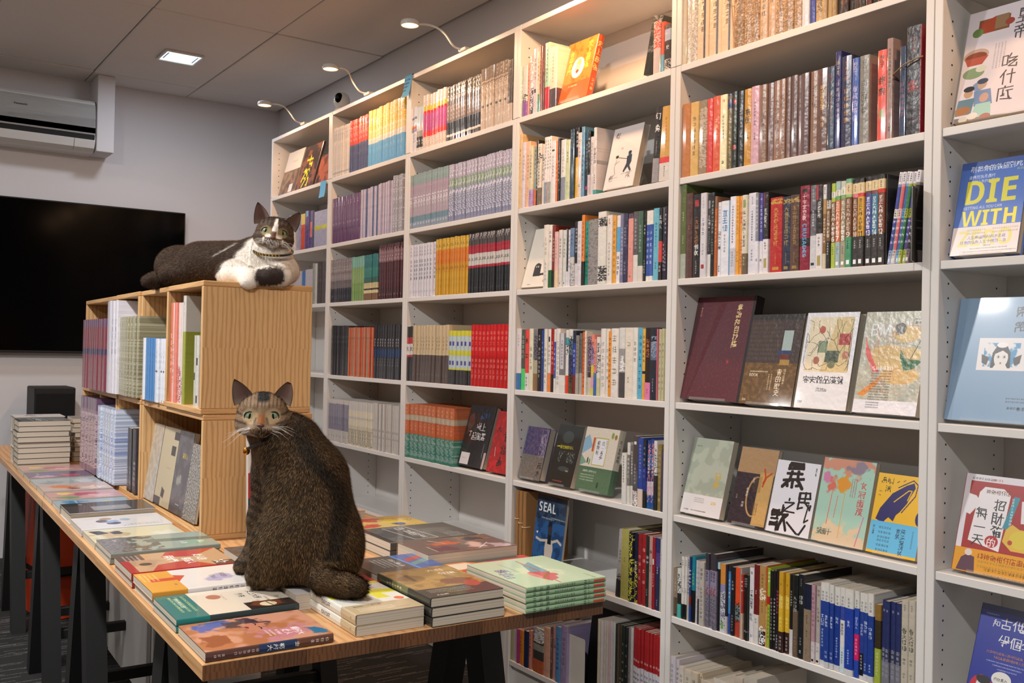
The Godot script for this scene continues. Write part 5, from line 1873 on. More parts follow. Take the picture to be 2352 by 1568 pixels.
# ------------------------------------------------------------------ data
const GLYPHS := """一 0595
二 1484 0898
三 1282 2575 0898
十 0494 4049
大 0393 404309 4399
天 1181 0494 414409 4499
人 405509 4599
云 1181 0494 440978 6799
星 b2074 2272 2515 1686 4549 0999
师 1006 3008 4292 4247 9297 7079
師 1002 b0235 b0538 0208 4191 4387 8387 7079 4347 4393
点 4044 4274 b2475 0709 2729 5759 7799
智 2002 0262 0464 33 3206 3456 b6194 b2669 2777
慧 0141 0343 2004 5191 5393 7004 1484 1686 8486 0789 2739 3739 3989 7778
念 405502 4592 2464 1648 0609 5658 8698
心 1406 2428 2878 7876 4353 8486
禅 1011 0333 3309 1619 b4284 4694 7279 4464
学 1011 4041 8071 0294 0293 2464 6455 5559 5949 0696
學 1014 8084 1281 3052 5032 0595 0506 9596 2676 7657 5759 5949 0797
与 2024 1282 1286 8286 8689 8968 0666
事 0191 b2274 4049 0595 2787 8588
時 b0037 0333 4191 4494 4696 8489 8979 5667
以 1017 1736 5063 8005 8599 8549
記 0040 1232 b0648 5191 9194 9454 5458 5898 9896
好 2009 0343 4307 5191 9173 7379 7969 4595
自 4031 b1189 1383 1686
張 0030 3033 3303 0306 0636 3639 3919 5055 5191 5292 5494 4595 5559 5577 9599
物 1003 0242 2009 0645 5033 4292 9289 8978 6248 7258
史 b1184 4050 405509 2699
在 0292 3004 2529 4484 6369 3999
家 4041 0292 0204 9294 2474 4407 4449 4938 5509 5485 6599
最 b2083 2181 0494 1419 3439 1636 0848 5594 9459 5599
每 2002 1181 2228 8289 0595 1282 1288 8889 4344 4647
毎 2002 1181 1289 0595
北 3039 0333 0838 6069 9264 6999 9996
劉 2002 3050 b1144 0435 2435 0545 2529 0949 6266 8089 8979
不 0191 5109 5159 5395
和 3010 0242 2009 2306 2446 b5287
書 1181 0393 1585 4045 b2679 2777
是 b2074 2272 0595 5559 2709 5799 2607
上 4049 4484 0999
作 3004 2229 5033 4292 6269 6494 6696
佛 3004 2229 4191 9193 9343 4345 4595 9598 9878 5149 7079
靈 1080 0191 4044 2223 6263 b3456 b7496 0797 1989 4749 6778
長 2026 2080 2272 2474 0595 2629 2949 4699 8558
吃 b0137 5042 4393 4693 4595 9548 4899 9997
火 405509 5599 1325 8364
幻 2003 0323 2305 0536 3707 3738 5191 9189 8979
象 3012 3060 6043 b1285 4309 4347 4738 6597 5579
多 3004 3070 7005 6415 8409 4454 4594 9409
南 0191 4043 0389 b0389 3344 6354 2575 4549 2777
得 2003 2205 1519 b4083 4272 3494 3696 7489 8979 4556
神 1011 0232 3205 1519 2527 b4287 6069 4494
店 4041 0191 1109 5359 b3689 5356 5585
個 2004 1319 b3099 5383 6266 b5587
小 5059 5948 2407 7497
植 2029 0343 2306 2446 4191 6062 b5387 5686 3999 3339
女 300779 7009 0393
間 0009 b0043 b5093 9099 b3679 3777
讀 0131 0333 b0638 6063 4393 b5586 5676 5848 7898
法 0021 0324 0916 4292 6065 3595 6508 5888 7799
經 2002 0222 2205 0545 1519 5191 6042 7062 9072 5484 6468 4898
首 3042 7061 0292 b2479 2676 4234 2777
山 4048 0308 0888 8388
皇 4031 b2085 2272 1686 0999 4649 2575
死 0191 3104 1242 4208 1425 6068 6898 9896 9255
園 b0099 2171 4043 b3456 3658 5577
春 1181 0393 4407 4497 b3569 3767
愛 7010 4041 0292 0203 9293 2435 6408 0645 2665
香 7010 0292 4005 4295 4045 b2579 2777
黑 b2074 4046 2272 1585 0696 0809 3839 5859 8899
中 b0285 4049
章 4041 1181 2133 6153 0393 b2476 2575 0797 4649
詒 0030 1232 b0638 6043 4394 7294 b4588
稿 3010 0242 2009 2305 2436 5191 6061 b5173 4598 b4598 b6687
安 4041 0292 0204 9294 4326 2699 6419 0595
錄 2002 2042 1333 0545 2549 0949 5080 8083 4393 7379 5567 9465 6548 7499
號 b0033 0444 1416 1637 3729 6062 6081 5292 5209 6494 7266 6695 7278 5749 7779 7999 9997
记 1011 0323 2328 2846 4181 8185 8545 4548 4898 9896
白 4031 b1189 1585
使 3004 2229 4191 b4384 6005 6539 4699
民 b1083 1019 1948 1585 5055 5599 9997 3555
之 4041 1383 8327 1608 0899 0508
歌 0040 b0132 4034 0444 b0637 4549 6042 5292 9283 735659 7349 7399
獎 1004 1232 3039 6052 5173 8044 0595 4509 5599
推 2029 2918 0242 0725 6042 5149 7071 5292 7279 5494 5696 5999
你 3004 2229 5033 4292 9284 6269 6958 5437 8497
到 0050 2003 3042 0545 2538 0949 6166 8089 8979
花 0191 3032 6062 3304 2429 6369 6999 9996 9355
財 b0037 0232 0434 0709 2749 4393 7079 7969 7048
而 0191 4033 0309 0393 9399 3338 6368
奇 0292 4003 4284 0594 b1658 0595 8589 8979
柑 2029 0343 2306 2446 5059 8089 4292 5585 5989
仔 3004 2229 4191 9172 7279 7969 4595
貓 3010 3021 4003 3345 2449 4918 2446 4191 6052 b5488 5686 7478
可 0191 b1456 8189 8969
成 1282 1209 1545 4548 4837 5058 5899 9997 8347 7081
為 2031 5041 1282 4207 1484 1636 3686 8689 8978 2728 4748 6768
力 1383 8389 8969 4044 4409
強 0030 3033 3303 0306 0636 3639 3919 6044 4474 b4586 6369 4999 7799
哲 2025 0242 0535 7051 5155 5393 7375 b2679
門 0009 b0043 b5093 9099 0242 5292
始 2005 0343 4008 0548 0343 6043 4394 8093 b5689
極 2029 0343 2306 2446 4090 5053 4143 b4354 5354 8387 6373 6394 3999 5446
限 0009 0030 3033 3436 3616 b5083 5059 5968 5599 8566
風 1007 0709 1081 8187 8799 b3466 3243 5248 2868 6778
後 2003 2305 1519 6043 4373 7345 4575 6539 5687 4899
玫 0030 0434 2028 0939 5043 4292 8249 4499
瑰 0030 0434 2028 0939 b4184 6164 5549 6568 6898 9896 8697
有 0292 4007 b3479 3777 3575
趣 2025 1333 0545 2528 0699 4070 4488 6191 9166 6299
情 2029 0206 4191 4292 4494 4649 4686 8689 8978 4777 7074
潮 0021 0324 0916 5053 3171 3575 3878 5579 9099 8292 8494
濕 0021 0324 0916 b4083 5445 8475 3999 7687
憶 2029 0206 3344 6061 4191 4393 4848 3738 5758 5878 7789
郵 3010 0252 3038 1317 0555 0858 6069 6090 9073 7395
票 0191 b1284 3034 5054 0696 4649 2709 7799
集 3003 4051 2181 2373 2575 4146 0696 4649 4709 4799
次 0021 0415 5033 4292 9284 6355 5509 5599
完 4041 0292 0204 9294 2474 0696 3609 5668 6898 9896
全 404402 2575 2777 4549 0999
懂 2029 0206 4191 5053 8083 b4586 4888 3999
教 2024 1242 0454 4005 1636 2629 2918 0747 6292 8249 5399
弘 0030 3033 3303 0306 0636 3639 3919 6058 5898 8699 6068
堂 4042 1122 8171 0304 0393 9394 b3466 1787 4649 0999
課 0030 1232 b0638 4292 6069 3595 6539 6699
我 3012 0292 3039 3918 0646 5057 5799 9997 8437 7081
度 4041 0191 0109 2292 3135 6165 3565 2686 8609 2799
眾 b1083 3033 6063 3406 4449 2445 6599
生 2004 1383 1686 4049 0999
超 2024 1232 0444 2428 0609 1999 5080 8084 6045 b5688
越 2024 1232 0444 2428 0609 1999 5058 4292 8306 9091
字 4041 0292 0203 9293 2474 7455 5559 5949 0696
軍 0191 0102 9192 b2475 2272 4149 0797 2575
聖 0050 1013 4014 b6084 4549 0999 2777
戰 b0022 b3052 b0346 0747 2329 606899 5283 8437 8081
乘 7020 0292 4049 2327 6367 4509 5599
妙 2005 0343 4008 0548 7074 5235 9295 9449
蓮 0191 3032 6062 0528 2999 0819 4383 b4486 4585 6338 3787
華 0191 3032 6062 0494 3338 6368 0696 4349
頂 0040 2029 2918 5090 7061 b5287 5585 6749 7799
金 404402 4494 2474 2676 4449 0999
直 0191 4042 b2278 2474 2676 0999
圓 b0099 b3467 3728 6788
場 2028 0343 0737 b5083 3494 5594 9489 8979 6548 7568
道 2031 6051 3292 0427 2999 0819
歷 0191 0109 2343 3236 2425 5393 7376 5659 3739 2999
館 2003 2042 b1345 1639 1719 7071 5292 5253 9293 b6486 6469 b6689
容 4041 0292 0204 9294 3425 6474 4407 4497 b3669
品 b2074 b0549 b5599
藻 0191 3032 6062 0314 0515 0917 b5375 b3556 b7596 3797 6669 6739 6799
范 0191 3032 6062 0314 0515 0917 4383 8386 8676 4348 4898 9897
旭 2025 0242 202509 4248 4898 9896 b6195 6393
侖 404402 4494 2464 1519 1585 8589 3538 6568 1787
第 2002 1141 6052 5191 0393 9395 1595 1517 1797 9798 9878 4349 4709
名 3004 3070 7005 2434 b3589
手 7010 1383 0595 4049 4938
專 0191 b1284 4045 0696 6669 6958 2739
夜 4041 0191 3209 1419 5244 5383 8448 4599
靜 0040 0242 2003 b0538 8063 5283 8387 4595 6369 6958
衣 4041 0292 3338 3856 8255 4499
冠 0102 0191 9193 1333 0545 1608 3438 3849 5493 8389 8978 6566
渡 0021 0324 0916 6061 3191 3108 4393 5145 7175 5575 4686 8639 4799
島 5031 b2063 2424 2024 2484 1585 8588 8878 0608 0848 4546
嶼 1016 0206 3237 9097 3797 4839 8899
派 0021 0324 0916 8041 4247 5348 6299 9255
周 1008 0809 1080 8088 8878 4044 4144 2464 b3567
夢 0191 3032 6062 4344 0595 9597 4609 4686 8609
蝶 b0134 2039 0839 4191 5053 8084 4595 6469 6548 6699
詩 0030 1232 b0638 7073 5191 4393 4595 8589 8979 5666
別 b1042 2406 0444 4449 4938 2407 6166 8089 8979
把 2029 2918 0242 0725 b4184 6164 4148 4898 9896
錢 2002 2042 1333 0545 2549 0949 5393 6054 4696 6599 8568
留 3011 1115 1534 5090 9084 5065 b1589 4549 1787
開 0009 b0043 b5093 9099 2575 1686 3509 5559
麗 1040 6090 b0133 b5183 0595 0509 4344 2575 5659 5999 9997
招 2029 2918 0242 0725 4191 9184 8474 6144 b4588
祕 1011 0232 3205 1519 2527 4346 5058 5898 9896 8485 7039
零 1080 0191 4044 2223 6263 4504 4594 3656 2676 7659 4849
食 404402 4494 b2475 2628 2848 4599
工 1181 4048 0898
房 3151 1184 1109 1484 4454 2595 4509 4686 8688 8878
公 3004 6094 4507 0778 6699
古 0292 4046 b1689
代 3004 2229 4393 505799 9997 8081
霸 1080 0191 4043 b0435 0646 0848 2629 5493 b5489 5686
擊 0444 2005 5080 5054 8083 8393 5494 9445 5595 2676 4549 4938
掌 4042 1021 8071 0304 0393 9394 b3455 2676 0797 4549 4938
什 3004 2229 4393 7079
麼 4041 0191 0109 3236 6378 5393 4526 2646 2899 7789
帝 4041 0191 2133 6153 0304 0393 9394 1518 1585 8588 8878 4349
帖 2029 1217 1232 3236 6065 6393 b5589
喜 1181 4043 b2364 0595 b2679 2434
嶺 4042 0203 8083 2405 2445 0646 5394 b5487 5565 7899
起 2024 1131 0444 2428 2646 0609 1999 5080 8084 5454 5457 5797 9796
雲 1080 0191 4044 2223 6263 1575 0696 4608 0878 6788
丁 0191 5059 5938
關 0009 b0043 b5093 9099 3546 3639 5659 2767
薦 0191 3032 6062 0209 2292 b2485 4244 2686 8688 8878 3738 5758
增 2028 0343 0737 4051 8071 b4184 6164 b5588 5777
加 0252 2005 2409 5248 4837 b6288
過 b4184 b5577 4448 8488 0424 0427 2999 0819
要 0191 b1284 3034 5054 0595 4426 2688 6408
元 1181 0494 3406 3409 5458 5898 9896
都 0252 2006 0454 5006 b1548 1646 6069 6090 9073 7395 9579
頭 0040 b0133 0848 5090 7061 b5286 5848 7899
口 b1288
必 1316 2428 2878 7876 8309 9496
用 1008 0809 1080 8088 8978 1383 1686 4049
下 0191 4049 5375
暴 b2082 2181 1484 3336 6366 0696 3609 6699 4649 2728 7868
的 2012 b0249 0545 6042 5292 9289 8978 6476
抄 2029 2918 0242 0725 7075 5243 8294 9459
命 404402 4494 2575 b1649 6069 6696 9698 9888
意 4041 1181 2224 7274 0494 b2578 2676 0829 3949 6869 8899
插 2029 2918 0242 0725 5091 4393 7079 b4689
本 0292 4049 404308 4398 2777
圖 b0099 b3163 1484 4345 b2578 b4667
回 b0099 b3366
由 b1289 1585 4059
水 4049 4938 1333 3308 8255 4599
已 1181 8184 1484 1419 1999 9996
己 1181 8184 1484 1419 1999 9996
方 4041 0292 4244 4409 4585 8589 8979
班 0131 0434 2129 0838 4147 5009 6191 6494 7179 5799
試 0030 1232 b0538 4292 4686 5686 4989 6064 6499 9997 8091"""
const STYLE_TEXT := """8 364 d9d2c8 *b8b0a6:.0-1
33 365 c9bda6
21 368 d8d0c4 *a9a196:.0-1
32 369 d5ccbf *a9a196:.0-1
54 372 e3c3a4/55565e@.0:.62-.78 ~444:.2-.75:8
62 382 e3c3a4/6d6e76@.0:.62-.78 ~444:.2-.75:8
46 388 b09272 *80694f:.0-1
36 392 b89b7c *80694f:.0-1
38 396 b3967a *80694f:.0-1
38 399 b89c7e ~333:.5-.8:5
35 403 b3967a ~222:.3-.7:7
40 406 bb9f82 *8a7258:.0-1
45 410 b59879 *8a7258:.0-1
37 405 b99d80 *8a7258:.0-1
34 391 c9ccd8 !334a8c:.2-.95:DANA.LAM
26 384 44509a !dde:.2-.95:DANA.LAM
31 359 b39a70 *7b6544:.2-.9
23 352 a98f66
20 346 b0976d
20 340 9f875f
21 330 3a302c
29 323 42342f *6b4a3d:.1-.9
21 316 35302f
23 310 4a3b35
27 303 38302e
27 295 5a3330
27 288 332f30
20 281 4a2a28
18 276 312c2c
43 268 c07a45
41 269 d9b26a ~654:.2-.75:7
41 270 97826a *c0b09a:.1-.9
30 271 d8423a ~e8b0a0:.3-.5:4
36 276 d9603c ~f0c090:.3-.6:4
34 275 f3ecc0 ~c44:.06-.12:1 ~333:.28-.6:7 ~222:.88-.94:1
25 276 2c2a55/6b5f3a@.03/2c2a55@.07/6b5f3a@.2 ~b8a060:.35-.8:8
25 280 1d2620 #c03028:.1-.16 #c03028:.7-.76 ~70806a:.25-.6:6
28 279 23272b ~ddd:.22-.4:5 ~aaa:.52-.62:2
36 282 c8912f =222:.26-.46:事後 ~333:.56-.66:3
39 286 d3a9b8 ~333:.2-.52:8 ~444:.6-.7:3
34 285 8d6f5d ~4a342a:.3-.7:6
30 288 7d6460 ~4d3a38:.3-.6:5
28 291 94705a ~4a342a:.25-.65:5
29 293 8f6c57 ~4a342a:.2-.4:2
22 297 7a625c ~4a342a:.2-.5:4
29 300 6a5350
19 298 715853 ~4a342a:.2-.6:6
35 299 685150 ~4a342a:.2-.5:5
35 300 90705c ~4a342a:.2-.45:3
45 303 6b4e45 =d9b45a:.2-.5:時間的玫瑰 ~c8a050:.58-.72:2
31 305 34455c ~b04038:.1-.2:2 ~c07040:.32-.7:8
26 355 2c2b6b ~c8b070:.1-.25:3 ~b8a8a0:.32-.75:8
46 334 363350 ~c07a50:.06-.28:4 ~c09040:.36-.76:5
29 319 4c6bb8 =e0d4e8:.05-.2:劉以鬯 =c9b8e0:.32-.74:有趣的事情 ~223:.9-.94:2
43 324 8d8b82 =5c5b58:.05-.22:劉以鬯 =4c4b48:.28-.66:潮濕的記憶
38 331 ea5f50 =442:.06-.2:劉以鬯 =332:.3-.54:郵票 #9aa06a:.66-.76
25 369 a98f8a ~443:.1-.5:10 ~333:.88-.93:2
26 325 3a4a68 ~a06070:.4-.8:6
59 388 2a2628/8b1f2b@.0:.93-1 ~b03028:.1-.25:3 =a83028:.5-.62:集 ~702020:.86-.9:1
29 347 5c6b3a/a9b0a0@.74 ~c8cc9a:.3-.4:4 ~c8cc9a:.55-.64:4
34 312 5a3d38 ~b86a40:.38-.44:2
39 306 262325 #a83030:.07-.15 =c07a40:.25-.6:一次完全讀懂 =eee:.6-.74:佛教 ~bbb:.8-.96:6
31 308 d5d3da ~a0a0aa:.05-.2:4 ~556:.3-.52:4 ~889:.6-.75:4 #a03030:.85-.9
19 307 1f1f22/dcd8d6@.73 #9a9aa0:.08-.18 =eee:.26-.42:這時佛陀 ~888:.45-.7:9
20 310 1d2220 ~aaa:.1-.5:9 ~888:.55-.75:6
13 297 8a6248/b9642e@.15 ~e0b080:.3-.6:6
17 273 e6e4ea ~888:.05-.3:6 =222:.4-.66:圓覺道場 ~222:.86-.95:3
41 274 e4e6ee/6fb0dc@.0:0-.04/6fb0dc@.0:.96-1 =3478b8:.12-.42:直現経 ~678:.45-.7:6
30 288 e9e7ee/c8c8d2@.66 ~446:.12-.6:14 ~889:.7-.9:6
17 289 eaa83a ~a86820:.06-.5:9 ~9a6a20:.7-.85:4
17 291 e0944a ~c05a20:.06-.15:3 =b03020:.2-.36:抱雪法 ~b05028:.55-.92:9
25 291 dcd5c0/6f6048@.74 #8aa060:.06-.16 =222:.2-.66:弘一大師的16堂課 ~c8b890:.78-.9:3
40 297 e0dfe8 ~667:.05-.15:4 ~445:.22-.6:12 ~667:.7-.85:4
15 298 8a8c98/e6e4ea@.6 ~eee:.06-.1:1 ~ddd:.15-.5:7 ~333:.82-.88:1
17 297 4a4aa0/e6e4ea@.6 ~eee:.06-.1:1 ~ddd:.15-.5:7 ~333:.82-.88:1
26 296 2a2626/8a2a30@.0:0-.3/2a2626@.18/e6e2e4@.58 =eee:.2-.44:我不度眾生 ~333:.62-.72:3 #b0a060:.82-.94
58 273 b82a28 *c8a040:.02-.08 =c8a040:.13-.66:大乘妙法蓮華經 ~c09038:.75-.9:6 #c09038:.93-.97
39 274 2c3148 *b09048:.03-.09 =b09048:.13-.66:大佛頂首楞嚴經 ~a08040:.75-.9:6 #a08040:.93-.97
42 278 5b4033 *b09048:.03-.09 =b09048:.13-.66:金山御製梁皇寶懺 ~a08040:.75-.9:6 #a08040:.93-.97
45 309 8c2038/2a1a22@.62/8c2038@.72 #222:.04-.08 =f0d8dc:.1-.42:十字軍聖戰 !60b0e0:.45-.68:CRUSADES ~d8b0b8:.7-.86:6
29 309 6d6c72/3a3a40@.3/6d6c72@.34/d0d0d4@.6 ~ccc:.05-.2:4 ~ddd:.3-.5:6 #222:.92-.95
30 310 2a2626/c03038@.0:0-.35/2a2626@.18/e6e2e4@.58 =eee:.2-.4:超越生死 ~333:.62-.74:3 #b0a060:.84-.96
17 312 e6e2e0/b89058@.17/8a6230@.35/d8c8a8@.82 ~333:.03-.12:4 ~eee:.4-.7:8
18 316 2a2626/c9c4c0@.2/7a5a3c@.3/2a2626@.68 ~333:.2-.28:3 =eee:.33-.64:星云大师点智慧 ~ccc:.7-.85:5
20 315 b6c84a/e9e6d8@.1/b6c84a@.17/8a6a48@.22/b6c84a@.7 ~333:.11-.17:4 =fff:.24-.62:星云大师点智慧 =fff:.63-.69:6 ~564:.75-.85:4
21 318 a8c4c0/e9e6d8@.1/6aa060@.17/d8784a@.22/a8bcc0@.7 ~333:.11-.17:4 =fff:.24-.62:星云大师点智慧 =fff:.63-.69:7 ~466:.75-.85:4 #fff:.93-.97
23 318 d0cec0/e9e6d8@.08/8ab070@.16/9a8a6a@.2/a8a084@.7 ~333:.09-.15:4 =fff:.23-.62:星云大师点智慧 =fff:.63-.69:8 ~554:.75-.85:4 #fff:.93-.97
26 324 6fb08a/e6cfa0@.05/90c878@.18/7a5238@.21/4a9a70@.66 ~433:.07-.15:4 =f0dcc8:.23-.59:星云大师点智慧 =f0dcc8:.6-.66:9 ~233:.7-.8:4 #fff:.92-.97
26 320 2a2827/e6cfa0@.05/e07080@.17/7a5238@.21/3a3634@.66 ~433:.07-.15:4 =f0dcc8:.23-.59:星云大师点智慧 =f0dcc8:.6-.66:10 ~ccc:.7-.8:4 #fff:.92-.97
27 323 2a2827/e6cfa0@.05/d84040@.17/e0a836@.21/3a3634@.66 ~433:.07-.15:4 =332:.23-.59:星云大师点智慧 =332:.6-.66:11 ~ccc:.7-.8:4 #fff:.92-.97
28 327 2a2827/e6cfa0@.05/6a4a50@.16/4a4c98@.2/3a3634@.65 ~433:.07-.15:4 =fff:.23-.59:星云大师点智慧 =fff:.6-.66:13 ~ccc:.7-.8:4 #fff:.92-.97
28 329 2a2827/e6cfa0@.05/8a4a50@.16/3a7a98@.2/3a3634@.65 ~433:.07-.15:4 =fff:.23-.59:星云大师点智慧 =fff:.6-.66:14 ~ccc:.7-.8:4 #fff:.92-.97
28 333 2a2827/e6cfa0@.05/d84030@.16/7a4228@.2/3a3634@.65 ~433:.07-.15:4 =fff:.23-.59:星云大师点智慧 =fff:.6-.66:12 ~ccc:.7-.8:4 #fff:.92-.97
7 333 2a2827
15 335 e4e2e8/8a9ac0@.13/4a50a0@.16/e4e2d8@.4/4a50a0@.5/a8b8d8@.85 ~222:.02-.11:4 ~222:.41-.49:3 =eee:.52-.82:禅学与念 ~334:.86-.92:2 #eee:.94-.98
14 333 e4e2e8/8ac0b0@.13/2a9a90@.16/e4e2d8@.4/2a9a90@.5/a8c8d8@.85 ~222:.02-.11:4 ~222:.41-.49:3 =eee:.52-.82:禅学与念 ~334:.86-.92:2 #eee:.94-.98
14 333 e4e2e8/e09aa0@.13/e06a70@.16/e8c8c8@.4/e06a70@.5/e8d0c8@.85 ~222:.02-.11:4 ~722:.41-.49:3 =eee:.52-.82:禅学与念 ~334:.86-.92:2 #eee:.94-.98
14 332 e4e2e8/80b0e0@.13/4070a8@.16/6aaae0@.4/4070a8@.5/80b8e8@.85 ~222:.02-.11:4 ~222:.41-.49:3 =eee:.52-.82:禅学与念 ~334:.86-.92:2 #eee:.94-.98
14 332 e4e2e8/a8b040@.13/3a7a48@.16/a8b040@.4/3a7a48@.5/b8c050@.85 ~222:.02-.11:4 ~222:.41-.49:3 =eee:.52-.82:禅学与念 ~334:.86-.92:2 #eee:.94-.98
14 331 e4e2e8/a8b040@.13/5a4a98@.16/a8b040@.4/5a4a98@.5/b8c050@.85 ~222:.02-.11:4 ~222:.41-.49:3 =eee:.52-.82:禅学与念 ~334:.86-.92:2 #eee:.94-.98
17 331 e4e2e8/8a8080@.13/2a2626@.16/2a2626@.5/8a7a78@.85 ~222:.02-.11:4 ~eee:.41-.49:3 =eee:.52-.82:禅学与念 ~334:.86-.92:2 #eee:.94-.98
22 176 8c7a66/5a4c3c@.6 ~b8a48c:.2-.5:4 #222:.94-.98
19 182 d0d4d0/2a2a2a@.5/4ab0a8@.72 *333:.1-.5
15 231 d8d4ce/1c1c1c@.76 ~555:.05-.15:3 ~555:.5-.58:3
15 236 b0aca6 ~444:.05-.2:4 ~555:.3-.6:6
10 240 2a3a70/7a3030@.6/2c4a90@.75 ~eee:.2-.5:5
17 243 147f92/141618@.52 ~b0c040:.25-.45:4
13 232 c4bfc4 ~a8a4a8:.1-.8:9
12 233 b0aab4/3a3a40@.6 ~8a8690:.1-.5:5
25 235 b5aea4 ~444:.1-.3:3 ~555:.4-.9:8
21 280 3a363e/8f86a0@.22/7a7484@.55 =333:.24-.38:靈長記 *8a3a34:.42-.55 *55525c:.6-1
12 251 a8c4cc/1a1a1e@.1
26 250 d08a40/8a8ab0@.3/c4c8d0@.4 *667:.4-.9 #7aa060:.85-.95
11 253 2a2430/c0b8b8@.75
13 252 2a2a30/3f78b5@.08/4a8ac0@.12/2c4a90@.7 ~ccd:.2-.5:5
22 254 1c1c20 ~ccc:.2-.35:3 ~999:.7-.95:6
26 254 d8502a/7a8a8c@.55/b04030@.75 *333:.5-.8
8 257 9a9894
11 240 b0382e/c8a890@.6 ~eee:.1-.3:3
11 244 1a1c1a ~aaa:.05-.2:4 ~ccc:.85-.9:1
23 273 dcd8da ~444:.05-.1:1 =333:.3-.56:故事的開頭 =333:.62-.72:劉以 ~333:.9-.95:1
24 287 6d1f20/d8d2cc@.63 ~c8b0a0:.32-.38:2 ~777:.68-.75:2
32 290 b38a52/1c1c1e@.82 ~6a4a20:.1-.28:4 *f0ead8:.28-.42 ~7a5a30:.45-.6:4 *eee:.75-.98
7 296 c05a28/d8a060@.5 *803018:.1-.9
14 292 9ab030/b02a20@.36/9ab030@.46 ~eee:.05-.2:3 ~564:.5-.9:8
16 290 1e1c1c ~aaa:.35-.9:12
13 294 1e1c1c ~c8c8b8:.35-.9:12
15 298 221c20 ~c84a7a:.25-.55:7 ~bbb:.8-.98:5
22 298 c99a28/d8b030@.3/3a2420@.74 ~7a5010:.14-.18:1 =f0d880:.28-.46:吃園飽 ~f0d880:.56-.7:3 ~ccc:.8-.98:4
18 295 1a1c1c/d0cccc@.68 ~aaa:.2-.4:6
23 298 1c1e1e/6a5848@.43 =ccc:.26-.45:火山口的 ~8a7460:.75-.95:5
27 307 1f2224 ~888:.05-.15:4 =bbb:.25-.36:鳥幽 ~999:.75-.85:3 ~ccc:.9-.95:1
33 280 1c2238/8c7a66@.33 ~5a4a3a:.4-.52:4 ~5a4a3a:.6-.7:3 ~5a4a3a:.85-.92:3
18 288 b48f9b/d0c4c8@.73 ~7a4a58:.1-.55:8 ~99878e:.78-.86:2 #222:.95-.98
20 289 b0a79f/d0cac4@.73 ~5a5048:.05-.15:2 ~5a5048:.28-.48:4 ~888:.78-.86:2 #222:.95-.98
22 305 d4d2cc/25408f@.22/d0d0d0@.93 ~667:.1-.22:3 =dde4f4:.38-.52:真幻記 ~c0cce8:.55-.78:6
22 311 d4d2cc/25408f@.22/d0d0d0@.93 ~667:.1-.22:3 =dde4f4:.38-.52:張愛物誌 ~c0cce8:.8-.9:2
26 307 d4d2cc/1f3a8c@.22/d0d0d0@.93 ~667:.1-.22:3 =dde4f4:.36-.44:時天 ~c0cce8:.6-.85:8
21 312 d4d2cc/3a4a9a@.22/dcd8d6@.38/c8d8e0@.7 ~667:.1-.22:3 =333:.42-.56:末輩的糖 ~678:.75-.9:5
38 314 d4d2cc/2440a0@.22/d0d0d0@.93 ~667:.1-.22:3 =dde4f4:.36-.44:春天 ~c0cce8:.7-.88:6
22 316 d4d2cc/2a4aa8@.2/d0286a@.5/2a4aa8@.8 ~667:.1-.2:3 =dde4f4:.3-.44:台港語人 ~f0c0d0:.55-.75:5
19 318 d4d2cc/2a4090@.22/1a1a1e@.7/d0d0d0@.96 ~667:.1-.22:3 =dde4f4:.36-.5:對朝不像 ~ccc:.72-.9:5
19 322 d4d2cc/25408f@.22/d0d0d0@.93 ~667:.1-.22:3 =dde4f4:.32-.46:遺忘錦 ~c0cce8:.8-.9:3
25 324 d4d2cc/25408f@.25/d0d0d0@.93 ~667:.1-.22:3 =dde4f4:.38-.52:魔鏡兼 ~c0cce8:.8-.9:3
27 292 8a6a30/3a3020@.2/a0b040@.55 ~dcb:.6-.9:7
22 315 2a3260/3a3e58@.55/777680@.7 ~aab:.1-.14:1 ~99a:.55-.9:6
28 335 bcb4a4 ~666:.05-.12:3 =443:.3-.55:香火盛薈 ~554:.62-.7:2 ~666:.78-.84:2
33 297 c9c4ca ~667:.1-.4:5
16 296 c8c0c8 ~556:.1-.4:5
26 274 d4ccc0 ~887:.1-.4:5
37 272 ccc4b4 ~665:.1-.4:5
37 277 c8bca8 ~443:.1-.4:5
14 287 c8b8a0/c05a30@.2 *554:.05-.3
59 265 c8bca8
98 292 ccc4b8
43 337 c0b4a4
64 354 b8b0a4
20 193 b8c4b8 *eee:.0-1
29 190 d0d0cc/8a5aa0@.7 *333:.55-.68
12 197 d08a78 ~a05040:.1-.6:7
24 219 b8acac/55505a@.55 *eee:.1-.9
23 240 c8b8c0 ~5a4a50:.15-.5:5 #444:.62-.68
17 226 d8bc98/2a8a60@.7 ~5a4a38:.1-.5:6
14 245 7a4a38 ~c08a70:.2-.6:7
16 244 5a3a34 *a04a48:.2-.4
29 248 98c0a8/b03040@.66 ~446:.1-.6:9
42 225 e0c8b4/4a4048@.68 ~877:.1-.6:9
61 212 262a28 ~ccc:.35-.55:3 *666:.5-.6
37 193 c8b8b4 *e05040:.0-.5
18 187 d8502a/6aa0b0@.65
35 172 5a4a48/a8b0c0@.1/3a3434@.35/c8b8b0@.75 =eee:.45-.55:史 *333:.75-.95
26 272 d8b888 ~a88858:.2-.5:5
18 242 d8d0da ~889:.2-.6:7
26 243 e8bc98 ~a06a4a:.2-.6:7 ~c07a4a:.7-.85:3
24 223 d8d0b0/b49ac8@.72 ~555:.15-.55:7 ~546:.75-.9:4
12 219 889a98/d8733a@.72 ~233:.05-.5:6
13 244 2a2828/1a1a1a@.1 ~999:.3-.8:8
23 224 dcd4c4/7a6c58@.72 ~554:.05-.12:2 *333:.15-.3 ~444:.3-.7:8
18 222 d8d0c8 *444:.15-.6
19 246 e4dcd8/8a98a8@.68 ~777:.05-.5:9
13 246 e4dcd8/b8948a@.68 ~777:.05-.5:9
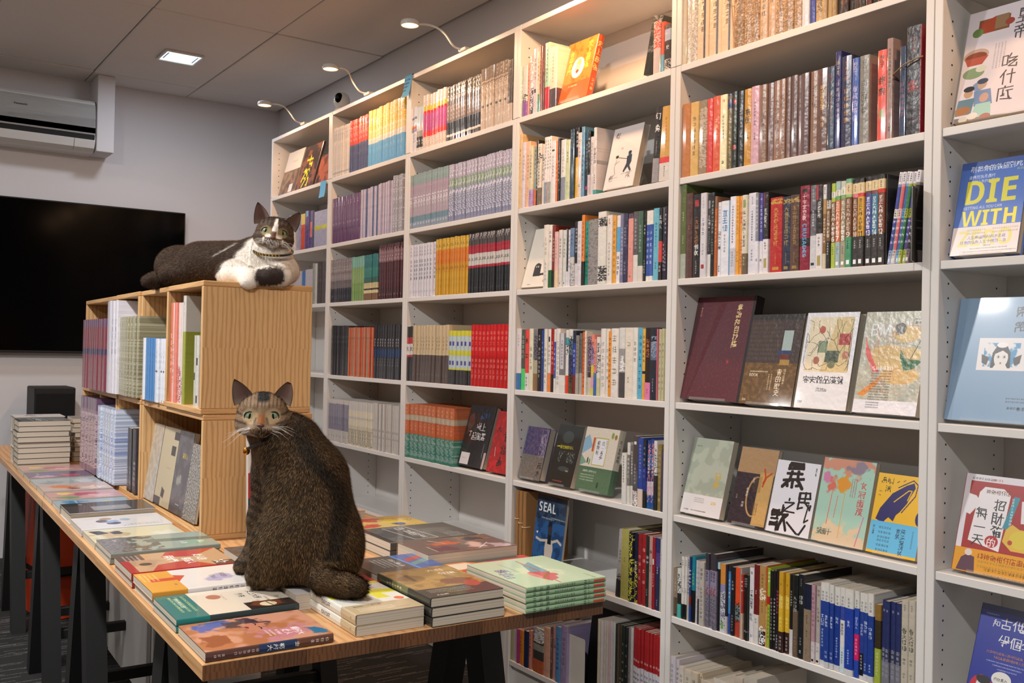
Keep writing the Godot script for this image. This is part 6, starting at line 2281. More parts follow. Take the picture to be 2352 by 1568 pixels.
12 247 e4dcd8/8ab0a0@.68 ~777:.05-.5:9
29 225 e4e0e2 #222:.14-.17 ~777:.25-.6:7
12 225 ee7a2c ~a84a18:.3-.8:7
14 230 2a2626 ~b89878:.35-.7:6
30 223 dcdcd8/8890a0@.62 ~888:.15-.55:7
29 219 c8d0a8 ~667a3a:.2-.4:4 ~7a8a5a:.7-.85:5
24 257 344858 ~88a0b0:.05-.3:5
21 261 2a2628/e0b030@.42 ~ddd:.05-.3:4
22 239 dcccc8 ~877:.1-.4:5 ~444:.8-.86:1
18 258 6a9ab8 ~345:.4-.8:6
17 243 3a5a78/28303a@.15 ~9ab:.2-.6:7 #d03a6a:.85-.9
15 237 1e1c1c/c8bcc4@.68 ~ccc:.1-.35:4
17 216 d0c8c8 ~777:.1-.5:7
18 246 dcd4d2/3a9a98@.0:0-.2/dcd4d2@.1/4a9a98@.93 =555:.3-.55:在街邊開 ~555:.7-.85:4
34 276 2a2626/9a9698@.68 =eee:.08-.4:幻象 ~aaa:.45-.65:8
61 273 cfa050/d83a34@.68/d8d0c8@.76 ~a05a28:.15-.55:8 ~444:.8-.95:5
30 231 e2dcd0 ~b0a0a0:.2-.5:4 ~999:.6-.9:5
21 230 e6e2da/2a6038@.72 ~555:.1-.3:3
20 231 7a3028/2a302c@.73 ~e0c0b0:.2-.6:7
22 203 e0b8b4/e8cca8@.7 ~a07a78:.15-.5:6
21 210 d8d4d0 ~555:.15-.5:6 ~444:.92-.96:1
18 209 d0d4d0 ~444:.15-.5:6 ~444:.92-.96:1
12 214 d8d8d4/2a3a3a@.0:.5-1/d8d8e0@.74 ~555:.1-.5:5
15 211 dcd8e0 ~889:.1-.7:8
25 214 6a84a8/c8c8c4@.5 ~345:.1-.3:3 *889:.6-1
20 237 262628/d0ccd0@.65 ~ccc:.1-.5:7
25 237 d8d4dc ~aaa:.2-.8:6
18 260 e0863c/2c2a28@.66 ~8a4010:.1-.6:8
20 237 1f9a88/1a8070@.5 ~0a5048:.1-.9:11
58 239 6b6866 *8f8c8a:.0-1
46 265 dcdad2 *1a1a1a:.08-.2 *1a1a1a:.75-.95
30 251 e2dcd4 ~b04040:.05-.15:2 ~776:.4-.9:9
21 250 dfa040 ~8a5a18:.1-.9:9
22 252 e4e2e2/58a8dc@.17/e4e2e2@.54 ~446:.6-.9:4
23 253 7a7c9a ~c8c8d8:.2-.9:12
25 253 3a3a58 ~aab:.2-.5:6 ~99a:.7-.9:4
28 251 5a4a58/e09a90@.07 ~a05a50:.5-.55:1 ~a05a50:.9-.95:1
26 257 5c585c/dcd8d2@.62 ~bbb:.1-.55:8
26 258 4a6656/dcd4cc@.78 ~b0c0b0:.2-.6:8
13 260 1f2622 ~ccc:.2-.35:3 ~aaa:.7-.9:5
19 260 e4e0d8/3a58a8@.2/e4e0d8@.93 ~c8d0e8:.3-.8:6
18 260 e4e0d8/3a58a8@.2/4a64b0@.5/e4e0d8@.93 ~c8d0e8:.3-.8:6
31 265 6bb6cc ~2a4a60:.2-.55:8 ~3a5a68:.75-.85:3
18 265 26262a/d84a40@.46/3a2c2c@.75 =eee:.1-.3:寶的人 ~eee:.8-.9:2
15 267 6a6468/2a2a38@.2 ~ccc:.5-.9:7
13 269 262a3c ~ccd:.1-.4:5 ~bbc:.6-.9:6
13 271 c82440/4a3a8a@.72 ~f0a0a8:.1-.6:6
29 224 dcd4d4/3a74a8@.73 ~99a:.1-.3:4
24 223 4a5a50/4ad070@.65 ~aba:.1-.5:5
24 224 e04a4a/d8d8d4@.72 =222:.15-.65:黑狼 ~444:.78-.95:3
25 227 dcdac0 ~887:.3-.7:4
31 226 7a7a80/b0a890@.5/8a6a48@.72 *445:.1-.5
26 230 26282c ~ccc:.1-.2:2 ~aaa:.3-.8:7
12 229 2c4a90 ~8ab:.2-.5:4
20 232 dcd8d0 ~887:.3-.9:7
19 233 e0dcd4/e8864a@.7 #333:.12-.2 ~887:.25-.6:5
20 234 a02828/2a2626@.72 ~e0a0a0:.2-.6:5
11 235 dcdad8/4a5aa8@.2/dcdad8@.78 ~dde:.3-.7:5
25 235 e0dcd6 ~998:.2-.9:9
36 218 77767a/c8c8d0@.1:.2-.8/77767a@.6/dcdad4@.7 ~556:.12-.55:8
18 236 dcdad4/4a9aa8@.12/dcdad4@.24/d8482e@.72 *334:.2-.4
23 236 d8d8d0/5a7a8a@.15/3a4a78@.4/5a4a3a@.7 *223:.1-.9
18 235 22304a/3048a0@.2/7a2a2a@.7 ~ccd:.3-.6:4
18 216 888680/a8a49a@.65 ~555:.1-.6:8
17 227 6a6a66/a8a49a@.65 ~444:.1-.6:8
19 231 e0703c ~8a3818:.1-.9:12
10 236 e0dcd2 ~998:.1-.4:4
22 216 3a3644/c8c0b0@.7 *a080a0:.0-.6
19 222 e08a78/9a8ab0@.2/d8c840@.5/e0a0a8@.68/d8d040@.88 *445:.1-.4
14 208 e08a80/4a7ab0@.6/3a6ac0@.72 *556:.2-.5
20 219 dcdad6/c8c8a0@.7 *222:.1-.6
28 248 e4e0da ~a09a92:.2-.9:7
21 250 e2ded6 ~888:.3-.8:5
18 240 e8963a ~7a4a18:.1-.9:10
40 251 e4e0da ~776:.1-.9:5
31 256 d8d8d4/9a9a9a@.3/4a4c50@.64 *eee:.4-.62
43 258 e2dacc ~665:.2-.3:1 ~665:.7-.8:2
25 260 e4e2da ~776:.2-.5:4
24 261 58b0d0 ~2a5a78:.1-.9:8
17 260 e8b04a/2a2626@.6/e8b04a@.64/e0a048@.76 ~5a3a18:.1-.5:6
30 264 26262a/e080b0@.76 =e0784a:.16-.42:時事好記 ~a0406a:.85-.92:2
35 265 22303e/5a6a80@.2/22303e@.45 *8a9ab0:.1-.4 ~99a:.7-.9:5
6 265 d06a80
16 268 bdb893 ~776:.2-.9:8
25 187 dcdad4 ~554:.05-.6:10
16 227 d8d6d0/7a7672@.2/dcd8d0@.7 ~ddd:.25-.6:5
17 221 6a6866/d8d4cc@.68 ~ddd:.1-.5:8
27 256 4a4648/5a5658@.5/9a8a88@.78 #ddd:.08-.12 ~bbb:.4-.7:6 *eee:.78-.98
28 253 2e4a98/dcc8b8@.74 ~a0a8c8:.1-.6:10
16 250 1e2a3a/2a3a8a@.4/2a2a2a@.75 ~8a9ac0:.1-.6:6
20 256 2a4a8a/2a6aa8@.2/33406a@.4/c8c8d8@.6/2a5a9a@.8 *e08a8a:.05-.9 ~eee:.3-.5:4
17 257 d8d4d0/2a2a30@.5 *334:.1-.9
21 244 8a7840 ~b0a070:.1-.9:9
16 227 4a4258
29 248 aaa6a8/2a2a2c@.75 ~556:.3-.5:4 *222:.65-.75
48 255 a9a358 ~7a7440:.4-.48:2
24 255 1c1e2c *d8d040:.0-1
22 257 1c1e34 *c8c040:.4-1 ~dcd:.4-.6:4
21 257 8e2328 ~d0a0a0:.3-.7:4
22 264 9a2528 ~d0b0b0:.2-.8:4
17 263 26302c =ddd:.28-.42:正中 ~999:.75-.85:3
20 266 b89088 ~6a4a44:.2-.3:1 ~6a4a44:.4-.5:3
15 267 96202c #ddd:.3-.38 ~c0a0a0:.5-.7:5
24 264 2c3468/54407a@.2/2c3050@.4 ~ccd:.4-.5:3 ~99a:.85-.95:3
19 268 c8c4c0/a8a488@.55 ~888:.2-.3:2
10 125 8a8660 ~aaa67a:.1-.9:3
12 128 9a9670
12 131 a8a480
8 130 c8a8b8
13 126 b094b0
15 126 a03a7a
15 127 c8702a ~7a3a10:.2-.7:5
17 127 d08030
28 133 1c2a4c
18 141 c0806c ~6a3028:.1-.7:6
12 148 a04048
61 161 7a7a7a/4a4a48@.2/3a3a38@.3/8a8a80@.35/3a3a3a@.5/b05a38@.7 *ccc:.0-.3
37 178 c89a84
14 188 5a4a48 *c8a090:.1-.8
20 194 c88c84 *6a4a48:.2-.4
30 203 5a88b8 ~2a4a70:.2-.8:7
38 215 9a8cb0 ~5a4c70:.2-.7:6
13 303 c8c4ac
12 305 d0c8c8
15 309 ccc8c0
14 312 d0c8c0
13 315 d0b4b8
16 319 d0c4cc
15 320 c8ccc4
11 318 2a3030
10 320 5a4e42
13 322 4a4234 ~aaa:.6-.9:6
16 322 26322a ~aaa:.2-.9:7
13 323 2a2c2e ~999:.2-.9:6
16 326 8a8688 ~556:.5-.8:4
13 329 c8c8c8
15 348 a02428/c8c4cc@.42 ~ddd:.34-.4:1 ~556:.48-.8:6
16 167 d0d0d8/6a80b0@.22/d0d0d8@.27/c89a78@.4/d0604a@.44/8a90b0@.48/d8d8e0@.55 ~889:.6-.8:3
16 164 b8c8d8/c8c8cc@.4/9a9a9a@.55/3a3a3c@.68/c8c4c0@.92 ~eee:.75-.88:2
21 204 b8aca4/b8b030@.2/d82a30@.3/b04a88@.35/d83a40@.68/c8b8b0@.78 *e8e0d8:.0-.2 *e8e0d8:.8-1
20 213 4a4442/6a6260@.2/7a706c@.35/2a3038@.66/d8d0c8@.88/4a4442@.92 *e8e8e8:.0-.25 *b8b0b0:.35-.6
30 233 7a6a60/a8988a@.3/b8a898@.55/c0b0a0@.7 *c8b8a8:.2-.9 #554:.6-.64
30 227 5a5450/c0b0a0@.7
21 211 8aa0a0/a898a8@.2/a89ca8@.5/6a8a98@.78/8a98a8@.88 *d8d8e0:.4-.6 ~dde:.9-.96:1
21 231 a49eb4/8aa08a@.25/8a90a8@.42/8288a4@.7 *dcdce8:.0-.9
22 200 d4d2da ~889:.05-.25:3 ~234:.3-.7:5 ~aaa:.88-.94:1
19 217 c8a030/d07a2a@.2/c8902a@.45/c89a2c@.6 *e0c060:.0-.2 ~6a4a10:.1-.9:2
19 232 4a4444/a02838@.2/c8c4c0@.34/a8283a@.54/222428@.58 =222:.4-.54:念 *d0c8c8:.0-.1 ~556:.9-.94:1
26 201 2a2828/b03038@.2/d0ccc8@.32/a8283a@.52/1c2024@.56 =222:.36-.5:念
24 217 c8b490/544845@.52 ~7a6a50:.2-.45:4 ~99887c:.85-.9:1
28 203 d0cc40/b8c8c8@.1/c8c840@.37/b8c8c8@.46/c8c840@.7/2a2c30@.73 #4a4a9a:.2-.28 #4a4a9a:.56-.64
24 236 c82028/b8181f@.5 ~e07a70:.1-.45:4 ~e07a70:.55-.9:4
34 212 c06a40/b8a890@.2/c0623a@.3/3f8070@.55 ~d8a080:.05-.2:2 ~d8a080:.32-.5:3 *88a8a0:.56-.95
18 188 d0c8c0/a8a49a@.9/d0c8c0@.93 *a8a8b0:.05-.25
22 198 c84a40/50587a@.48 *e08a80:.0-.4
30 220 e0b848/dcc890@.35/d8d0c8@.5/6aaad8@.6 *f0d890:.05-.5
30 173 6e5070/644468@.6 ~c8b0c8:.1-.2:2 ~a890a8:.55-.62:1
29 185 c4b8c8/54648c@.0:.8-1 ~a8a0b0:.1-.2:1
21 194 c8b8c4/5a6890@.0:.8-.95
19 212 9a98a0 *c8c8d0:.0-1
19 162 7f7679/8f8688@.35/6f686c@.5/383a44@.68 *a8a0a0:.0-.3
21 165 7fb0a0/8aa870@.25/7f9f60@.6
16 171 2a7070/2f7a70@.3/2a5a50@.5/c8b888@.62/2a2a22@.74/d0c090@.78/7a5a40@.85
17 206 4a1c24/7a5a60@.1/4a2028@.32/3c161c@.8 *b8989c:.05-.3 ~a08084:.9-.95:1
16 186 2c2e32 ~54565a:.2-.4:2
13 188 a09070/c84a2a@.0:.7-1 ~7a6a50:.2-.3:1
21 205 2c2c30/223a60@.45/2a2c34@.6 ~d8d8dc:.26-.42:3 ~8a8a90:.62-.78:3
21 159 c8c4c0/8a8898@.1/807e90@.4/c0bcb8@.72 ~666:.85-.9:1
21 168 c8c4be/d8d0b8@.2/c0bcb4@.35/d8d0b8@.4/c8c0a8@.55 *8a8478:.6-.95
16 180 d0ccc6/a8a49e@.0:.7-1 ~777:.55-.62:1 ~888:.7-.75:1
63 130 4a4a44
79 124 5a4a58 ~aaa:.1-.5:3
56 133 c8c0b8
25 135 9a98a8
26 133 8a90b0 ~445:.1-.5:3
37 132 d8c050/c8503a@.3
37 140 5a4a80/7aa8d0@.0:.3-.8/5a4a80@.15
30 138 6a6080/d07a78@.3/5a5080@.7
18 136 4a4868
114 130 a8a8c0 *c8c840:.4-.5
18 124 b0acb8
33 124 4a78b0
17 130 b0aab4
17 150 8a908c
23 149 c0c0bc
13 155 4a4444
36 269 7a3440/3a2a50@.42/7a3040@.5 *5a4a70:.0-.1
40 331 c8c4cc
50 336 d4d0d8
41 342 d8d4dc ~99a:.2-.6:5
33 300 8a8468/7f7a60@.5 *a8a288:.0-1
35 224 d8dce4
29 232 3f78b0
34 238 d4d6de #223:.5-.53 ~99a:.2-.4:3
39 374 d85a3c ~f0c0b0:.3-.7:6
32 376 e0b0a0 ~b05040:.4-.8:6
34 379 d87868
35 381 d8c0b8 *b04a4a:.6-.95
33 383 cfc8c4 *a06060:.7-.9
33 411 c4bfb6/8f9638@.32 ~999:.05-.2:3
28 274 b8b4a8 #222:.5-.6
38 276 c4c0b8 #222:.3-.4 #222:.8-.9
54 276 6a5068/8a6878@.16/7a5a6a@.5 *b8a0a8:.2-.9
43 276 a8b4cc/8a9ac4@.3/a0aac4@.6 *d0d8e8:.0-1
35 231 26262a ~999:.6-.9:4
28 236 5a5458
22 239 3a363c ~aaa:.5-.9:5
51 447 1c1216
39 366 3a2c22
39 368 9a9488
33 367 8a8a80
30 325 8a8f80
21 314 3a3038
18 281 c8c6cc
24 310 6a5a50
21 280 caa030
33 389 c8c0bc
36 319 4a6ab0
30 407 7088a8
27 314 a03030
24 338 202a70
39 331 e05a2a =f0e080:.1-.6:史上最強 ~f0e0a0:.7-.9:3
39 309 d8d0cc
24 330 e0d8cc
45 275 3e3a66
33 311 1e2422
42 312 d9cfbe/4f6f56@.62 =555:.15-.5:北一喜多植物
36 360 242122
30 342 8a1414
15 382 a09488
21 370 4a3a34
15 231 5a3428
12 340 a89c90
30 338 4a3a30
24 338 3a363a
12 302 8a8680"""
# x y z width height depth lean style|label, millimetres
const SOLO := """@on the top shelf beside the twine-tied bundles|books on the top shelf beside the twine-tied bundles
3210.6 2022 -6 25.6 285 150 0 s1|beige spine, second from left
3236.2 2022 -6 16.1 285 150 0 s2|cream spine with speckled wrap, third from left
3252.3 2022 -6 25.0 285 150 0 s3|cream spine with speckled wrap, fourth from left
3277.2 2022 -6 41.4 285 150 0 s4|thick beige spine, fifth from left
3318.6 2022 -6 46.3 285 150 0 s5|thick beige spine, sixth from left
3364.9 2022 -6 43.4 285 150 0 s5|thick beige spine, seventh from left
3414.0 2022 -6 34.0 285 150 0 s6|thick tan spine, eighth from left
3448.0 2022 -6 26.1 285 150 0 s7|tan spine with speckled wrap, ninth from left
3474.1 2022 -6 27.6 285 150 0 s8|tan spine with speckled wrap, tenth from left
3501.7 2022 -6 27.1 285 150 0 s9|tan spine with black lettering, eleventh from left
3528.8 2022 -6 24.8 285 150 0 s10|tan spine with black lettering, twelfth from left
3553.6 2022 -6 28.1 285 150 0 s11|beige spine with speckled wrap, thirteenth from left
3581.7 2022 -6 31.2 285 150 0 s12|thick tan spine, fourteenth from left
3612.9 2022 -6 25.2 278 150 0 s13|tan spine with speckled wrap, fifteenth from left
3638.1 2022 -6 23.0 267 150 0 s14|silver spine with blue lettering, sixteenth from left
3661.1 2022 -6 17.5 260 150 0 s15|blue spine with white lettering, seventeenth from left
3678.5 2022 -6 20.7 241 150 0 s16|tan spine with speckled wrap, eighteenth from left
3699.2 2022 -6 15.3 235 150 0 s17|tan spine, nineteenth from left
3714.5 2022 -6 13.5 230 150 0 s18|tan spine, eleventh from right
3728.0 2022 -6 13.4 225 150 0 s19|tan spine, tenth from right
3741.4 2022 -6 13.9 217 150 0 s20|black spine, ninth from right
3755.3 2022 -6 19.0 211 150 0 s21|charcoal spine with speckled wrap, eighth from right
3774.2 2022 -6 13.9 206 150 0 s22|black spine, seventh from right
3788.1 2022 -6 15.0 201 150 0 s23|charcoal spine, sixth from right
3803.1 2022 -6 17.4 195 150 0 s24|black spine, fifth from right
3820.5 2022 -6 17.2 189 150 0 s25|brown spine, fourth from right
3837.6 2022 -6 16.9 183 150 0 s26|black spine, third from right
@on the shelf just below the twine bundles|books on the shelf just below the twine bundles
3223.8 1700 -6 33.7 209 150 0 s29|thick tan spine, first from left
3257.4 1700 -6 31.6 207 150 0 s30|thick tan spine, second from left
3289.1 1700 -6 31.0 206 150 0 s31|thick olive spine, third from left
3320.1 1700 -6 22.7 205 150 0 s32|red spine with salmon lettering, fourth from left
3342.8 1700 -6 27.1 207 150 0 s33|orange spine with salmon lettering, fifth from left
3369.9 1700 -6 25.4 205 150 0 s34|cream spine with red lettering, sixth from left
3395.2 1700 -6 18.8 203 150 0 s35|brown and navy spine, seventh from left
3414.0 1700 -6 18.1 205 150 0 s36|black spine with grey lettering, eighth from left
3432.1 1700 -6 20.7 203 150 0 s37|black spine with white lettering, ninth from left
3452.8 1700 -6 26.0 204 150 0 s38|gold spine with black lettering, tenth from left
3478.9 1700 -6 28.3 205 150 0 s39|pink spine with black lettering, eleventh from left
3507.2 1700 -6 24.4 203 150 0 s40|mauve spine with charcoal lettering, twelfth from left
3531.6 1700 -6 21.0 203 150 0 s41|mauve spine with charcoal lettering, thirteenth from left
3552.6 1700 -6 19.9 204 150 0 s42|olive spine with charcoal lettering, fourteenth from left
3572.5 1700 -6 20.0 204 150 0 s43|olive spine with charcoal lettering, fifteenth from left
3592.6 1700 -6 15.4 205 150 0 s44|mauve spine with charcoal lettering, sixteenth from left
3608.0 1700 -6 20.3 206 150 0 s45|brown spine, seventeenth from left
3641.5 1700 -6 24.0 203 150 0 s47|brown spine with charcoal lettering, nineteenth from left
3665.5 1700 -6 23.3 203 150 0 s48|olive spine with charcoal lettering, eleventh from right
3688.9 1700 -6 30.1 203 150 0 s49|thick brown spine, tenth from right
3718.9 1700 -6 20.8 202 150 0 s50|navy spine with red lettering, ninth from right
3739.7 1700 -6 17.2 234 150 0 s51|navy spine with tan lettering, eighth from right
3756.9 1700 -6 30.3 218 150 0 s52|thick navy spine, seventh from right
3787.2 1700 -6 18.5 207 150 0 s53|blue spine with white lettering, sixth from right
3805.7 1700 -6 27.4 208 150 0 s54|grey spine with charcoal lettering, fifth from right
3854.7 1700 -6 23.7 209 150 0 s55|orange spine with charcoal lettering, fourth from right
3878.4 1700 -6 15.6 231 150 0 s56|grey spine with charcoal lettering, third from right
3913.2 1700 -6 16.0 203 150 0 s57|navy spine with mauve lettering, second from right
3929.2 1700 -6 37.1 243 150 0 s58|thick black spine, first from right
@on the shelf of number-spined wisdom books|books on the shelf of number-spined wisdom books
3223.1 1412 -6 22.2 270 150 0 s59|green and mint spine, first from left
3245.3 1412 -6 26.1 240 150 0 s60|brown spine with orange lettering, second from left
3271.4 1412 -6 30.2 234 150 0 s61|thick black spine with orange lettering, third from left
3301.6 1412 -6 23.2 234 150 0 s62|white spine with grey lettering, fourth from left
3376.8 1412 -6 30.6 203 150 0 s67|thick white spine with blue lettering, ninth from left
3407.4 1412 -6 22.1 212 150 0 s68|white and silver spine, tenth from left
3454.6 1412 -6 17.8 210 150 0 s71|cream and brown spine, thirteenth from left
3472.4 1412 -6 28.4 213 150 0 s72|white spine with mauve lettering, fourteenth from left
3523.4 1412 -6 18.4 209 150 0 s75|black and white spine, seventeenth from left
3545.3 1412 -6 40.5 192 150 0 s76|thick red spine with speckled wrap, eighteenth from left
3585.8 1412 -6 26.7 190 150 0 s77|navy spine with speckled wrap, nineteenth from left
3612.5 1412 -6 28.5 191 150 0 s78|brown spine with speckled wrap, twenty-third from right
3641.0 1412 -6 30.3 210 150 0 s79|thick maroon spine with white lettering, twenty-first from left
3671.3 1412 -6 19.2 208 150 0 s80|mauve and silver spine, twenty-second from left
3690.5 1412 -6 19.9 207 150 0 s81|black and white spine, twenty-third from left
3746.2 1412 -6 14.0 208 150 0 s85|orange and silver spine, sixteenth from right
3760.2 1412 -6 15.0 207 150 0 s86|olive and grey spine, fifteenth from right
3775.3 1412 -6 17.0 210 150 0 s87|brown and green spine, fourteenth from right
3792.2 1412 -6 16.7 207 150 0 s88|brown and charcoal spine, thirteenth from right
3809.0 1412 -6 17.4 207 150 0 s89|gold and charcoal spine, twelfth from right
3826.4 1412 -6 18.0 208 150 0 s90|purple and charcoal spine, eleventh from right
3844.4 1412 -6 17.8 208 150 0 s91|teal and charcoal spine, tenth from right
3862.2 1412 -6 17.9 209 150 0 s92|brown and charcoal spine, ninth from right
@on the packed shelf below the poetry covers|books on the packed shelf below the poetry covers
3397.2 452 -6 19.4 183 190 0 s112|silver and gold spine, fifteenth from left
3450.1 452 -6 18.8 183 190 0 s116|orange and red spine, nineteenth from left
3514.9 452 -6 16.9 203 190 0 s121|maroon and cream spine, twenty-fifth from left
3531.8 452 -6 22.2 204 190 0 s122|tan and black spine, twenty-sixth from left
3598.7 452 -6 14.9 202 190 0 s128|yellow and gold spine, thirty-second from left
3640.2 452 -6 15.9 202 190 0 s130|brown and black spine, thirty-fifth from left
3656.1 452 -6 18.1 207 190 0 s131|black spine with grey lettering, thirty-sixth from left
3674.2 452 -6 21.9 188 190 0 s132|olive and black spine, thirty-seventh from left
3720.9 452 -6 14.7 201 190 0 s135|blue and cream spine, seventeenth from right
3735.6 452 -6 14.5 203 190 0 s136|blue and cream spine, sixteenth from right
3762.9 452 -6 16.8 199 190 0 s137|blue and cream spine, fourteenth from right
3779.7 452 -6 13.8 201 190 0 s138|white and cream spine, thirteenth from right
3793.5 452 -6 24.1 201 190 0 s139|blue and cream spine, twelfth from right
3817.6 452 -6 13.7 201 190 0 s140|blue and red spine, eleventh from right
3855.3 452 -6 15.7 203 190 0 s143|blue and cream spine, eighth from right
3871.0 452 -6 16.7 182 190 0 s144|lime and black spine, seventh from right
3899.3 452 -6 12.9 196 190 0 s145|slim navy and grey spine, fifth from right
3912.2 452 -6 13.6 197 190 0 s145|navy and grey spine, fourth from right
3925.8 452 -6 14.0 197 190 0 s145|navy and grey spine, third from right
3939.8 452 -6 17.8 208 190 0 s146|beige spine with mauve lettering, second from right
3957.6 452 -6 16.4 210 190 0 s146|beige spine with mauve lettering, first from right
@on the lowest visible shelf below the packed row|books on the lowest visible shelf below the packed row
3212.6 108 -6 25.4 231 200 0 s147|silver spine, first from left
3250.1 108 -6 20.0 210 200 0 s149|cream spine, third from left
3270.1 108 -6 28.5 208 200 0 s150|beige spine, fourth from left
3298.6 108 -6 28.0 209 200 0 s151|beige spine, fifth from left
3337.2 108 -6 43.9 198 200 0 s153|thick beige spine, seventh from left
3381.1 108 -6 72.5 215 200 0 s154|thick silver spine, eighth from left
3453.7 108 -6 31.2 242 200 0 s155|thick beige spine, ninth from left
3484.9 108 -6 45.6 252 200 0 s156|thick beige spine, tenth from left
@on the shelf with the orange face-out book|books on the shelf with the orange face-out book
2554.6 2022 -6 26.6 231 150 0 s165|mint and red spine, ninth from left
2581.2 2022 -6 39.3 209 150 0 s166|thick cream and charcoal spine, tenth from left
3050.3 2022 -6 49.7 173 150 13 s167|thick black spine, eleventh from left
3100.0 2022 -6 29.8 156 150 0 s168|silver spine with speckled wrap, twelfth from left
@on the shelf with the fencing-figure cover|books on the shelf with the fencing-figure cover
2410.8 1700 -6 25.1 263 150 0 s171|beige spine with tan lettering, first from left
2604.5 1700 -6 26.7 207 150 0 s182|white spine with grey lettering, twelfth from left
2654.9 1700 -6 27.2 203 150 0 s185|white and grey spine, fifteenth from left
2682.1 1700 -6 26.3 198 150 0 s186|beige spine with olive lettering, sixteenth from left
3101.4 1700 -6 27.3 222 150 4 s195|black and grey spine, second from right
3128.7 1700 -6 48.6 218 150 2 s196|thick gold and cream spine, first from right
@on the shelf beside the black-blob cover|books on the shelf beside the black-blob cover
2569.2 1412 -6 27.6 215 150 0 s197|cream spine with grey lettering, first from left
2809.7 1412 -6 50.5 209 150 0 s210|thick mauve spine with speckled wrap, fourteenth from left
2860.2 1412 -6 39.9 228 150 0 s211|thick white spine with speckled wrap, fifteenth from left
2900.1 1412 -6 25.2 214 150 0 s212|white spine with red lettering, sixteenth from left
2980.5 1412 -6 21.0 211 150 0 s216|navy spine with lilac lettering, twelfth from right
3001.5 1412 -6 23.2 208 150 0 s217|salmon spine with brown lettering, eleventh from right
3024.7 1412 -6 21.7 212 150 0 s218|charcoal and white spine, tenth from right
3046.4 1412 -6 21.4 211 150 0 s219|green and cream spine, ninth from right
3108.8 1412 -6 24.8 213 150 0 s223|light blue spine with navy lettering, fifth from right
@on the mixed shelf above the three tilted books|books on the mixed shelf above the three tilted books
2422.2 1060 -6 28.1 215 150 0 s228|white and blue spine, first from left
2520.0 1060 -6 29.2 212 150 0 s232|grey and olive spine, fifth from left
2671.6 1060 -6 32.2 198 150 0 s240|grey and white spine, thirteenth from left
2879.1 1060 -6 23.6 212 150 0 s252|white spine, sixteenth from right
2935.8 1060 -6 33.8 212 150 0 s255|thick white spine, thirteenth from right
2969.6 1060 -6 26.2 214 150 0 s256|charcoal and grey spine, twelfth from right
2995.9 1060 -6 35.8 214 150 0 s257|thick cream spine, eleventh from right
3031.7 1060 -6 20.4 214 150 0 s258|white spine, tenth from right
3085.6 1060 -6 24.0 213 150 0 s261|black and pink spine, seventh from right
3109.6 1060 -6 27.7 213 150 0 s262|black and purple spine, sixth from right
@right of the green-banded tilted book|books right of the green-banded tilted book
3043.1 740 -6 22.3 209 150 0 s268|charcoal and grey spine, fourth from left
3065.4 740 -6 22.8 206 150 0 s269|blue and cream spine, fifth from left
@on the shelf right of the diver magazine|books on the shelf right of the diver magazine
2969.3 452 -6 24.2 207 200 4 s275|lilac and black spine, first from left
2993.4 452 -6 39.5 211 200 0 s276|thick tan spine, second from left
3147.6 452 -6 19.1 209 200 0 s284|navy and purple spine, tenth from left
@on the low shelf under the table corner|books on the low shelf under the table corner
2558.8 108 -6 57.0 149 200 0 s297|thick grey and charcoal spine, twelfth from left
2615.8 108 -6 34.0 163 200 0 s298|thick salmon spine, thirteenth from left
2708.2 108 -6 33.5 192 200 0 s302|thick lilac spine, seventeenth from left
@on the top shelf left of the orange face-out book|books on the top shelf left of the orange face-out book
2153.8 2022 -6 29.8 231 170 0 s322|beige spine, seventh from right
2183.6 2022 -6 29.8 231 170 0 s322|beige spine, sixth from right
2213.4 2022 -6 29.8 231 170 0 s322|beige spine, fifth from right
2243.2 2022 -6 29.8 231 170 0 s322|beige spine, fourth from right
2273.0 2022 -6 29.8 231 170 0 s322|beige spine, third from right
2302.8 2022 -6 29.8 231 170 0 s322|beige spine, second from right
2332.6 2022 -6 29.6 224 170 0 s323|charcoal spine, first from right
@on the shelf left of the black and red tilted books|books on the shelf left of the black and red tilted books
1686.1 740 -6 36.2 226 170 0 s333|orange spine, third from left
1722.3 740 -6 36.2 226 170 0 s333|orange spine, fourth from left
1758.5 740 -6 36.2 226 170 0 s333|orange spine, fifth from left
1794.8 740 -6 36.2 226 170 0 s333|orange spine, sixth from left
1831.0 740 -6 36.2 226 170 0 s333|orange spine, seventh from left
1867.2 740 -6 36.2 226 170 0 s333|orange spine, eighth from left
1903.5 740 -6 36.2 226 170 0 s333|orange spine, ninth from left
1939.7 740 -6 36.2 226 170 0 s333|orange spine, tenth from left
1976.0 740 -6 36.2 226 170 0 s333|orange spine, eleventh from left
@on the top shelf of red, white and yellow runs|books on the top shelf of red, white and yellow runs
1447.8 2022 -6 35.2 258 170 0 s336|light blue spine, third from right
1483.0 2022 -6 35.2 258 170 0 s336|light blue spine, second from right
1518.2 2022 -6 35.2 258 170 0 s336|light blue spine, first from right
@on the bay by the wall behind the white cat|books on the bay by the wall behind the white cat
65.5 1700 -6 95.6 196 160 0 s351|thick charcoal spine, first from left
161.1 1700 -6 117.7 185 160 0 s352|thick charcoal spine, second from left
278.8 1700 -6 81.4 194 160 0 s353|thick silver spine, third from left
607.2 1700 -6 158.7 180 160 0 s360|thick lilac spine, tenth from left
@in the wooden cube farthest from the tabby|books in the wooden cube farthest from the tabby
1335.2 1028 1217 33.3 250 150 0 s367|thick maroon spine, first from left
1368.5 1028 1217 33.3 250 150 0 s367|thick maroon spine, second from left
1401.8 1028 1217 33.3 250 150 0 s367|thick maroon spine, third from left
1435.1 1028 1217 33.3 250 150 0 s367|thick maroon spine, fourth from left
1468.5 1028 1217 33.3 250 150 0 s367|thick maroon spine, fifth from left
1501.8 1028 1217 33.3 250 150 0 s367|thick maroon spine, sixth from left
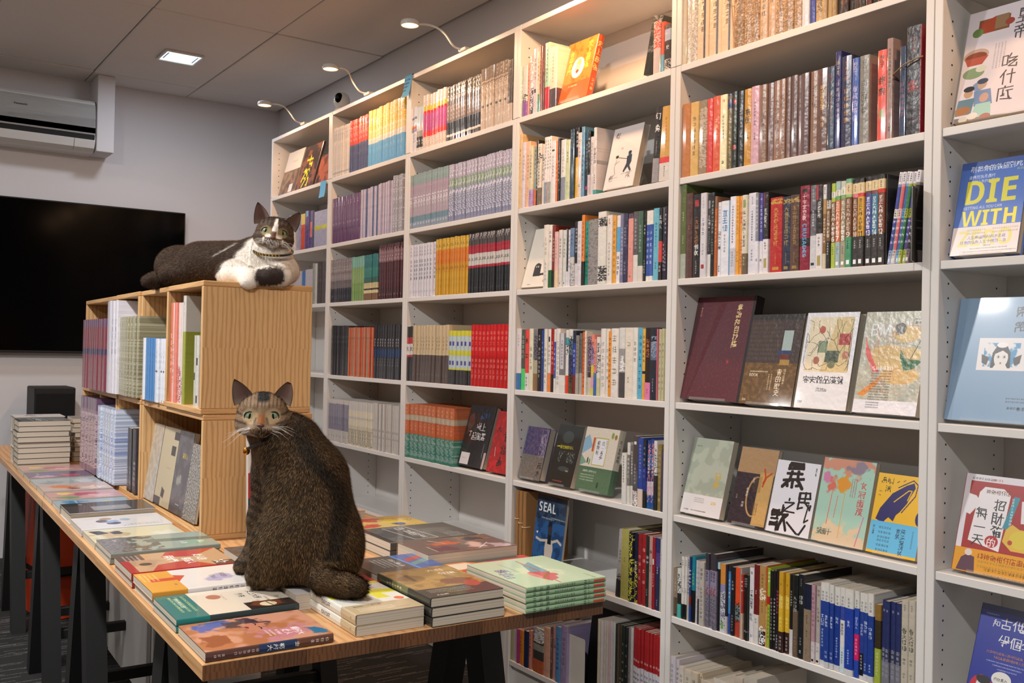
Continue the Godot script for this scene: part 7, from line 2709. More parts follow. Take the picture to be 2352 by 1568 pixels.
1535.1 1028 1217 33.3 250 150 0 s367|thick maroon spine, seventh from left
1568.5 1028 1217 33.3 250 150 0 s367|thick maroon spine, eighth from left
1601.8 1028 1217 33.3 250 150 0 s367|thick maroon spine, ninth from left
1635.1 1028 1217 33.3 250 150 0 s367|thick maroon spine, tenth from left
1668.4 1028 1217 33.3 250 150 0 s367|thick maroon spine, eleventh from left
1701.8 1028 1217 33.3 250 150 0 s367|thick maroon spine, twelfth from left
1735.1 1028 1217 36.5 306 150 0 s368|thick silver spine, thirteenth from left
1771.6 1028 1217 46.0 308 150 0 s369|thick white spine, fourteenth from left
1817.6 1028 1217 37.1 307 150 0 s370|thick white spine, fifteenth from left
1854.8 1028 1217 37.1 307 150 0 s370|thick white spine, sixteenth from left
@in the upper wooden cube of olive spines|books in the upper wooden cube of olive spines
1884.6 1028 1209 27.6 252 150 0 s371|olive spine with speckled wrap, first from left
1912.2 1028 1209 27.6 252 150 0 s371|olive spine with speckled wrap, second from left
1939.9 1028 1209 27.6 252 150 0 s371|olive spine with speckled wrap, third from left
1967.5 1028 1209 27.6 252 150 0 s371|olive spine with speckled wrap, fourth from left
1995.2 1028 1209 27.6 252 150 0 s371|olive spine with speckled wrap, fifth from left
2022.8 1028 1209 27.6 252 150 0 s371|olive spine with speckled wrap, sixth from left
2050.4 1028 1209 27.6 252 150 0 s371|olive spine with speckled wrap, seventh from left
2078.1 1028 1209 27.6 252 150 0 s371|olive spine with speckled wrap, eighth from left
2105.7 1028 1209 27.6 252 150 0 s371|olive spine with speckled wrap, ninth from left
@in the upper wooden cube with short blue spines|books in the upper wooden cube with short blue spines
2179.3 1028 1207 28.6 185 130 0 s372|white spine, first from left
2230.6 1028 1207 22.7 185 130 0 s373|blue spine, third from left
2253.3 1028 1207 22.7 185 130 0 s373|blue spine, fourth from left
2276.0 1028 1207 22.7 185 130 0 s373|blue spine, fifth from left
2298.7 1028 1207 22.7 185 130 0 s373|blue spine, sixth from left
2321.4 1028 1207 26.2 183 130 0 s374|white spine, seventh from left
2347.6 1028 1207 26.2 183 130 0 s374|white spine, eighth from left
2373.7 1028 1207 26.2 183 130 0 s374|white spine, ninth from left
2399.9 1028 1207 26.2 183 130 0 s374|white spine, tenth from left
@in the nearest upper wooden cube|books in the nearest upper wooden cube
2476.9 1028 1207 29.1 282 170 0 s375|orange spine with beige lettering, first from left
2505.9 1028 1207 23.5 281 170 0 s376|beige spine with red lettering, second from left
2529.5 1028 1207 24.8 281 170 0 s377|salmon spine, third from left
2554.3 1028 1207 26.1 280 170 0 s378|beige spine with speckled wrap, fourth from left
2580.4 1028 1207 24.1 280 170 0 s379|silver spine with speckled wrap, fifth from left
2604.4 1028 1207 23.7 297 170 0 s380|olive and silver spine, sixth from left
2703.1 1028 1207 19.3 192 170 0 s381|silver spine, seventh from left
2722.3 1028 1207 26.3 192 170 0 s382|silver spine, eighth from left
@in the lower wooden cube of mauve spines|books in the lower wooden cube of mauve spines
1309.5 726 1209 52.7 269 140 0 s383|thick mauve spine, first from left
1362.2 726 1209 52.7 269 140 0 s383|thick mauve spine, second from left
1415.0 726 1209 52.7 269 140 0 s383|thick mauve spine, third from left
1467.7 726 1209 52.7 269 140 0 s383|thick mauve spine, fourth from left
1520.5 726 1209 52.7 269 140 0 s383|thick mauve spine, fifth from left
@in the lower wooden cube of pale blue wraps|books in the lower wooden cube of pale blue wraps
1588.9 726 1211 38.9 249 150 0 s384|lilac and silver spine, first from left
1627.8 726 1211 38.9 249 150 0 s384|lilac and silver spine, second from left
1666.8 726 1211 38.9 249 150 0 s384|lilac and silver spine, third from left
1705.7 726 1211 38.9 249 150 0 s384|lilac and silver spine, fourth from left
1744.7 726 1211 38.9 249 150 0 s384|lilac and silver spine, fifth from left
1783.6 726 1211 38.9 249 150 0 s384|lilac and silver spine, sixth from left
1822.5 726 1211 38.9 249 150 0 s384|lilac and silver spine, seventh from left
@in the lower wooden cube of thin black spines|books in the lower wooden cube of thin black spines
1970.6 726 1195 30.5 200 160 0 s385|thick black spine, first from left
2001.1 726 1195 30.5 200 160 0 s385|thick black spine, second from left
2031.6 726 1195 24.3 203 160 0 s386|charcoal spine, third from left"""
const STUFF := """3204.0 2022 -6 6.6 285 150 0 s0
3854.6 2022 -6 12.8 178 150 0 s27
3867.4 2022 -6 11.5 173 150 0 s28
3628.2 1700 -6 13.3 204 150 0 s46
3324.8 1412 -6 14.5 231 150 0 s63
3339.2 1412 -6 14.7 233 150 0 s64
3354.0 1412 -6 9.9 222 150 0 s65
3363.9 1412 -6 13.0 203 150 0 s66
3429.5 1412 -6 12.4 211 150 0 s69
3441.9 1412 -6 12.7 211 150 0 s70
3500.8 1412 -6 10.8 212 150 0 s73
3511.6 1412 -6 11.8 211 150 0 s74
3710.3 1412 -6 11.2 207 150 0 s82
3721.6 1412 -6 11.8 209 150 0 s83
3733.3 1412 -6 12.9 207 150 0 s84
3880.1 1412 -6 4.4 208 150 0 s93
3885.6 1412 -6 9.1 209 150 8 s94
3891.9 1412 -6 9.0 208 150 8 s95
3898.8 1412 -6 9.0 208 150 8 s96
3906.4 1412 -6 8.9 208 150 8 s97
3914.5 1412 -6 8.9 207 150 8 s98
3923.1 1412 -6 8.8 207 150 8 s99
3932.5 1412 -6 10.6 207 150 8 s100
3220.7 452 -6 17.2 137 190 0 s101
3237.9 452 -6 14.3 141 190 0 s102
3252.2 452 -6 11.6 175 190 0 s103
3263.8 452 -6 8.8 177 190 0 s103
3272.6 452 -6 11.4 180 190 0 s104
3284.0 452 -6 7.9 182 190 0 s105
3291.9 452 -6 13.0 184 190 0 s106
3304.9 452 -6 9.9 175 190 0 s107
3314.8 452 -6 9.4 176 190 0 s108
3324.2 452 -6 19.1 177 190 0 s109
3343.3 452 -6 14.7 202 190 0 s110
3358.0 452 -6 14.6 204 190 0 s110
3372.5 452 -6 15.7 207 190 0 s110
3388.2 452 -6 9.0 185 190 0 s111
3416.6 452 -6 8.0 184 190 0 s113
3424.7 452 -6 9.6 183 190 0 s114
3434.2 452 -6 15.8 184 190 0 s115
3468.9 452 -6 5.8 184 190 0 s117
3474.7 452 -6 7.7 172 190 0 s118
3482.4 452 -6 8.1 172 190 0 s119
3490.5 452 -6 8.0 174 190 0 s119
3498.6 452 -6 16.3 194 190 0 s120
3554.1 452 -6 4.8 207 190 0 s123
3558.8 452 -6 9.9 204 190 0 s124
3568.7 452 -6 10.9 201 190 0 s125
3579.6 452 -6 9.0 203 190 0 s126
3588.6 452 -6 10.0 205 190 0 s127
3613.6 452 -6 14.1 204 190 0 s128
3627.7 452 -6 12.6 201 190 0 s129
3696.1 452 -6 11.6 191 190 0 s133
3707.7 452 -6 13.2 191 190 0 s134
3750.1 452 -6 12.8 203 190 0 s136
3831.3 452 -6 12.1 202 190 0 s141
3843.4 452 -6 12.0 203 190 0 s142
3887.7 452 -6 11.6 196 190 0 s145
3238.0 108 -6 12.1 228 200 0 s148
3326.6 108 -6 10.6 215 200 0 s152
2405.2 2022 -6 19.4 187 150 0 s157
2424.5 2022 -6 28.4 183 150 0 s158
2452.9 2022 -6 11.9 189 150 0 s159
2464.8 2022 -6 23.0 209 150 0 s160
2487.8 2022 -6 22.0 228 150 0 s161
2509.9 2022 -6 15.7 214 150 0 s162
2525.6 2022 -6 13.6 230 150 0 s163
2539.1 2022 -6 15.5 229 150 0 s164
3129.8 2022 -6 14.7 150 150 0 s169
3144.4 2022 -6 28.0 137 150 0 s170
2435.8 1700 -6 17.7 232 150 0 s172
2453.6 1700 -6 24.5 233 150 0 s173
2478.1 1700 -6 22.9 212 150 0 s174
2501.0 1700 -6 11.7 208 150 0 s175
2512.7 1700 -6 12.3 230 150 0 s176
2525.0 1700 -6 21.7 211 150 0 s177
2546.7 1700 -6 16.8 208 150 0 s178
2563.4 1700 -6 18.0 229 150 0 s179
2581.4 1700 -6 11.9 228 150 0 s180
2593.3 1700 -6 11.2 228 150 0 s181
2631.1 1700 -6 11.0 206 150 0 s183
2642.1 1700 -6 12.8 210 150 0 s184
2708.4 1700 -6 21.6 231 150 0 s187
2730.0 1700 -6 18.3 233 150 0 s188
2748.3 1700 -6 20.0 212 150 0 s189
2768.3 1700 -6 16.2 228 150 0 s190
2784.4 1700 -6 14.9 214 150 0 s191
2799.3 1700 -6 13.0 208 150 0 s192
2812.3 1700 -6 15.2 188 150 0 s193
2827.5 1700 -6 15.7 214 150 0 s194
2596.8 1412 -6 19.5 213 150 0 s198
2616.3 1412 -6 18.5 212 150 0 s199
2634.9 1412 -6 19.9 186 150 0 s200
2654.7 1412 -6 18.9 191 150 0 s201
2673.7 1412 -6 16.5 189 150 0 s202
2690.2 1412 -6 11.2 193 150 0 s203
2701.4 1412 -6 13.3 189 150 0 s204
2714.7 1412 -6 22.0 191 150 0 s205
2736.7 1412 -6 17.4 211 150 0 s206
2754.1 1412 -6 22.3 210 150 0 s207
2776.4 1412 -6 15.7 229 150 0 s208
2792.1 1412 -6 17.6 208 150 0 s209
2925.3 1412 -6 17.7 212 150 0 s213
2943.0 1412 -6 18.2 212 150 0 s214
2961.2 1412 -6 19.3 212 150 0 s215
3067.9 1412 -6 10.9 212 150 0 s220
3078.8 1412 -6 15.1 210 150 0 s221
3093.8 1412 -6 14.9 210 150 0 s222
3133.5 1412 -6 14.6 211 150 0 s224
3148.1 1412 -6 11.6 212 150 0 s225
3159.7 1412 -6 10.4 213 150 0 s226
3170.1 1412 -6 10.3 214 150 0 s227
2450.2 1060 -6 22.7 213 150 0 s229
2472.9 1060 -6 23.3 213 150 0 s230
2496.2 1060 -6 23.8 215 150 0 s231
2549.1 1060 -6 24.0 215 150 0 s233
2573.1 1060 -6 11.1 212 150 0 s234
2584.2 1060 -6 18.1 214 150 0 s235
2602.3 1060 -6 17.9 214 150 0 s236
2620.3 1060 -6 18.5 214 150 0 s237
2638.8 1060 -6 10.0 214 150 0 s238
2648.8 1060 -6 22.8 214 150 0 s239
2703.8 1060 -6 16.3 211 150 0 s241
2720.1 1060 -6 20.5 211 150 0 s242
2740.6 1060 -6 16.0 209 150 0 s243
2756.6 1060 -6 15.8 191 150 0 s244
2772.5 1060 -6 15.0 200 150 0 s245
2787.5 1060 -6 17.0 203 150 0 s246
2804.5 1060 -6 9.1 206 150 0 s247
2813.6 1060 -6 19.5 188 150 0 s248
2833.2 1060 -6 16.6 193 150 0 s249
2849.8 1060 -6 12.3 180 150 0 s250
2862.1 1060 -6 17.0 188 150 0 s251
2902.7 1060 -6 18.0 212 150 0 s253
2920.6 1060 -6 15.2 204 150 0 s254
3052.1 1060 -6 19.6 213 150 0 s259
3071.7 1060 -6 13.9 211 150 0 s260
3137.4 1060 -6 4.7 211 150 0 s263
3142.0 1060 -6 12.8 211 150 0 s264
3154.8 1060 -6 11.6 211 150 0 s264
3166.4 1060 -6 10.3 211 150 0 s264
3176.7 1060 -6 10.3 210 150 0 s264
2994.7 740 -6 20.9 155 150 0 s265
3015.5 740 -6 13.2 187 150 0 s266
3028.8 740 -6 14.4 182 150 0 s267
3088.3 740 -6 13.1 202 150 0 s270
3101.4 740 -6 15.7 203 150 0 s271
3117.1 740 -6 15.6 205 150 0 s271
3132.7 740 -6 13.5 204 150 0 s272
3146.2 740 -6 16.5 194 150 0 s273
3162.7 740 -6 12.9 179 150 0 s274
3033.0 452 -6 19.6 209 200 0 s277
3052.6 452 -6 17.8 209 200 0 s278
3070.4 452 -6 17.2 208 200 0 s279
3087.7 452 -6 17.9 213 200 0 s280
3105.5 452 -6 13.8 211 200 0 s281
3119.3 452 -6 16.4 212 200 0 s282
3135.6 452 -6 12.0 212 200 0 s283
3166.8 452 -6 15.2 211 200 0 s285
2407.3 108 -6 9.8 121 200 0 s286
2417.1 108 -6 11.1 123 200 0 s287
2428.1 108 -6 11.6 126 200 0 s288
2439.8 108 -6 7.7 125 200 0 s289
2447.5 108 -6 12.8 120 200 0 s290
2460.3 108 -6 14.6 120 200 0 s291
2475.0 108 -6 14.5 120 200 0 s292
2489.5 108 -6 15.7 120 200 0 s293
2505.2 108 -6 26.1 125 200 0 s294
2531.3 108 -6 16.6 132 200 0 s295
2547.9 108 -6 11.0 137 200 0 s296
2649.8 108 -6 12.7 170 200 0 s299
2662.5 108 -6 18.4 176 200 0 s300
2680.9 108 -6 27.3 183 200 0 s301
2897.4 108 -6 11.2 258 200 0 s303
2908.5 108 -6 10.1 259 200 0 s304
2918.7 108 -6 12.5 261 200 0 s305
2931.2 108 -6 11.5 263 200 0 s306
2942.7 108 -6 10.9 265 200 0 s307
2953.6 108 -6 13.8 267 200 0 s308
2967.3 108 -6 12.2 267 200 0 s309
2979.6 108 -6 9.2 264 200 0 s310
2988.8 108 -6 8.7 265 200 0 s311
2997.5 108 -6 10.6 266 200 0 s312
3008.0 108 -6 13.4 266 200 0 s313
3021.4 108 -6 10.4 265 200 0 s314
3031.8 108 -6 13.2 267 200 0 s315
3045.0 108 -6 10.8 268 200 0 s316
3055.8 108 -6 12.1 274 200 0 s317
3067.9 108 -6 12.1 274 200 0 s317
3080.0 108 -6 12.1 274 200 0 s317
3092.1 108 -6 12.1 274 200 0 s317
3104.2 108 -6 12.1 274 200 0 s317
3116.3 108 -6 12.1 274 200 0 s317
3128.4 108 -6 12.1 274 200 0 s317
3140.5 108 -6 12.1 274 200 0 s317
3152.6 108 -6 12.1 274 200 0 s317
3164.7 108 -6 12.1 274 200 0 s317
1604.4 2022 -6 18.2 192 170 0 s318
1622.6 2022 -6 18.2 192 170 0 s318
1640.8 2022 -6 18.2 192 170 0 s318
1659.1 2022 -6 18.5 186 170 0 s319
1677.6 2022 -6 18.5 186 170 0 s319
1696.1 2022 -6 18.5 186 170 0 s319
1714.6 2022 -6 23.3 223 170 0 s320
1737.9 2022 -6 23.3 223 170 0 s320
1761.2 2022 -6 23.3 223 170 0 s320
1784.5 2022 -6 23.3 223 170 0 s320
1807.8 2022 -6 23.3 223 170 0 s320
1831.1 2022 -6 23.3 223 170 0 s320
1854.5 2022 -6 23.3 223 170 0 s320
1877.8 2022 -6 23.3 223 170 0 s320
1901.1 2022 -6 21.1 220 170 0 s321
1922.2 2022 -6 21.1 220 170 0 s321
1943.2 2022 -6 21.1 220 170 0 s321
1964.3 2022 -6 21.1 220 170 0 s321
1985.3 2022 -6 21.1 220 170 0 s321
2006.4 2022 -6 21.1 220 170 0 s321
2027.5 2022 -6 21.1 220 170 0 s321
2048.5 2022 -6 21.1 220 170 0 s321
2069.6 2022 -6 21.1 220 170 0 s321
2090.6 2022 -6 21.1 220 170 0 s321
2111.7 2022 -6 21.1 220 170 0 s321
2132.8 2022 -6 21.1 220 170 0 s321
1611.4 1700 -6 22.8 228 170 0 s324
1634.2 1700 -6 22.8 228 170 0 s324
1657.0 1700 -6 22.8 228 170 0 s324
1679.8 1700 -6 22.8 228 170 0 s324
1702.6 1700 -6 22.8 228 170 0 s324
1725.4 1700 -6 22.8 228 170 0 s324
1748.2 1700 -6 22.8 228 170 0 s324
1770.9 1700 -6 22.8 228 170 0 s324
1793.7 1700 -6 22.8 228 170 0 s324
1816.5 1700 -6 22.8 228 170 0 s324
1839.3 1700 -6 22.8 228 170 0 s324
1862.1 1700 -6 22.8 228 170 0 s324
1884.9 1700 -6 22.8 228 170 0 s324
1907.7 1700 -6 22.8 228 170 0 s324
1930.5 1700 -6 20.9 226 170 0 s325
1951.4 1700 -6 20.9 226 170 0 s325
1972.3 1700 -6 20.9 226 170 0 s325
1993.3 1700 -6 20.9 226 170 0 s325
2014.2 1700 -6 20.9 226 170 0 s325
2035.1 1700 -6 20.9 226 170 0 s325
2056.1 1700 -6 20.9 226 170 0 s325
2077.0 1700 -6 20.9 226 170 0 s325
2098.0 1700 -6 20.9 226 170 0 s325
2118.9 1700 -6 20.9 226 170 0 s325
2139.8 1700 -6 20.9 226 170 0 s325
2160.8 1700 -6 20.9 226 170 0 s325
2181.7 1700 -6 20.9 226 170 0 s325
2202.6 1700 -6 20.9 226 170 0 s325
2223.6 1700 -6 20.9 226 170 0 s325
2244.5 1700 -6 20.9 226 170 0 s325
2265.5 1700 -6 20.9 226 170 0 s325
2286.4 1700 -6 20.9 226 170 0 s325
2307.3 1700 -6 20.9 226 170 0 s325
2328.3 1700 -6 20.9 226 170 0 s325
2349.2 1700 -6 20.9 226 170 0 s325
1602.4 1412 -6 24.0 220 160 0 s326
1626.4 1412 -6 24.0 220 160 0 s326
1650.4 1412 -6 24.0 220 160 0 s326
1674.4 1412 -6 24.0 220 160 0 s326
1698.5 1412 -6 24.0 220 160 0 s326
1722.5 1412 -6 24.0 220 160 0 s326
1746.5 1412 -6 24.0 220 160 0 s326
1770.5 1412 -6 24.0 220 160 0 s326
1794.6 1412 -6 24.0 220 160 0 s326
1818.6 1412 -6 24.0 220 160 0 s326
1842.6 1412 -6 20.3 227 160 0 s327
1862.9 1412 -6 20.3 227 160 0 s327
1883.2 1412 -6 20.3 227 160 0 s327
1903.4 1412 -6 20.3 227 160 0 s327
1923.7 1412 -6 20.3 227 160 0 s327
1944.0 1412 -6 20.3 227 160 0 s327
1964.2 1412 -6 20.3 227 160 0 s327
1984.5 1412 -6 20.3 227 160 0 s327
2004.8 1412 -6 20.3 227 160 0 s327
2025.1 1412 -6 20.3 227 160 0 s327
2045.3 1412 -6 20.3 227 160 0 s327
2065.6 1412 -6 20.3 227 160 0 s327
2085.9 1412 -6 18.6 227 160 0 s328
2104.5 1412 -6 18.6 227 160 0 s328
2123.2 1412 -6 18.6 227 160 0 s328
2141.8 1412 -6 18.6 227 160 0 s328
2160.4 1412 -6 18.6 227 160 0 s328
2179.1 1412 -6 18.6 227 160 0 s328
2197.7 1412 -6 18.6 227 160 0 s328
2216.4 1412 -6 18.6 227 160 0 s328
2235.0 1412 -6 18.6 227 160 0 s328
2253.6 1412 -6 18.6 227 160 0 s328
2272.3 1412 -6 18.6 227 160 0 s328
2290.9 1412 -6 18.6 227 160 0 s328
2309.6 1412 -6 18.6 227 160 0 s328
2328.2 1412 -6 18.6 227 160 0 s328
2346.8 1412 -6 18.6 227 160 0 s328
1606.8 1060 -6 29.9 230 160 0 s329
1636.8 1060 -6 29.9 230 160 0 s329
1666.7 1060 -6 25.9 234 160 0 s330
1692.6 1060 -6 25.9 234 160 0 s330
1718.6 1060 -6 25.9 234 160 0 s330
1744.5 1060 -6 25.9 234 160 0 s330
1770.5 1060 -6 25.9 234 160 0 s330
1796.4 1060 -6 25.9 234 160 0 s330
1822.3 1060 -6 25.9 234 160 0 s330
1848.3 1060 -6 25.9 234 160 0 s330
1874.2 1060 -6 25.9 234 160 0 s330
1900.2 1060 -6 25.9 234 160 0 s330
1926.1 1060 -6 25.9 234 160 0 s330
1952.0 1060 -6 28.7 211 160 0 s331
1980.8 1060 -6 28.7 211 160 0 s331
2009.5 1060 -6 28.7 211 160 0 s331
2038.2 1060 -6 28.7 211 160 0 s331
2067.0 1060 -6 28.7 211 160 0 s331
2095.7 1060 -6 28.7 211 160 0 s331
2124.4 1060 -6 24.0 232 160 0 s332
2148.5 1060 -6 24.0 232 160 0 s332
2172.5 1060 -6 24.0 232 160 0 s332
2196.6 1060 -6 24.0 232 160 0 s332
2220.6 1060 -6 24.0 232 160 0 s332
2244.6 1060 -6 24.0 232 160 0 s332
2268.7 1060 -6 24.0 232 160 0 s332
2292.7 1060 -6 24.0 232 160 0 s332
2316.7 1060 -6 24.0 232 160 0 s332
2340.8 1060 -6 24.0 232 160 0 s332
1613.6 740 -6 36.2 226 170 0 s333
1649.8 740 -6 36.2 226 170 0 s333
823.5 2022 -6 23.3 244 170 0 s334
846.8 2022 -6 23.3 244 170 0 s334
870.2 2022 -6 23.3 244 170 0 s334
893.5 2022 -6 23.3 244 170 0 s334
916.8 2022 -6 23.3 244 170 0 s334
940.2 2022 -6 23.3 244 170 0 s334
963.5 2022 -6 23.3 244 170 0 s334
986.8 2022 -6 23.3 244 170 0 s334
1010.2 2022 -6 27.3 248 170 0 s335
1037.5 2022 -6 27.3 248 170 0 s335
1064.9 2022 -6 27.3 248 170 0 s335
1092.2 2022 -6 27.3 248 170 0 s335
1119.6 2022 -6 27.3 248 170 0 s335
1146.9 2022 -6 27.3 248 170 0 s335
1174.2 2022 -6 27.3 248 170 0 s335
1201.6 2022 -6 35.2 258 170 0 s336
1236.8 2022 -6 35.2 258 170 0 s336
1271.9 2022 -6 35.2 258 170 0 s336
1307.1 2022 -6 35.2 258 170 0 s336
1342.3 2022 -6 35.2 258 170 0 s336
1377.5 2022 -6 35.2 258 170 0 s336
1412.7 2022 -6 35.2 258 170 0 s336
825.7 1700 -6 38.3 220 170 0 s337
864.0 1700 -6 38.3 220 170 0 s337
902.2 1700 -6 38.3 220 170 0 s337
940.5 1700 -6 38.3 220 170 0 s337
978.7 1700 -6 38.3 220 170 0 s337
1017.0 1700 -6 38.3 220 170 0 s337
1055.2 1700 -6 38.3 220 170 0 s337
1093.5 1700 -6 38.3 220 170 0 s337
1131.7 1700 -6 35.5 227 170 0 s338
1167.2 1700 -6 35.5 227 170 0 s338
1202.8 1700 -6 35.5 227 170 0 s338
1238.3 1700 -6 35.5 227 170 0 s338
1273.8 1700 -6 35.5 227 170 0 s338
1309.4 1700 -6 25.2 232 170 0 s339
1334.6 1700 -6 25.2 232 170 0 s339
1359.8 1700 -6 25.2 232 170 0 s339
1385.0 1700 -6 25.2 232 170 0 s339
1410.2 1700 -6 25.2 232 170 0 s339
1435.4 1700 -6 25.2 232 170 0 s339
1460.6 1700 -6 22.2 248 170 0 s340
1482.8 1700 -6 22.2 248 170 0 s340
1505.0 1700 -6 22.2 248 170 0 s340
1527.1 1700 -6 22.2 248 170 0 s340
820.2 1412 -6 23.9 209 160 0 s341
844.2 1412 -6 23.9 209 160 0 s341
868.1 1412 -6 23.9 209 160 0 s341
892.0 1412 -6 23.9 209 160 0 s341
916.0 1412 -6 23.9 209 160 0 s341
939.9 1412 -6 23.9 209 160 0 s341
963.9 1412 -6 23.9 209 160 0 s341
987.8 1412 -6 23.9 209 160 0 s341
1011.7 1412 -6 23.9 209 160 0 s341
1035.7 1412 -6 23.9 209 160 0 s341
1059.6 1412 -6 26.0 208 160 0 s342
1085.6 1412 -6 26.0 208 160 0 s342
1111.6 1412 -6 26.0 208 160 0 s342
1137.6 1412 -6 26.0 208 160 0 s342
1163.5 1412 -6 26.0 208 160 0 s342
1189.5 1412 -6 19.8 209 160 0 s343
1209.3 1412 -6 19.8 209 160 0 s343
1229.1 1412 -6 19.8 209 160 0 s343
1248.9 1412 -6 19.8 209 160 0 s343
1268.6 1412 -6 19.8 209 160 0 s343
1288.4 1412 -6 19.8 209 160 0 s343
1308.2 1412 -6 19.8 209 160 0 s343
1328.0 1412 -6 20.2 242 160 0 s344
1348.2 1412 -6 20.2 242 160 0 s344
1368.5 1412 -6 20.2 242 160 0 s344
1388.7 1412 -6 20.2 242 160 0 s344
1408.9 1412 -6 20.2 242 160 0 s344
1429.2 1412 -6 20.2 242 160 0 s344
1449.4 1412 -6 20.2 242 160 0 s344
1469.6 1412 -6 20.2 242 160 0 s344
1489.9 1412 -6 20.2 242 160 0 s344
1510.1 1412 -6 20.2 242 160 0 s344
1530.3 1412 -6 20.2 242 160 0 s344
836.5 1060 -6 20.4 240 160 0 s345
856.9 1060 -6 20.4 240 160 0 s345
877.3 1060 -6 20.4 240 160 0 s345
897.7 1060 -6 20.4 240 160 0 s345
918.1 1060 -6 20.4 240 160 0 s345
938.5 1060 -6 20.4 240 160 0 s345
958.9 1060 -6 20.4 240 160 0 s345
979.3 1060 -6 20.4 240 160 0 s345
999.8 1060 -6 20.4 240 160 0 s345
1020.2 1060 -6 20.4 240 160 0 s345
1040.6 1060 -6 16.4 230 160 0 s346
1057.0 1060 -6 16.4 230 160 0 s346
1073.4 1060 -6 16.4 230 160 0 s346
1089.8 1060 -6 16.4 230 160 0 s346
1106.2 1060 -6 16.4 230 160 0 s346
1122.6 1060 -6 16.4 230 160 0 s346
1139.0 1060 -6 16.4 230 160 0 s346
1155.4 1060 -6 16.4 230 160 0 s346
1171.8 1060 -6 16.4 230 160 0 s346
1188.2 1060 -6 16.4 230 160 0 s346
1204.6 1060 -6 16.4 230 160 0 s346
1221.0 1060 -6 16.4 230 160 0 s346
1237.4 1060 -6 16.4 230 160 0 s346
1253.8 1060 -6 16.4 230 160 0 s346
1270.2 1060 -6 16.4 230 160 0 s346
1286.6 1060 -6 16.4 230 160 0 s346
1303.0 1060 -6 25.0 240 160 0 s347
1328.0 1060 -6 25.0 240 160 0 s347
1353.1 1060 -6 25.0 240 160 0 s347
1378.1 1060 -6 25.0 240 160 0 s347
1403.1 1060 -6 25.0 240 160 0 s347
1428.1 1060 -6 25.0 240 160 0 s347
1453.1 1060 -6 25.0 240 160 0 s347
1478.1 1060 -6 25.0 240 160 0 s347
1503.1 1060 -6 25.0 240 160 0 s347
1528.1 1060 -6 25.0 240 160 0 s347
831.8 740 -6 27.2 205 170 0 s348
859.1 740 -6 27.2 205 170 0 s348
886.3 740 -6 27.2 205 170 0 s348
913.5 740 -6 27.2 205 170 0 s348
940.7 740 -6 27.2 205 170 0 s348
967.9 740 -6 27.2 205 170 0 s348
995.2 740 -6 27.2 205 170 0 s348
1022.4 740 -6 27.2 205 170 0 s348
1049.6 740 -6 25.3 206 170 0 s349
1074.9 740 -6 25.3 206 170 0 s349
1100.2 740 -6 25.3 206 170 0 s349
1125.6 740 -6 25.3 206 170 0 s349
1150.9 740 -6 25.3 206 170 0 s349
1176.2 740 -6 25.3 206 170 0 s349
1201.6 740 -6 25.3 206 170 0 s349
1226.9 740 -6 25.3 206 170 0 s349
1252.2 740 -6 25.3 206 170 0 s349
1277.5 740 -6 25.3 206 170 0 s349
1302.9 740 -6 18.7 210 170 0 s350
1321.5 740 -6 18.7 210 170 0 s350
1340.2 740 -6 18.7 210 170 0 s350
1358.8 740 -6 18.7 210 170 0 s350
1377.5 740 -6 18.7 210 170 0 s350
1396.1 740 -6 18.7 210 170 0 s350
1414.8 740 -6 18.7 210 170 0 s350
1433.4 740 -6 18.7 210 170 0 s350
1452.1 740 -6 18.7 210 170 0 s350
1470.8 740 -6 18.7 210 170 0 s350
1489.4 740 -6 18.7 210 170 0 s350
1508.1 740 -6 18.7 210 170 0 s350
1526.7 740 -6 18.7 210 170 0 s350
1545.4 740 -6 18.7 210 170 0 s350
360.2 1700 -6 36.8 194 160 0 s354
397.0 1700 -6 37.9 190 160 0 s355
434.9 1700 -6 52.9 189 160 0 s356
487.8 1700 -6 52.0 198 160 0 s357
539.8 1700 -6 42.2 193 160 0 s358
581.9 1700 -6 25.3 190 160 0 s359
360.9 1412 -6 25.7 177 160 0 s361
386.6 1412 -6 25.7 177 160 0 s361
412.4 1412 -6 25.7 177 160 0 s361
438.1 1412 -6 25.7 177 160 0 s361
463.9 1412 -6 46.4 176 160 0 s362
510.3 1412 -6 23.4 180 160 0 s363
533.7 1412 -6 23.4 180 160 0 s363
557.1 1412 -6 23.4 180 160 0 s363
580.5 1412 -6 23.4 180 160 0 s363
603.9 1412 -6 23.7 208 160 0 s364
627.6 1412 -6 32.3 206 160 0 s365
659.9 1412 -6 17.9 210 160 0 s366
677.8 1412 -6 17.9 210 160 0 s366
695.7 1412 -6 17.9 210 160 0 s366
713.6 1412 -6 17.9 210 160 0 s366
731.5 1412 -6 17.9 210 160 0 s366
749.4 1412 -6 17.9 210 160 0 s366
2207.8 1028 1207 22.7 185 130 0 s373
2055.9 726 1195 18.5 202 160 0 s387
2074.3 726 1195 18.5 202 160 0 s387"""
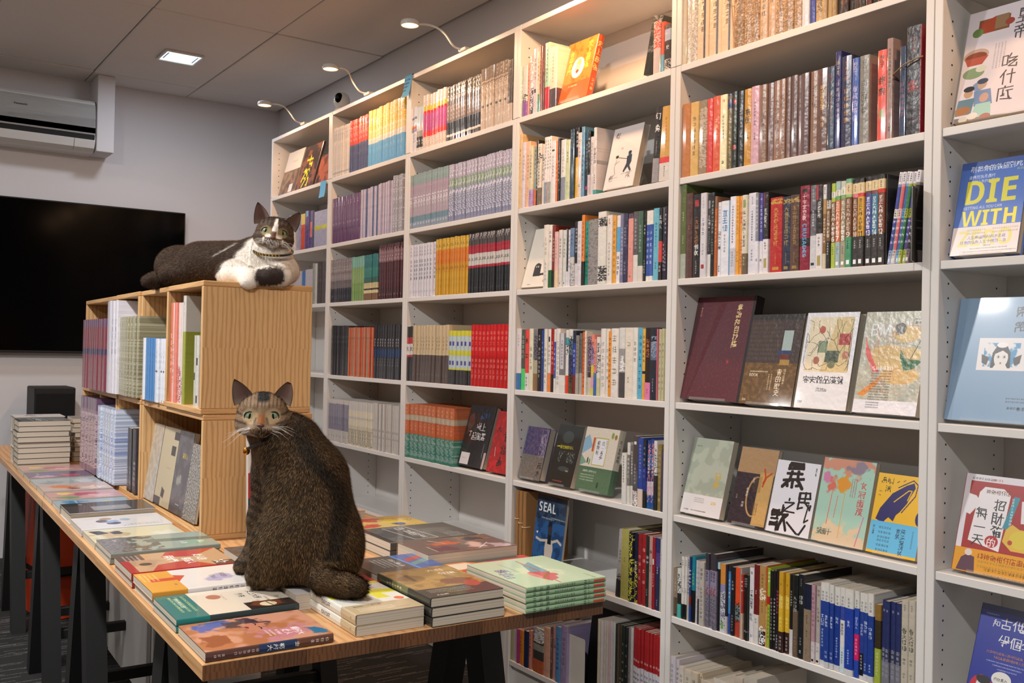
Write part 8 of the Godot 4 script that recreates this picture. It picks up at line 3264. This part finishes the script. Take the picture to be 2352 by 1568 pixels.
# cover x y z width height thickness lean side style|label
const FACES := """maroon 3222 1060.0 -20 218 298 34 13.4 -1 388|tall maroon slipcased book with gold brush title, leaning beside brown book of bookshelves
history 3438 1060.0 -20 175 244 26 13.0 1 389|brown cover picturing a wall of bookshelves and a doorway, beside the maroon slipcase
rongan 3620 1060.0 -20 155 245 26 12.3 1 390|white cover with a vine and flower print above black title
bmmag 3790 1060.0 -20 167 245 22 13.0 1 391|pale magazine cover with big white BM letters and a green leaf shape
jihao 3228 740.0 -20 151 217 20 14.9 1 392|sage green cover with water ripples, white lower band and ochre title
daynight 3406 740.0 -20 129 209 14 15.9 1 393|dark and tan cover with an orange thread bookmark card tied on
baomin 3537 740.0 -20 136 187 12 15.0 1 394|white cover filled with huge black brush characters
yiguan 3679 740.0 -20 149 207 16 14.5 1 395|pastel cover with dripping orange and pink watercolour clouds
daoyu 3834 740.0 -20 128 187 14 15.5 1 396|yellow cover with a navy whale shape above a light blue band
huang 4033 1700.0 -20 205 259 22 14.0 1 397|large white cookery cover with painted bowls, courtiers and grey title
diewith 4029 1412.0 -20 148 213 24 13.5 1 398|blue cover with big yellow English title over a white band
kaixin 4023 1060.0 -20 215 271 20 13.0 1 399|plain blue hardback with a small framed portrait pasted on its front
maoyi 4046 740.0 -20 205 210 18 15.5 1 400|red and orange cover with white hanging tags and a yellow cat face
xueba 4075 452.0 -20 150 225 16 20.0 1 401|royal blue cover with chunky white title and a red sun disc
orange 2610 2022.5 -20 157 220 26 13.8 -1 402|bright orange face-out book with yellow characters and an oval portrait
fencing 2861 1700.0 -20 141 206 26 12.9 1 403|white face-out book showing two small fencing figures
blob 2423 1412.0 -20 153 220 16 15.9 1 404|cream face-out cover with a black blob creature and trailing tail
purplegrey 2423 740.0 -20 131 184 30 14.4 1 405|tilted book with purple upper half and grey lower half, leftmost of three tilted
blackyellow 2589 740.0 -20 136 207 22 16.5 1 406|tilted black book with a ragged yellow title, middle of three below the mixed shelf
plants 2748 740.0 -20 163 208 28 14.1 -1 407|tilted cream book with a green lower band and framed title
lingshang 2014 740.0 -20 182 240 24 15.3 1 408|tilted black book with white title and a white price label
redtilt 2219 740.0 -20 139 228 20 13.8 1 409|tilted bright red book with black brush characters beside the black tilted book
whitegallery 58 2022.5 -20 232 255 10 14.5 1 410|half white, half photo catalogue at the far end of the top shelf
yellowsplash 302 2022.5 -20 229 247 14 14.8 -1 411|dark catalogue splashed with yellow characters near the room corner
rustphoto 564 2022.5 -20 202 154 10 14.4 1 412|rust coloured photo catalogue behind the light blue note
portfolio 2102 724.0 1190 172 227 8 8.0 1 413|large grey board portfolio leaning in the lower wooden cube
cornered 2278 724.0 1190 162 225 20 8.0 1 414|beige book with black taped corners leaning in the lower wooden cube
yellowtitle 2439 724.0 1190 134 226 16 8.0 1 415|dark leaning book with a small yellow title in the lower wooden cube
pattern 2565 724.0 1190 120 201 8 8.0 1 416|grey speckled pattern book nearest the lower cube end panel"""
const COVERS := {
	"maroon": "bg 65262f;n 65262f 54202a 40 1 .3;v e2c78a 9 72 8 章詒和自抄稿 brush;d 71 63 2 1.6 a02a2a;v b89878 3 9 10 章詒和自;r 97 0 100 100 1c1216",
	"history": "bg 76552a;n 76552a 5f4420 18 3 .4;r 0 0 100 54 40302c;B 2 8 62 52 9 7a6250;B 84 8 98 52 9 6a5248;r 0 0 100 6 2a2624;r 63 16 86 48 3a2a28;r 66 18 84 42 a9b8b2;r 60 40 84 46 2a3c66;r 64 44 82 52 6a2a1e;r 66 50 84 56 a8843e;v f0e6d0 10 64 60 書的歷史;v d8c8a8 4.5 76 60 牛津插圖本;j d0c0a0 3 54 66 8;j d0c0a0 3 49 66 8;k e8dcc0 2.4 12 63 14;a f4ecd8 6.5 12 66 BOOK;a e8dcc0 5 6 94 BM",
	"rongan": "bg e6e4e6;r 8 5 92 62 d9c08a;p e8d8b8 8 5 60 5 40 62 8 62;r 46 40 72 52 55604c;r 68 22 90 34 b8443c;r 30 30 48 42 8a9878;L 5 5 8 92 60 2f2c26;d 34 18 6 4 b85a48;d 84 44 6 4 c07a60;d 30 50 6 4 b06a54;d 60 54 7 4 7a7a58;h 2a2a2c 12.5 10 66 容安館品藻錄;h 55555a 7 38 78 范旭侖;a 333333 6 6 92 BM",
	"bmmag": "bg c2bfae;n c2bfae b4b09c 12 5 .4;d 45 45 34 12 d8b878;d 70 22 22 8 d8b878;d 72 42 26 7 d8b878;d 66 62 30 9 d4b070;p e0605a 4 24 10 34 22 48 34 60 24 60 8 42;p 2f6a3c 62 36 72 46 98 48 86 56 72 58 64 46;l 3a3a30 1 80 46 96 22;p e08a2c 4 82 40 62 34 72 14 84;d 58 17 9 6 6a6a64;a e2e2e6 24 12 12 BM;k 333333 2.6 78 7 10;h 222222 3 80 10 第二號;h f2f2f2 5.5 22 54 名家手稿專號;r 84 70 94 80 a9aa9c;r 70 80 84 88 a9aa9c;K 444444 2.2 22 58 14 12;r 0 87 100 100 e6e2e6;K 444444 2 20 89 10 3;L 9 10 14 90 80 c08060",
	"jihao": "bg a3a998;n a3a998 b3b8a6 5 11 .5;r 0 74 100 100 dcd8d8;v d8a838 15 70 42 记多 brush;h d8a838 7 72 80 记多;K 888888 2 30 78 12 3;k 444444 3 8 94 4;k 333333 2.6 26 94 14;k 444444 2.6 10 10 5",
	"daynight": "bg 2c2630;r 0 0 100 33 b99874;n b99874 a98660 10 2 .0 0 0 100 33;d 58 62 22 26 b08a58;d 60 62 20 24 2a2430;r 62 30 98 98 b8935a;r 65 33 95 95 c49c60;v e8dcd0 6 46 38 白天;v e8dcd0 6 34 52 使黑夜;v e8dcd0 6 28 70 安靜;J 6a4a28 2 68 36 16 6;J 5a3c20 3 68 70 8 3;l b8441c 3.5 72 26 78 36 74 44;l b8441c 3.5 92 30 80 36 74 48;v 9a8a80 3 10 62 白天使",
	"baomin": "bg dcdae0;b 1b1a1c 52 18 1 暴;b 1b1a1c 34 60 40 民;b 1b1a1c 30 30 50 之;b 1b1a1c 42 6 68 歌;l 1b1a1c 4 46 84 72 97 78 97 88 84;l 1b1a1c 3 88 56 84 80 92 76;v 444444 3.5 90 6 暴民之歌",
	"yiguan": "bg a2c6b4;q d9bf9e -30 66 130 135 8;q d9bf9e -20 78 120 130 3;q c98a72 -20 -20 120 26 5;q d8902e 28 16 66 42 7;q d06a58 8 18 36 50 9;q c87aa0 0 14 22 34 4;q 8a7a8a 44 0 100 18 6;l d87060 1.5 26 40 24 78;l d8a040 1.5 50 40 50 92;l d87060 1.2 38 44 36 70;l c86a9a 1.5 92 64 84 98;v c84040 13 76 24 衣冠南渡;J a05050 2.4 68 22 12 3;b 6a6a5a 10 8 84 錄;b 6a6a5a 10 18 84 南;b 6a6a5a 10 27 84 十",
	"daoyu": "bg eab422;p 2a2360 8 58 14 44 34 24 60 12 74 8 78 14 70 26 66 34 54 46 48 50 44 58 34 54 28 58 24 62;l eab422 2 40 34 66 18 72 18 66 30;l 2a2360 1.5 44 16 72 5 82 10 80 24 58 46;d 96 50 9 9 2a2360;l 333333 1 40 10 44 8;l 333333 1 52 8 56 6;h 2a2a2c 12 8 5 島嶼;h 2a2a2c 12 18 15 派;a 3a3020 3.5 6 22 ISLE;a 3a3020 3.5 6 27 PIE;r 0 60 100 97 62b4dc;r 0 97 100 100 eab422;v 2a3040 9 64 66 周夢蝶詩獎;v 2a3040 9 54 66 首獎;K 3a5068 5 18 66 5 3;K 3a5068 5 18 82 5 3;v 3a5068 4 6 66 關心推薦;j 4a6a80 3 86 66 10",
	"huang": "bg e4dade;r 12 9 46 22 8a5a3a;p b0482c 14 12 30 8 30 22 14 22;r 30 8 44 20 9a7a58;d 12 20 6 4 6a8a4a;d 46 16 5 3 a8483a;v 5a5458 17 52 7 皇帝;v 5a5458 17 44 46 吃什麼;d 14 41 14 6 c4a89a;d 14 42 12 4 8a4a34;p b85a48 2 43 28 43 22 50 6 50;d 14 57 12 5 8aa07a;d 22 54 6 3 d8d8c4;d 22 70 7 4 8a9ab8;p 7a94b8 18 74 36 74 40 88 20 88;d 26 69 5 4 c8a890;d 26 66 6 2.5 4a5468;d 12 75 5 4 c8a080;d 12 71 6 2.5 33333a;p 6a8a98 2 80 20 80 18 94 0 94;d 30 81 5 4 c8a090;p a8d0c4 22 86 38 86 40 97 18 97;d 8 90 9 4 b07a50;p 8a7a70 0 96 60 100 0 100;d 20 96 6 3 e4dcd4;d 10 98 5 2.5 d8d0c0;d 34 98 6 2.4 b0604a;J 9a9298 2 44 34 14 4;d 96 86 10 7 8a94a8;d 96 86 8 5 b87a60;p 8a7a80 74 50 82 50 78 66 72 66",
	"diewith": "bg 4f74c4;r 0 0 100 8 3a58a0;h eef0f4 9.3 14 5 別把你的錢留到死;h dde4f4 5.5 13 15 值得花錢是最好;h dde4f4 5 17 20 增加人生的大財務;h c8d860 4 84 12 好評推;A e8dc3a 50 12 21 DIE;a dfe6f6 5.8 11 48.5 GETTING.ALL.YOU.CAN;A e8dc3a 33 10 53 WITH;r 0 70 100 100 e4d8d4;A e0d478 34 10 74 ZERO;h 5a5a9a 5.5 24 80 人生要過得好而不只是;h 5a5a9a 5.5 14 85 從你的錢和人生中得到一切;K a09060 3 22 73 9 2;K a09060 3 60 73 12 2;k 444444 2.6 50 90 4;k 666666 2.2 30 93 24;k 666666 2.2 20 96 34",
	"kaixin": "bg 7f9cb8;r 0 0 8 100 7894b0;b 2a2c34 10 60 8 開;b 2a2c34 10 70 9 心;b 2a2c34 10 60 20 麗;b 2a2c34 10 72 21 春;r 26 33 74 59 e2dad8;n 6ab0d0 3a8ab8 14 6 .5 32 37 68 56;p 2a2622 40 57 41 45 45 39 50 37 55 39 59 45 60 57;d 50 49 7 7.6 e4dcd4;p 2a2622 43 46 45 41 50 40 56 42 57 46 51 43;d 50 38.5 5.5 2.2 ece6e0;d 47 48 1.8 1.6 c8c4c0;d 53 48 1.8 1.6 c8c4c0;d 47.3 48 .7 .8 222222;d 53.3 48 .7 .8 222222;d 50 53 .9 .8 a05050;p e4dcd4 42 58 58 58 55 54 45 54;p 3a342c 30 46 38 49 36 55 31 53;p 3a342c 70 46 62 49 64 55 69 53;k 444444 2 60 80 12;k 444444 2 60 82.5 12;k 222222 3 62 87 4;k 222222 4 72 87 4",
	"maoyi": "bg 9f2c28;r 0 0 100 7 d8d0d4;r 0 0 6 76 d8d0d4;k 333333 3 7 3 8;k a03030 3 28 3 4;p e4dcdc 17 18 22 12 42 12 50 18 46 75 12 68;h 6a4a3a 5 24 14 神奇柑仔店;v 2a2a2c 13 34 23 招財貓;v 2a2a2c 13 16 33 每一天;d 37 66 7 6 b03038;h f0e8e4 9 32.5 62.5 的;p 3f8a9a 54 18 60 19 52 52 46 51;j d0e8ec 3 52 20 12;p e0d8d8 62 22 82 20 86 42 64 44;p e0d8d8 86 32 100 30 100 54 82 52;p e0d8d8 4 20 14 22 20 28 10 42 3 40;p d8b040 50 52 56 46 64 50 76 50 84 48 82 62 76 72 58 72 48 64;d 66 60 11 9 d8c040;d 56 64 2.4 2.4 b84030;d 74 64 2.4 2.4 b84030;r 0 76 100 100 d8961c;h 8a2c18 6.5 25 79 【神奇柑仔店】最神祕零食工房大公開;K 8a7a3a 3 26 86 18 2;K 5a3a18 3.4 34 93 12 2;p 5a3a48 4 99 8 86 14 82 22 84 24 99;d 15 80 4 3.4 d8c8c4;d 90 94 12 8 e0c880;p 7a2028 76 86 84 82 90 88 82 94;p 8a9840 88 84 96 84 98 92 88 92",
	"xueba": "bg 24308c;r 0 0 100 6 1a2058;k ccccdd 3 8 8 6;d 78 17 10 7 b0282c;h dcdad6 11 20 13 和;h dcdad6 16 31 10 古代;h dcdad6 18 58 11 學;h dcdad6 14 78 17 霸;h dcdad6 16 32 26 擊個掌;h c07a38 4.2 18 42 大武可以成為小班可以成為;h c07a38 4.2 30 46 考試居是最好的事人生;k b0b8d8 2.2 20 51 28;k b0b8d8 2.2 30 54 18;k b0b8d8 2.2 38 57 12;d 20 78 17 12 b8283c;d 22 76 10 9 dcd8d2;d 22 70 10 4 2a2a2c;d 14 69 3 2.4 2a2a2c;d 46 66 14 7 dcd8d2;h 333333 4.5 36 65 而在暴力;d 78 74 18 11 dcd8d2;d 80 80 11 9 d0ccc6;l 333333 1 66 68 76 64 90 70 96 80;l 2a2a2c 2 74 82 80 80 86 83;d 92 84 4 5 2a2a2c;d 97 72 3 2 b8283c;p dcd8d2 56 78 66 72 68 98 54 98;p dcd8d2 10 86 34 86 36 100 8 100",
	"orange": "bg e4632a;n e4632a ea7a34 10 2 .3;v f0d84a 15 72 6 史上最強;v ecc84a 13 14 16 哲學入門;d 50 46 21 17 f0e4d8;d 50 44 9 11 e8c8a0;p c8c860 42 38 50 30 60 38 54 42;d 50 52 5 3 b84030;r 0 70 100 100 e05a2c;h f0c8a0 4 30 74 史上最強的哲學",
	"fencing": "bg dcd4d2;h 55555a 14 10 8 始;h 55555a 14 12 78 極;h 55555a 14 70 76 限;d 70 46 5 4 3a5a68;d 70 44 5.4 2.4 2a3a48;p 33404e 62 50 78 48 80 60 76 66 84 74 80 76 70 68 60 76 56 74 64 62;l 55504e 1.6 34 50 62 54;d 28 50 5 4 d8c8bc;d 28 48 5.2 2.4 3a3636;l 8a8480 1.4 28 54 24 66 30 76 20 82;l 8a8480 1.4 24 60 38 56;l 8a8480 1 14 82 40 82;l 8a8480 1 52 78 88 76;h b86a78 4 36 34 始極",
	"blob": "bg e4ded2;d 46 68 12 8 33343a;p 33343a 34 66 38 62 58 62 62 82 34 82;l 33343a 5 58 80 72 79 84 81 92 78;d 42 66 1.6 1.6 e4ded2;d 49 66 1.6 1.6 e4ded2;d 82 90 4 3 c85a6a;j 9a948a 3 56 14 8;j 9a948a 3 44 20 6;b 888888 5 88 62 十;b 888888 5 90 68 人;k 444444 2 20 95 6",
	"purplegrey": "bg 3e3a66;n 3e3a66 5a4a68 14 4 .5;r 0 54 100 100 77706a;n 77706a 6a645e 20 8 .4 0 54 100 100;b 2a2826 18 78 66 元;b 2a2826 16 76 82 不;J 55504c 3 20 62 10 4;L 6 70 4 96 56 b8b0b8",
	"blackyellow": "bg 1e2422;d 46 20 22 10 3a4444;h d8cc30 8.6 14 34 一個在家的老人;l d8cc30 2 10 37 20 36;r 24 44 86 62 6a7270;n 6a7270 1e2422 30 3 .4 24 42 88 66;p 1e2422 38 50 50 42 60 62 56 70 30 70;d 56 72 22 4 3a4444;h b0b0a8 3.4 66 74 張作家;k c04a40 3 24 92 12",
	"plants": "bg d9cfbe;r 0 62 100 100 4f6f56;p 8ab0c8 0 18 14 12 30 30 0 44;p 7aa08a 0 44 20 56 0 62;r 36 16 72 58 e4e2e4;l b0b038 1.6 36 16 74 16 74 58 36 58 36 16;r 28 16 34 38 c8542c;v 444444 9 56 20 北一喜多;v 444444 9 42 20 植物帖;v 888888 4 68 18 植物誌北;d 84 10 4 5 8a9a50;d 94 12 4 4 9a7a40;d 22 52 2 5 33333a;d 28 54 2 5 5a9a60;h c8d4c0 4.5 10 67 一個植物人的每天生活;K b8c8b0 3 8 74 14 3;d 66 88 3 5 2a4a38",
	"seal": "bg 21406a;r 0 0 100 34 1c3046;n 21406a 2c5a90 8 7 .4 0 34 100 100;n 1c3046 2c4460 9 9 .4 0 0 100 34;A dce0e0 27 8 10 SEAL;p c8bcae 42 58 64 58 68 70 62 98 44 98 40 70;l c8bcae 5 44 60 24 62 10 60;l c8bcae 5 64 60 80 56 92 60;p 1a2026 46 34 58 34 60 64 48 64;d 53 46 7 6 3a3434;k c0c8cc 3.4 20 30 12;k c0c8cc 3 50 28 16;p e0e4e4 6 52 14 50 12 54",
	"lingshang": "bg 2a2728;p 5a3a34 4 20 20 12 30 30 10 50;r 46 12 82 22 2a4a80;n 2a4a80 2a2728 20 4 .4 46 10 84 24;h e6e2de 17 42 28 嶺上;h e6e2de 17 30 44 起風雲;b d8d4d0 12 16 42 丁;r 6 78 40 97 d8d2d4;k 999999 2.4 12 86 6;j aaaaaa 2.4 84 60 12;r 92 74 100 100 b8a0a4",
	"redtilt": "bg c01818;n c01818 a01414 9 3 .4;b 1c1010 30 50 30 書;b 1c1010 26 46 54 北;b 1c1010 24 40 74 命;l d8c0b8 2 20 60 26 74;b 1c1010 18 14 24 大",
	"whitegallery": "bg d6ccc0;r 0 46 100 100 5a4a42;n 5a4a42 8a6a50 7 4 .5 0 46 100 100;r 58 80 80 98 d8d4d0;k 8a8078 4 40 24 8",
	"yellowsplash": "bg 3a2e2a;n 3a2e2a 7a4a38 5 6 .5;b d8d020 44 28 24 方;b d8d020 40 24 46 大;b d8d020 36 34 64 力;n d8d020 3a2e2a 9 8 .62 20 24 84 80",
	"rustphoto": "bg 6a3a2a;n 6a3a2a a85a3a 5 9 .5;d 50 50 22 16 a8583a;p 2a2220 4 80 20 70 24 96 6 98",
	"paint": "bg a86a44;n a86a44 c08a70 3 4 .5;q b87a80 40 0 100 60 4;q 2f6a8c 60 0 100 18 5;q 4a5aa0 0 60 40 100 6;q 3a5a9a 0 50 30 90 3;q 3a2c38 -4 26 60 74 5;q b87a5e 14 34 62 62 12;l 2a2226 1.4 26 46 31 45 35 46;l 2a2226 1.4 42 45 47 44 51 45;d 40 54 4 1.4 7a3430;q 8a4a2c 40 70 100 100 8;h f0e8e4 9 60 18 都好大;h f0e8e4 9 64 26 女人;h e8dcd8 3.5 60 35 張幻作家的;K d8c8c4 2.6 58 40 8 2",
	"writing": "bg d6c9b6;r 0 74 100 100 1f6f6c;K d8d890 4 10 78 16 3;h e8e8d0 5 18 84 張作家每天必讀的;r 70 0 100 40 2a1e1a;q 6a3a24 62 4 100 40 6;d 84 22 9 7 d8c8a0;l 3a2c22 1.4 76 22 92 20;S 4a3428 9 54 6 On.Writing;S 5a4438 5 52 16 A.Memoir.of.the.Craft;h 3a3028 9 20 20 史上大師;h 3a3028 9 26 31 作事;d 30 56 10 6 a86a58;k 8a7a68 3 24 48 8",
	"lamp": "bg dcd4cc;r 0 70 100 100 d89a3a;p c8482a 34 60 62 70 52 70 52 92 38 92 38 70 26 70;q a8a4c4 30 20 90 50 7;h 4a4444 8 54 10 女人自開心;h 4a4444 7 40 26 時間的;h 4a4444 7 44 36 花每天;K f0d090 3 10 84 12 4;a 3a3a48 4 70 74 ABA",
	"star": "bg b89470;p b03428 0 0 40 30 30 60 0 50;p b03428 60 40 100 20 100 80 70 70;q a8886a 20 60 80 100 5;r 0 92 100 100 a02020;r 78 0 100 20 4a3a34;W f0ece4 12 30 20 女人的;W f0ece4 12 44 34 書店人;W f0ece4 12 24 48 開大門;s e8e0d8 9 84 12;r 0 76 34 100 55443e;K d8ccc4 3 4 80 10 4;d 60 80 8 6 3a2e2a",
	"greyphoto": "bg 8f9c90;n 8f9c90 5a5650 9 5 .5 0 50 100 100;p 5f6a60 40 0 60 0 50 60 30 60;q 7fa088 50 0 100 40 6;h e0e4dc 9 64 10 開心;h e0e4dc 9 58 26 小城;r 0 76 100 100 5a544e;n 5a544e 77706a 26 4 .5 0 76 100 100;h d8d4cc 5 10 84 人生時",
	"landscape": "bg cfc8a8;q b8a070 0 50 100 100 4;q 3a2a22 20 60 60 78 7;q d8d4c4 40 0 100 40 8;p 2a2422 10 84 36 76 44 90 10 96",
	"circles": "bg cfcbc9;d 26 64 10 7 a08a80;d 44 70 12 7 5a4a50;d 40 44 10 6 9aa8b8;d 66 60 10 8 4a3a44;q 8aa0c0 34 50 70 72 5;j 55555a 5 80 12 8;j 55555a 5 88 12 10;j 77777a 3 16 76 5",
	"darkbox": "bg 3c3836;r 44 26 84 70 8a8680;r 0 70 30 100 2a2828;W d0ccc4 6 12 76 人生;d 58 44 1 1 eeeeee",
	"colour1": "bg 8aa0a8;q c8b040 30 0 80 50 4;q b84a3a 40 30 100 80 7;q 3a7aa0 0 50 50 100 9;k f0f0e8 4 10 70 10",
	"colour2": "bg b88a88;q a83a5a 20 20 70 80 3;q d8a0a0 40 0 100 60 5;q 6a8a5a 60 50 100 100 8;q e0c050 10 60 50 90 2",
	"colour3": "bg b8a098;q c86a2c 20 40 70 90 6;q e0c8b8 40 0 100 50 2;q 8a3a3a 60 40 90 70 9;k a04040 4 50 20 12",
	"colour4": "bg 9aa4a8;q b8c0c4 0 0 100 50 3;q 7a8a94 30 50 100 100 6;k e8e8e8 4 20 30 14",
	"colour5": "bg 5a4a6a;q 3a5a9a 10 30 60 90 4;q b84a6a 40 10 100 60 8;q c8a0b0 50 50 100 100 1;k e8d8e8 4 10 80 10",
	"dayoff": "bg dcdad0;r 0 0 100 8 d8d430;p d8d430 0 34 60 24 100 34 100 44 0 46;p 8a8878 30 44 44 36 52 62 40 66;p d8d430 60 40 74 38 80 60 60 60;q c8b0c8 50 12 90 30 6;A 8a8878 16 34 44 ND;r 0 72 100 100 b8a684;h 4a4238 5 10 76 貓的每一天開心地;K e8e0d0 3.2 10 84 16 3;d 88 66 7 5 d86a48;k 7a6a50 3 60 92 8",
	"brownbook": "bg 8f7040;n 8f7040 a8864e 8 6 .5;q a88a50 0 0 100 50 4;q 7a4a2c 40 40 100 74 9;d 22 34 18 12 8a6a38;p 5a4424 20 20 26 20 24 44 18 44;h eee4d8 12 58 10 大自;h eee4d8 12 66 24 在風;r 0 72 100 100 3a3834;h e8e0d8 5 12 92 天生開;K b0aca4 2.8 10 77 20 3;k c8a878 3 30 88 12;q a04a3a 60 60 100 80 3",
	"greenbook": "bg b9d0b0;q d0dcb8 20 20 80 80 5;p 6aa0a8 18 34 60 40 74 52 60 60 30 50;q 6aa0b0 20 34 66 56 6;p c05a58 60 40 84 46 90 60 70 66 52 60;l c05a58 1.6 10 44 60 48;l c05a58 1.6 64 52 98 56;d 70 42 5 5 c8484a;d 66 62 12 4 d88a80;l 8a7040 2 60 40 76 58;b 5a6a90 12 34 76 南;b 5a6a90 12 46 80 北;b 5a6a90 10 58 86 风;k 7a8a78 3 12 68 12;k 6a6a60 3 80 10 6",
	"whitered": "bg d8d0cc;r 80 60 100 100 e4e0de;d 92 86 4 3 b83030;k 444444 4 60 78 8;b 333333 8 86 70 人",
	"greyred": "bg 4a4440;r 0 48 100 100 a83a34;n 4a4440 5a5450 8 2 .5 0 0 100 48;b f0ece8 16 30 12 北;b f0ece8 16 46 14 心;b f0ece8 16 62 12 小;h c8c0b8 7 50 30 自開;q 8a3a34 0 60 100 100 4;q 6a8aa0 60 0 100 40 8",
	"bluedark": "bg 4a4844;r 0 0 100 40 3a5a9a;p a83a34 10 0 24 0 44 34 30 34;p 5a8a8a 30 0 44 0 64 34 50 34;l 5a8ad0 3 0 40 100 34;K d0ccc4 3.4 14 56 14 4;h e0dcd8 7 20 46 自由人開心的;q 5a5650 60 40 100 100 3",
	"orangeblock": "bg 6a5a54;q 8a6a4a 0 0 50 50 3;q c0603a 20 40 60 80 5;q c8a898 40 20 90 50 8;q 6a3a4a 50 50 100 90 2;q 3a3a44 10 10 40 40 9;q b8a0a4 60 0 100 30 4;l e8dcd8 1.4 10 70 40 60;l e8dcd8 1.4 60 20 90 40;k f0e8e4 3 50 84 12",
	"darkji": "bg 585a58;q 6a6e6c 20 0 80 60 3;q 44484a 0 50 100 100 5;l d8dcd8 1 8 50 94 44 94 70 8 76 8 50;h e8ecea 14 12 54 己;h e8ecea 12 32 54 即是回;h e0e4e2 9 70 52 天水;K c8ccca 3 70 12 10 5;r 0 94 100 100 2a2c2c",
	"comic": "bg c8b060;q c03a30 0 40 50 100 5;q d8c040 20 10 80 60 2;q 3a5a8a 60 20 90 50 7;q b84a3a 50 60 100 100 9;L 7 4 4 96 96 5a2a20;k f0e0b0 5 20 20 8",
	"orangecover": "bg d87a2c;p c83a28 0 0 30 0 40 40 0 60;q e0a040 40 0 100 60 4;d 24 40 12 8 c0304a;p 3a3438 0 10 16 10 20 60 0 70;p e0d0b8 10 70 60 60 60 100 10 100;q b8482c 50 60 100 100 6",
	"leanbook": "bg d4d0cc;r 0 36 100 60 a83038;r 0 54 100 100 22335a;d 50 60 40 12 22335a;k 5a5a5a 5 20 20 8",
	"portfolio": "bg b4aca0;n b4aca0 a49c90 12 3 .5;d 60 30 5 4 a09890",
	"cornered": "bg b8a888;r 70 4 100 14 2a2828;r 64 22 90 34 2a2828;r 0 90 40 100 2a2828;p 2a2828 40 76 60 80 56 90 38 88;k 8a7a60 3 50 50 8",
	"yellowtitle": "bg 4a464a;n 4a464a 5a565a 5 5 .5;h c8b030 12 40 26 書的人;q 8a8680 20 50 60 70 6;k c8c4c0 3 40 88 8",
	"pattern": "bg 98928a;n 98928a 5a5854 30 5 .5",
	"yongtall": "bg c6c1b8;r 0 32 100 100 8f9638",
	"tealtop": "bg dcd4ce;q 3a9a98 0 0 100 22 3;r 8 24 50 27 c83a34;K 999999 3 30 30 12 8;q 4a9a98 0 92 100 100 5",
	"creamtext": "bg e0c8b4;K 777777 3.6 20 12 14 6",
	"mintside": "bg a8bca4",
	"blackcall": "bg 262424;v d8d4d0 14 60 12 用生天 brush;v 8a8a88 8 40 40 心在 brush;n 262424 3a4a3a 4 3 .6",
}
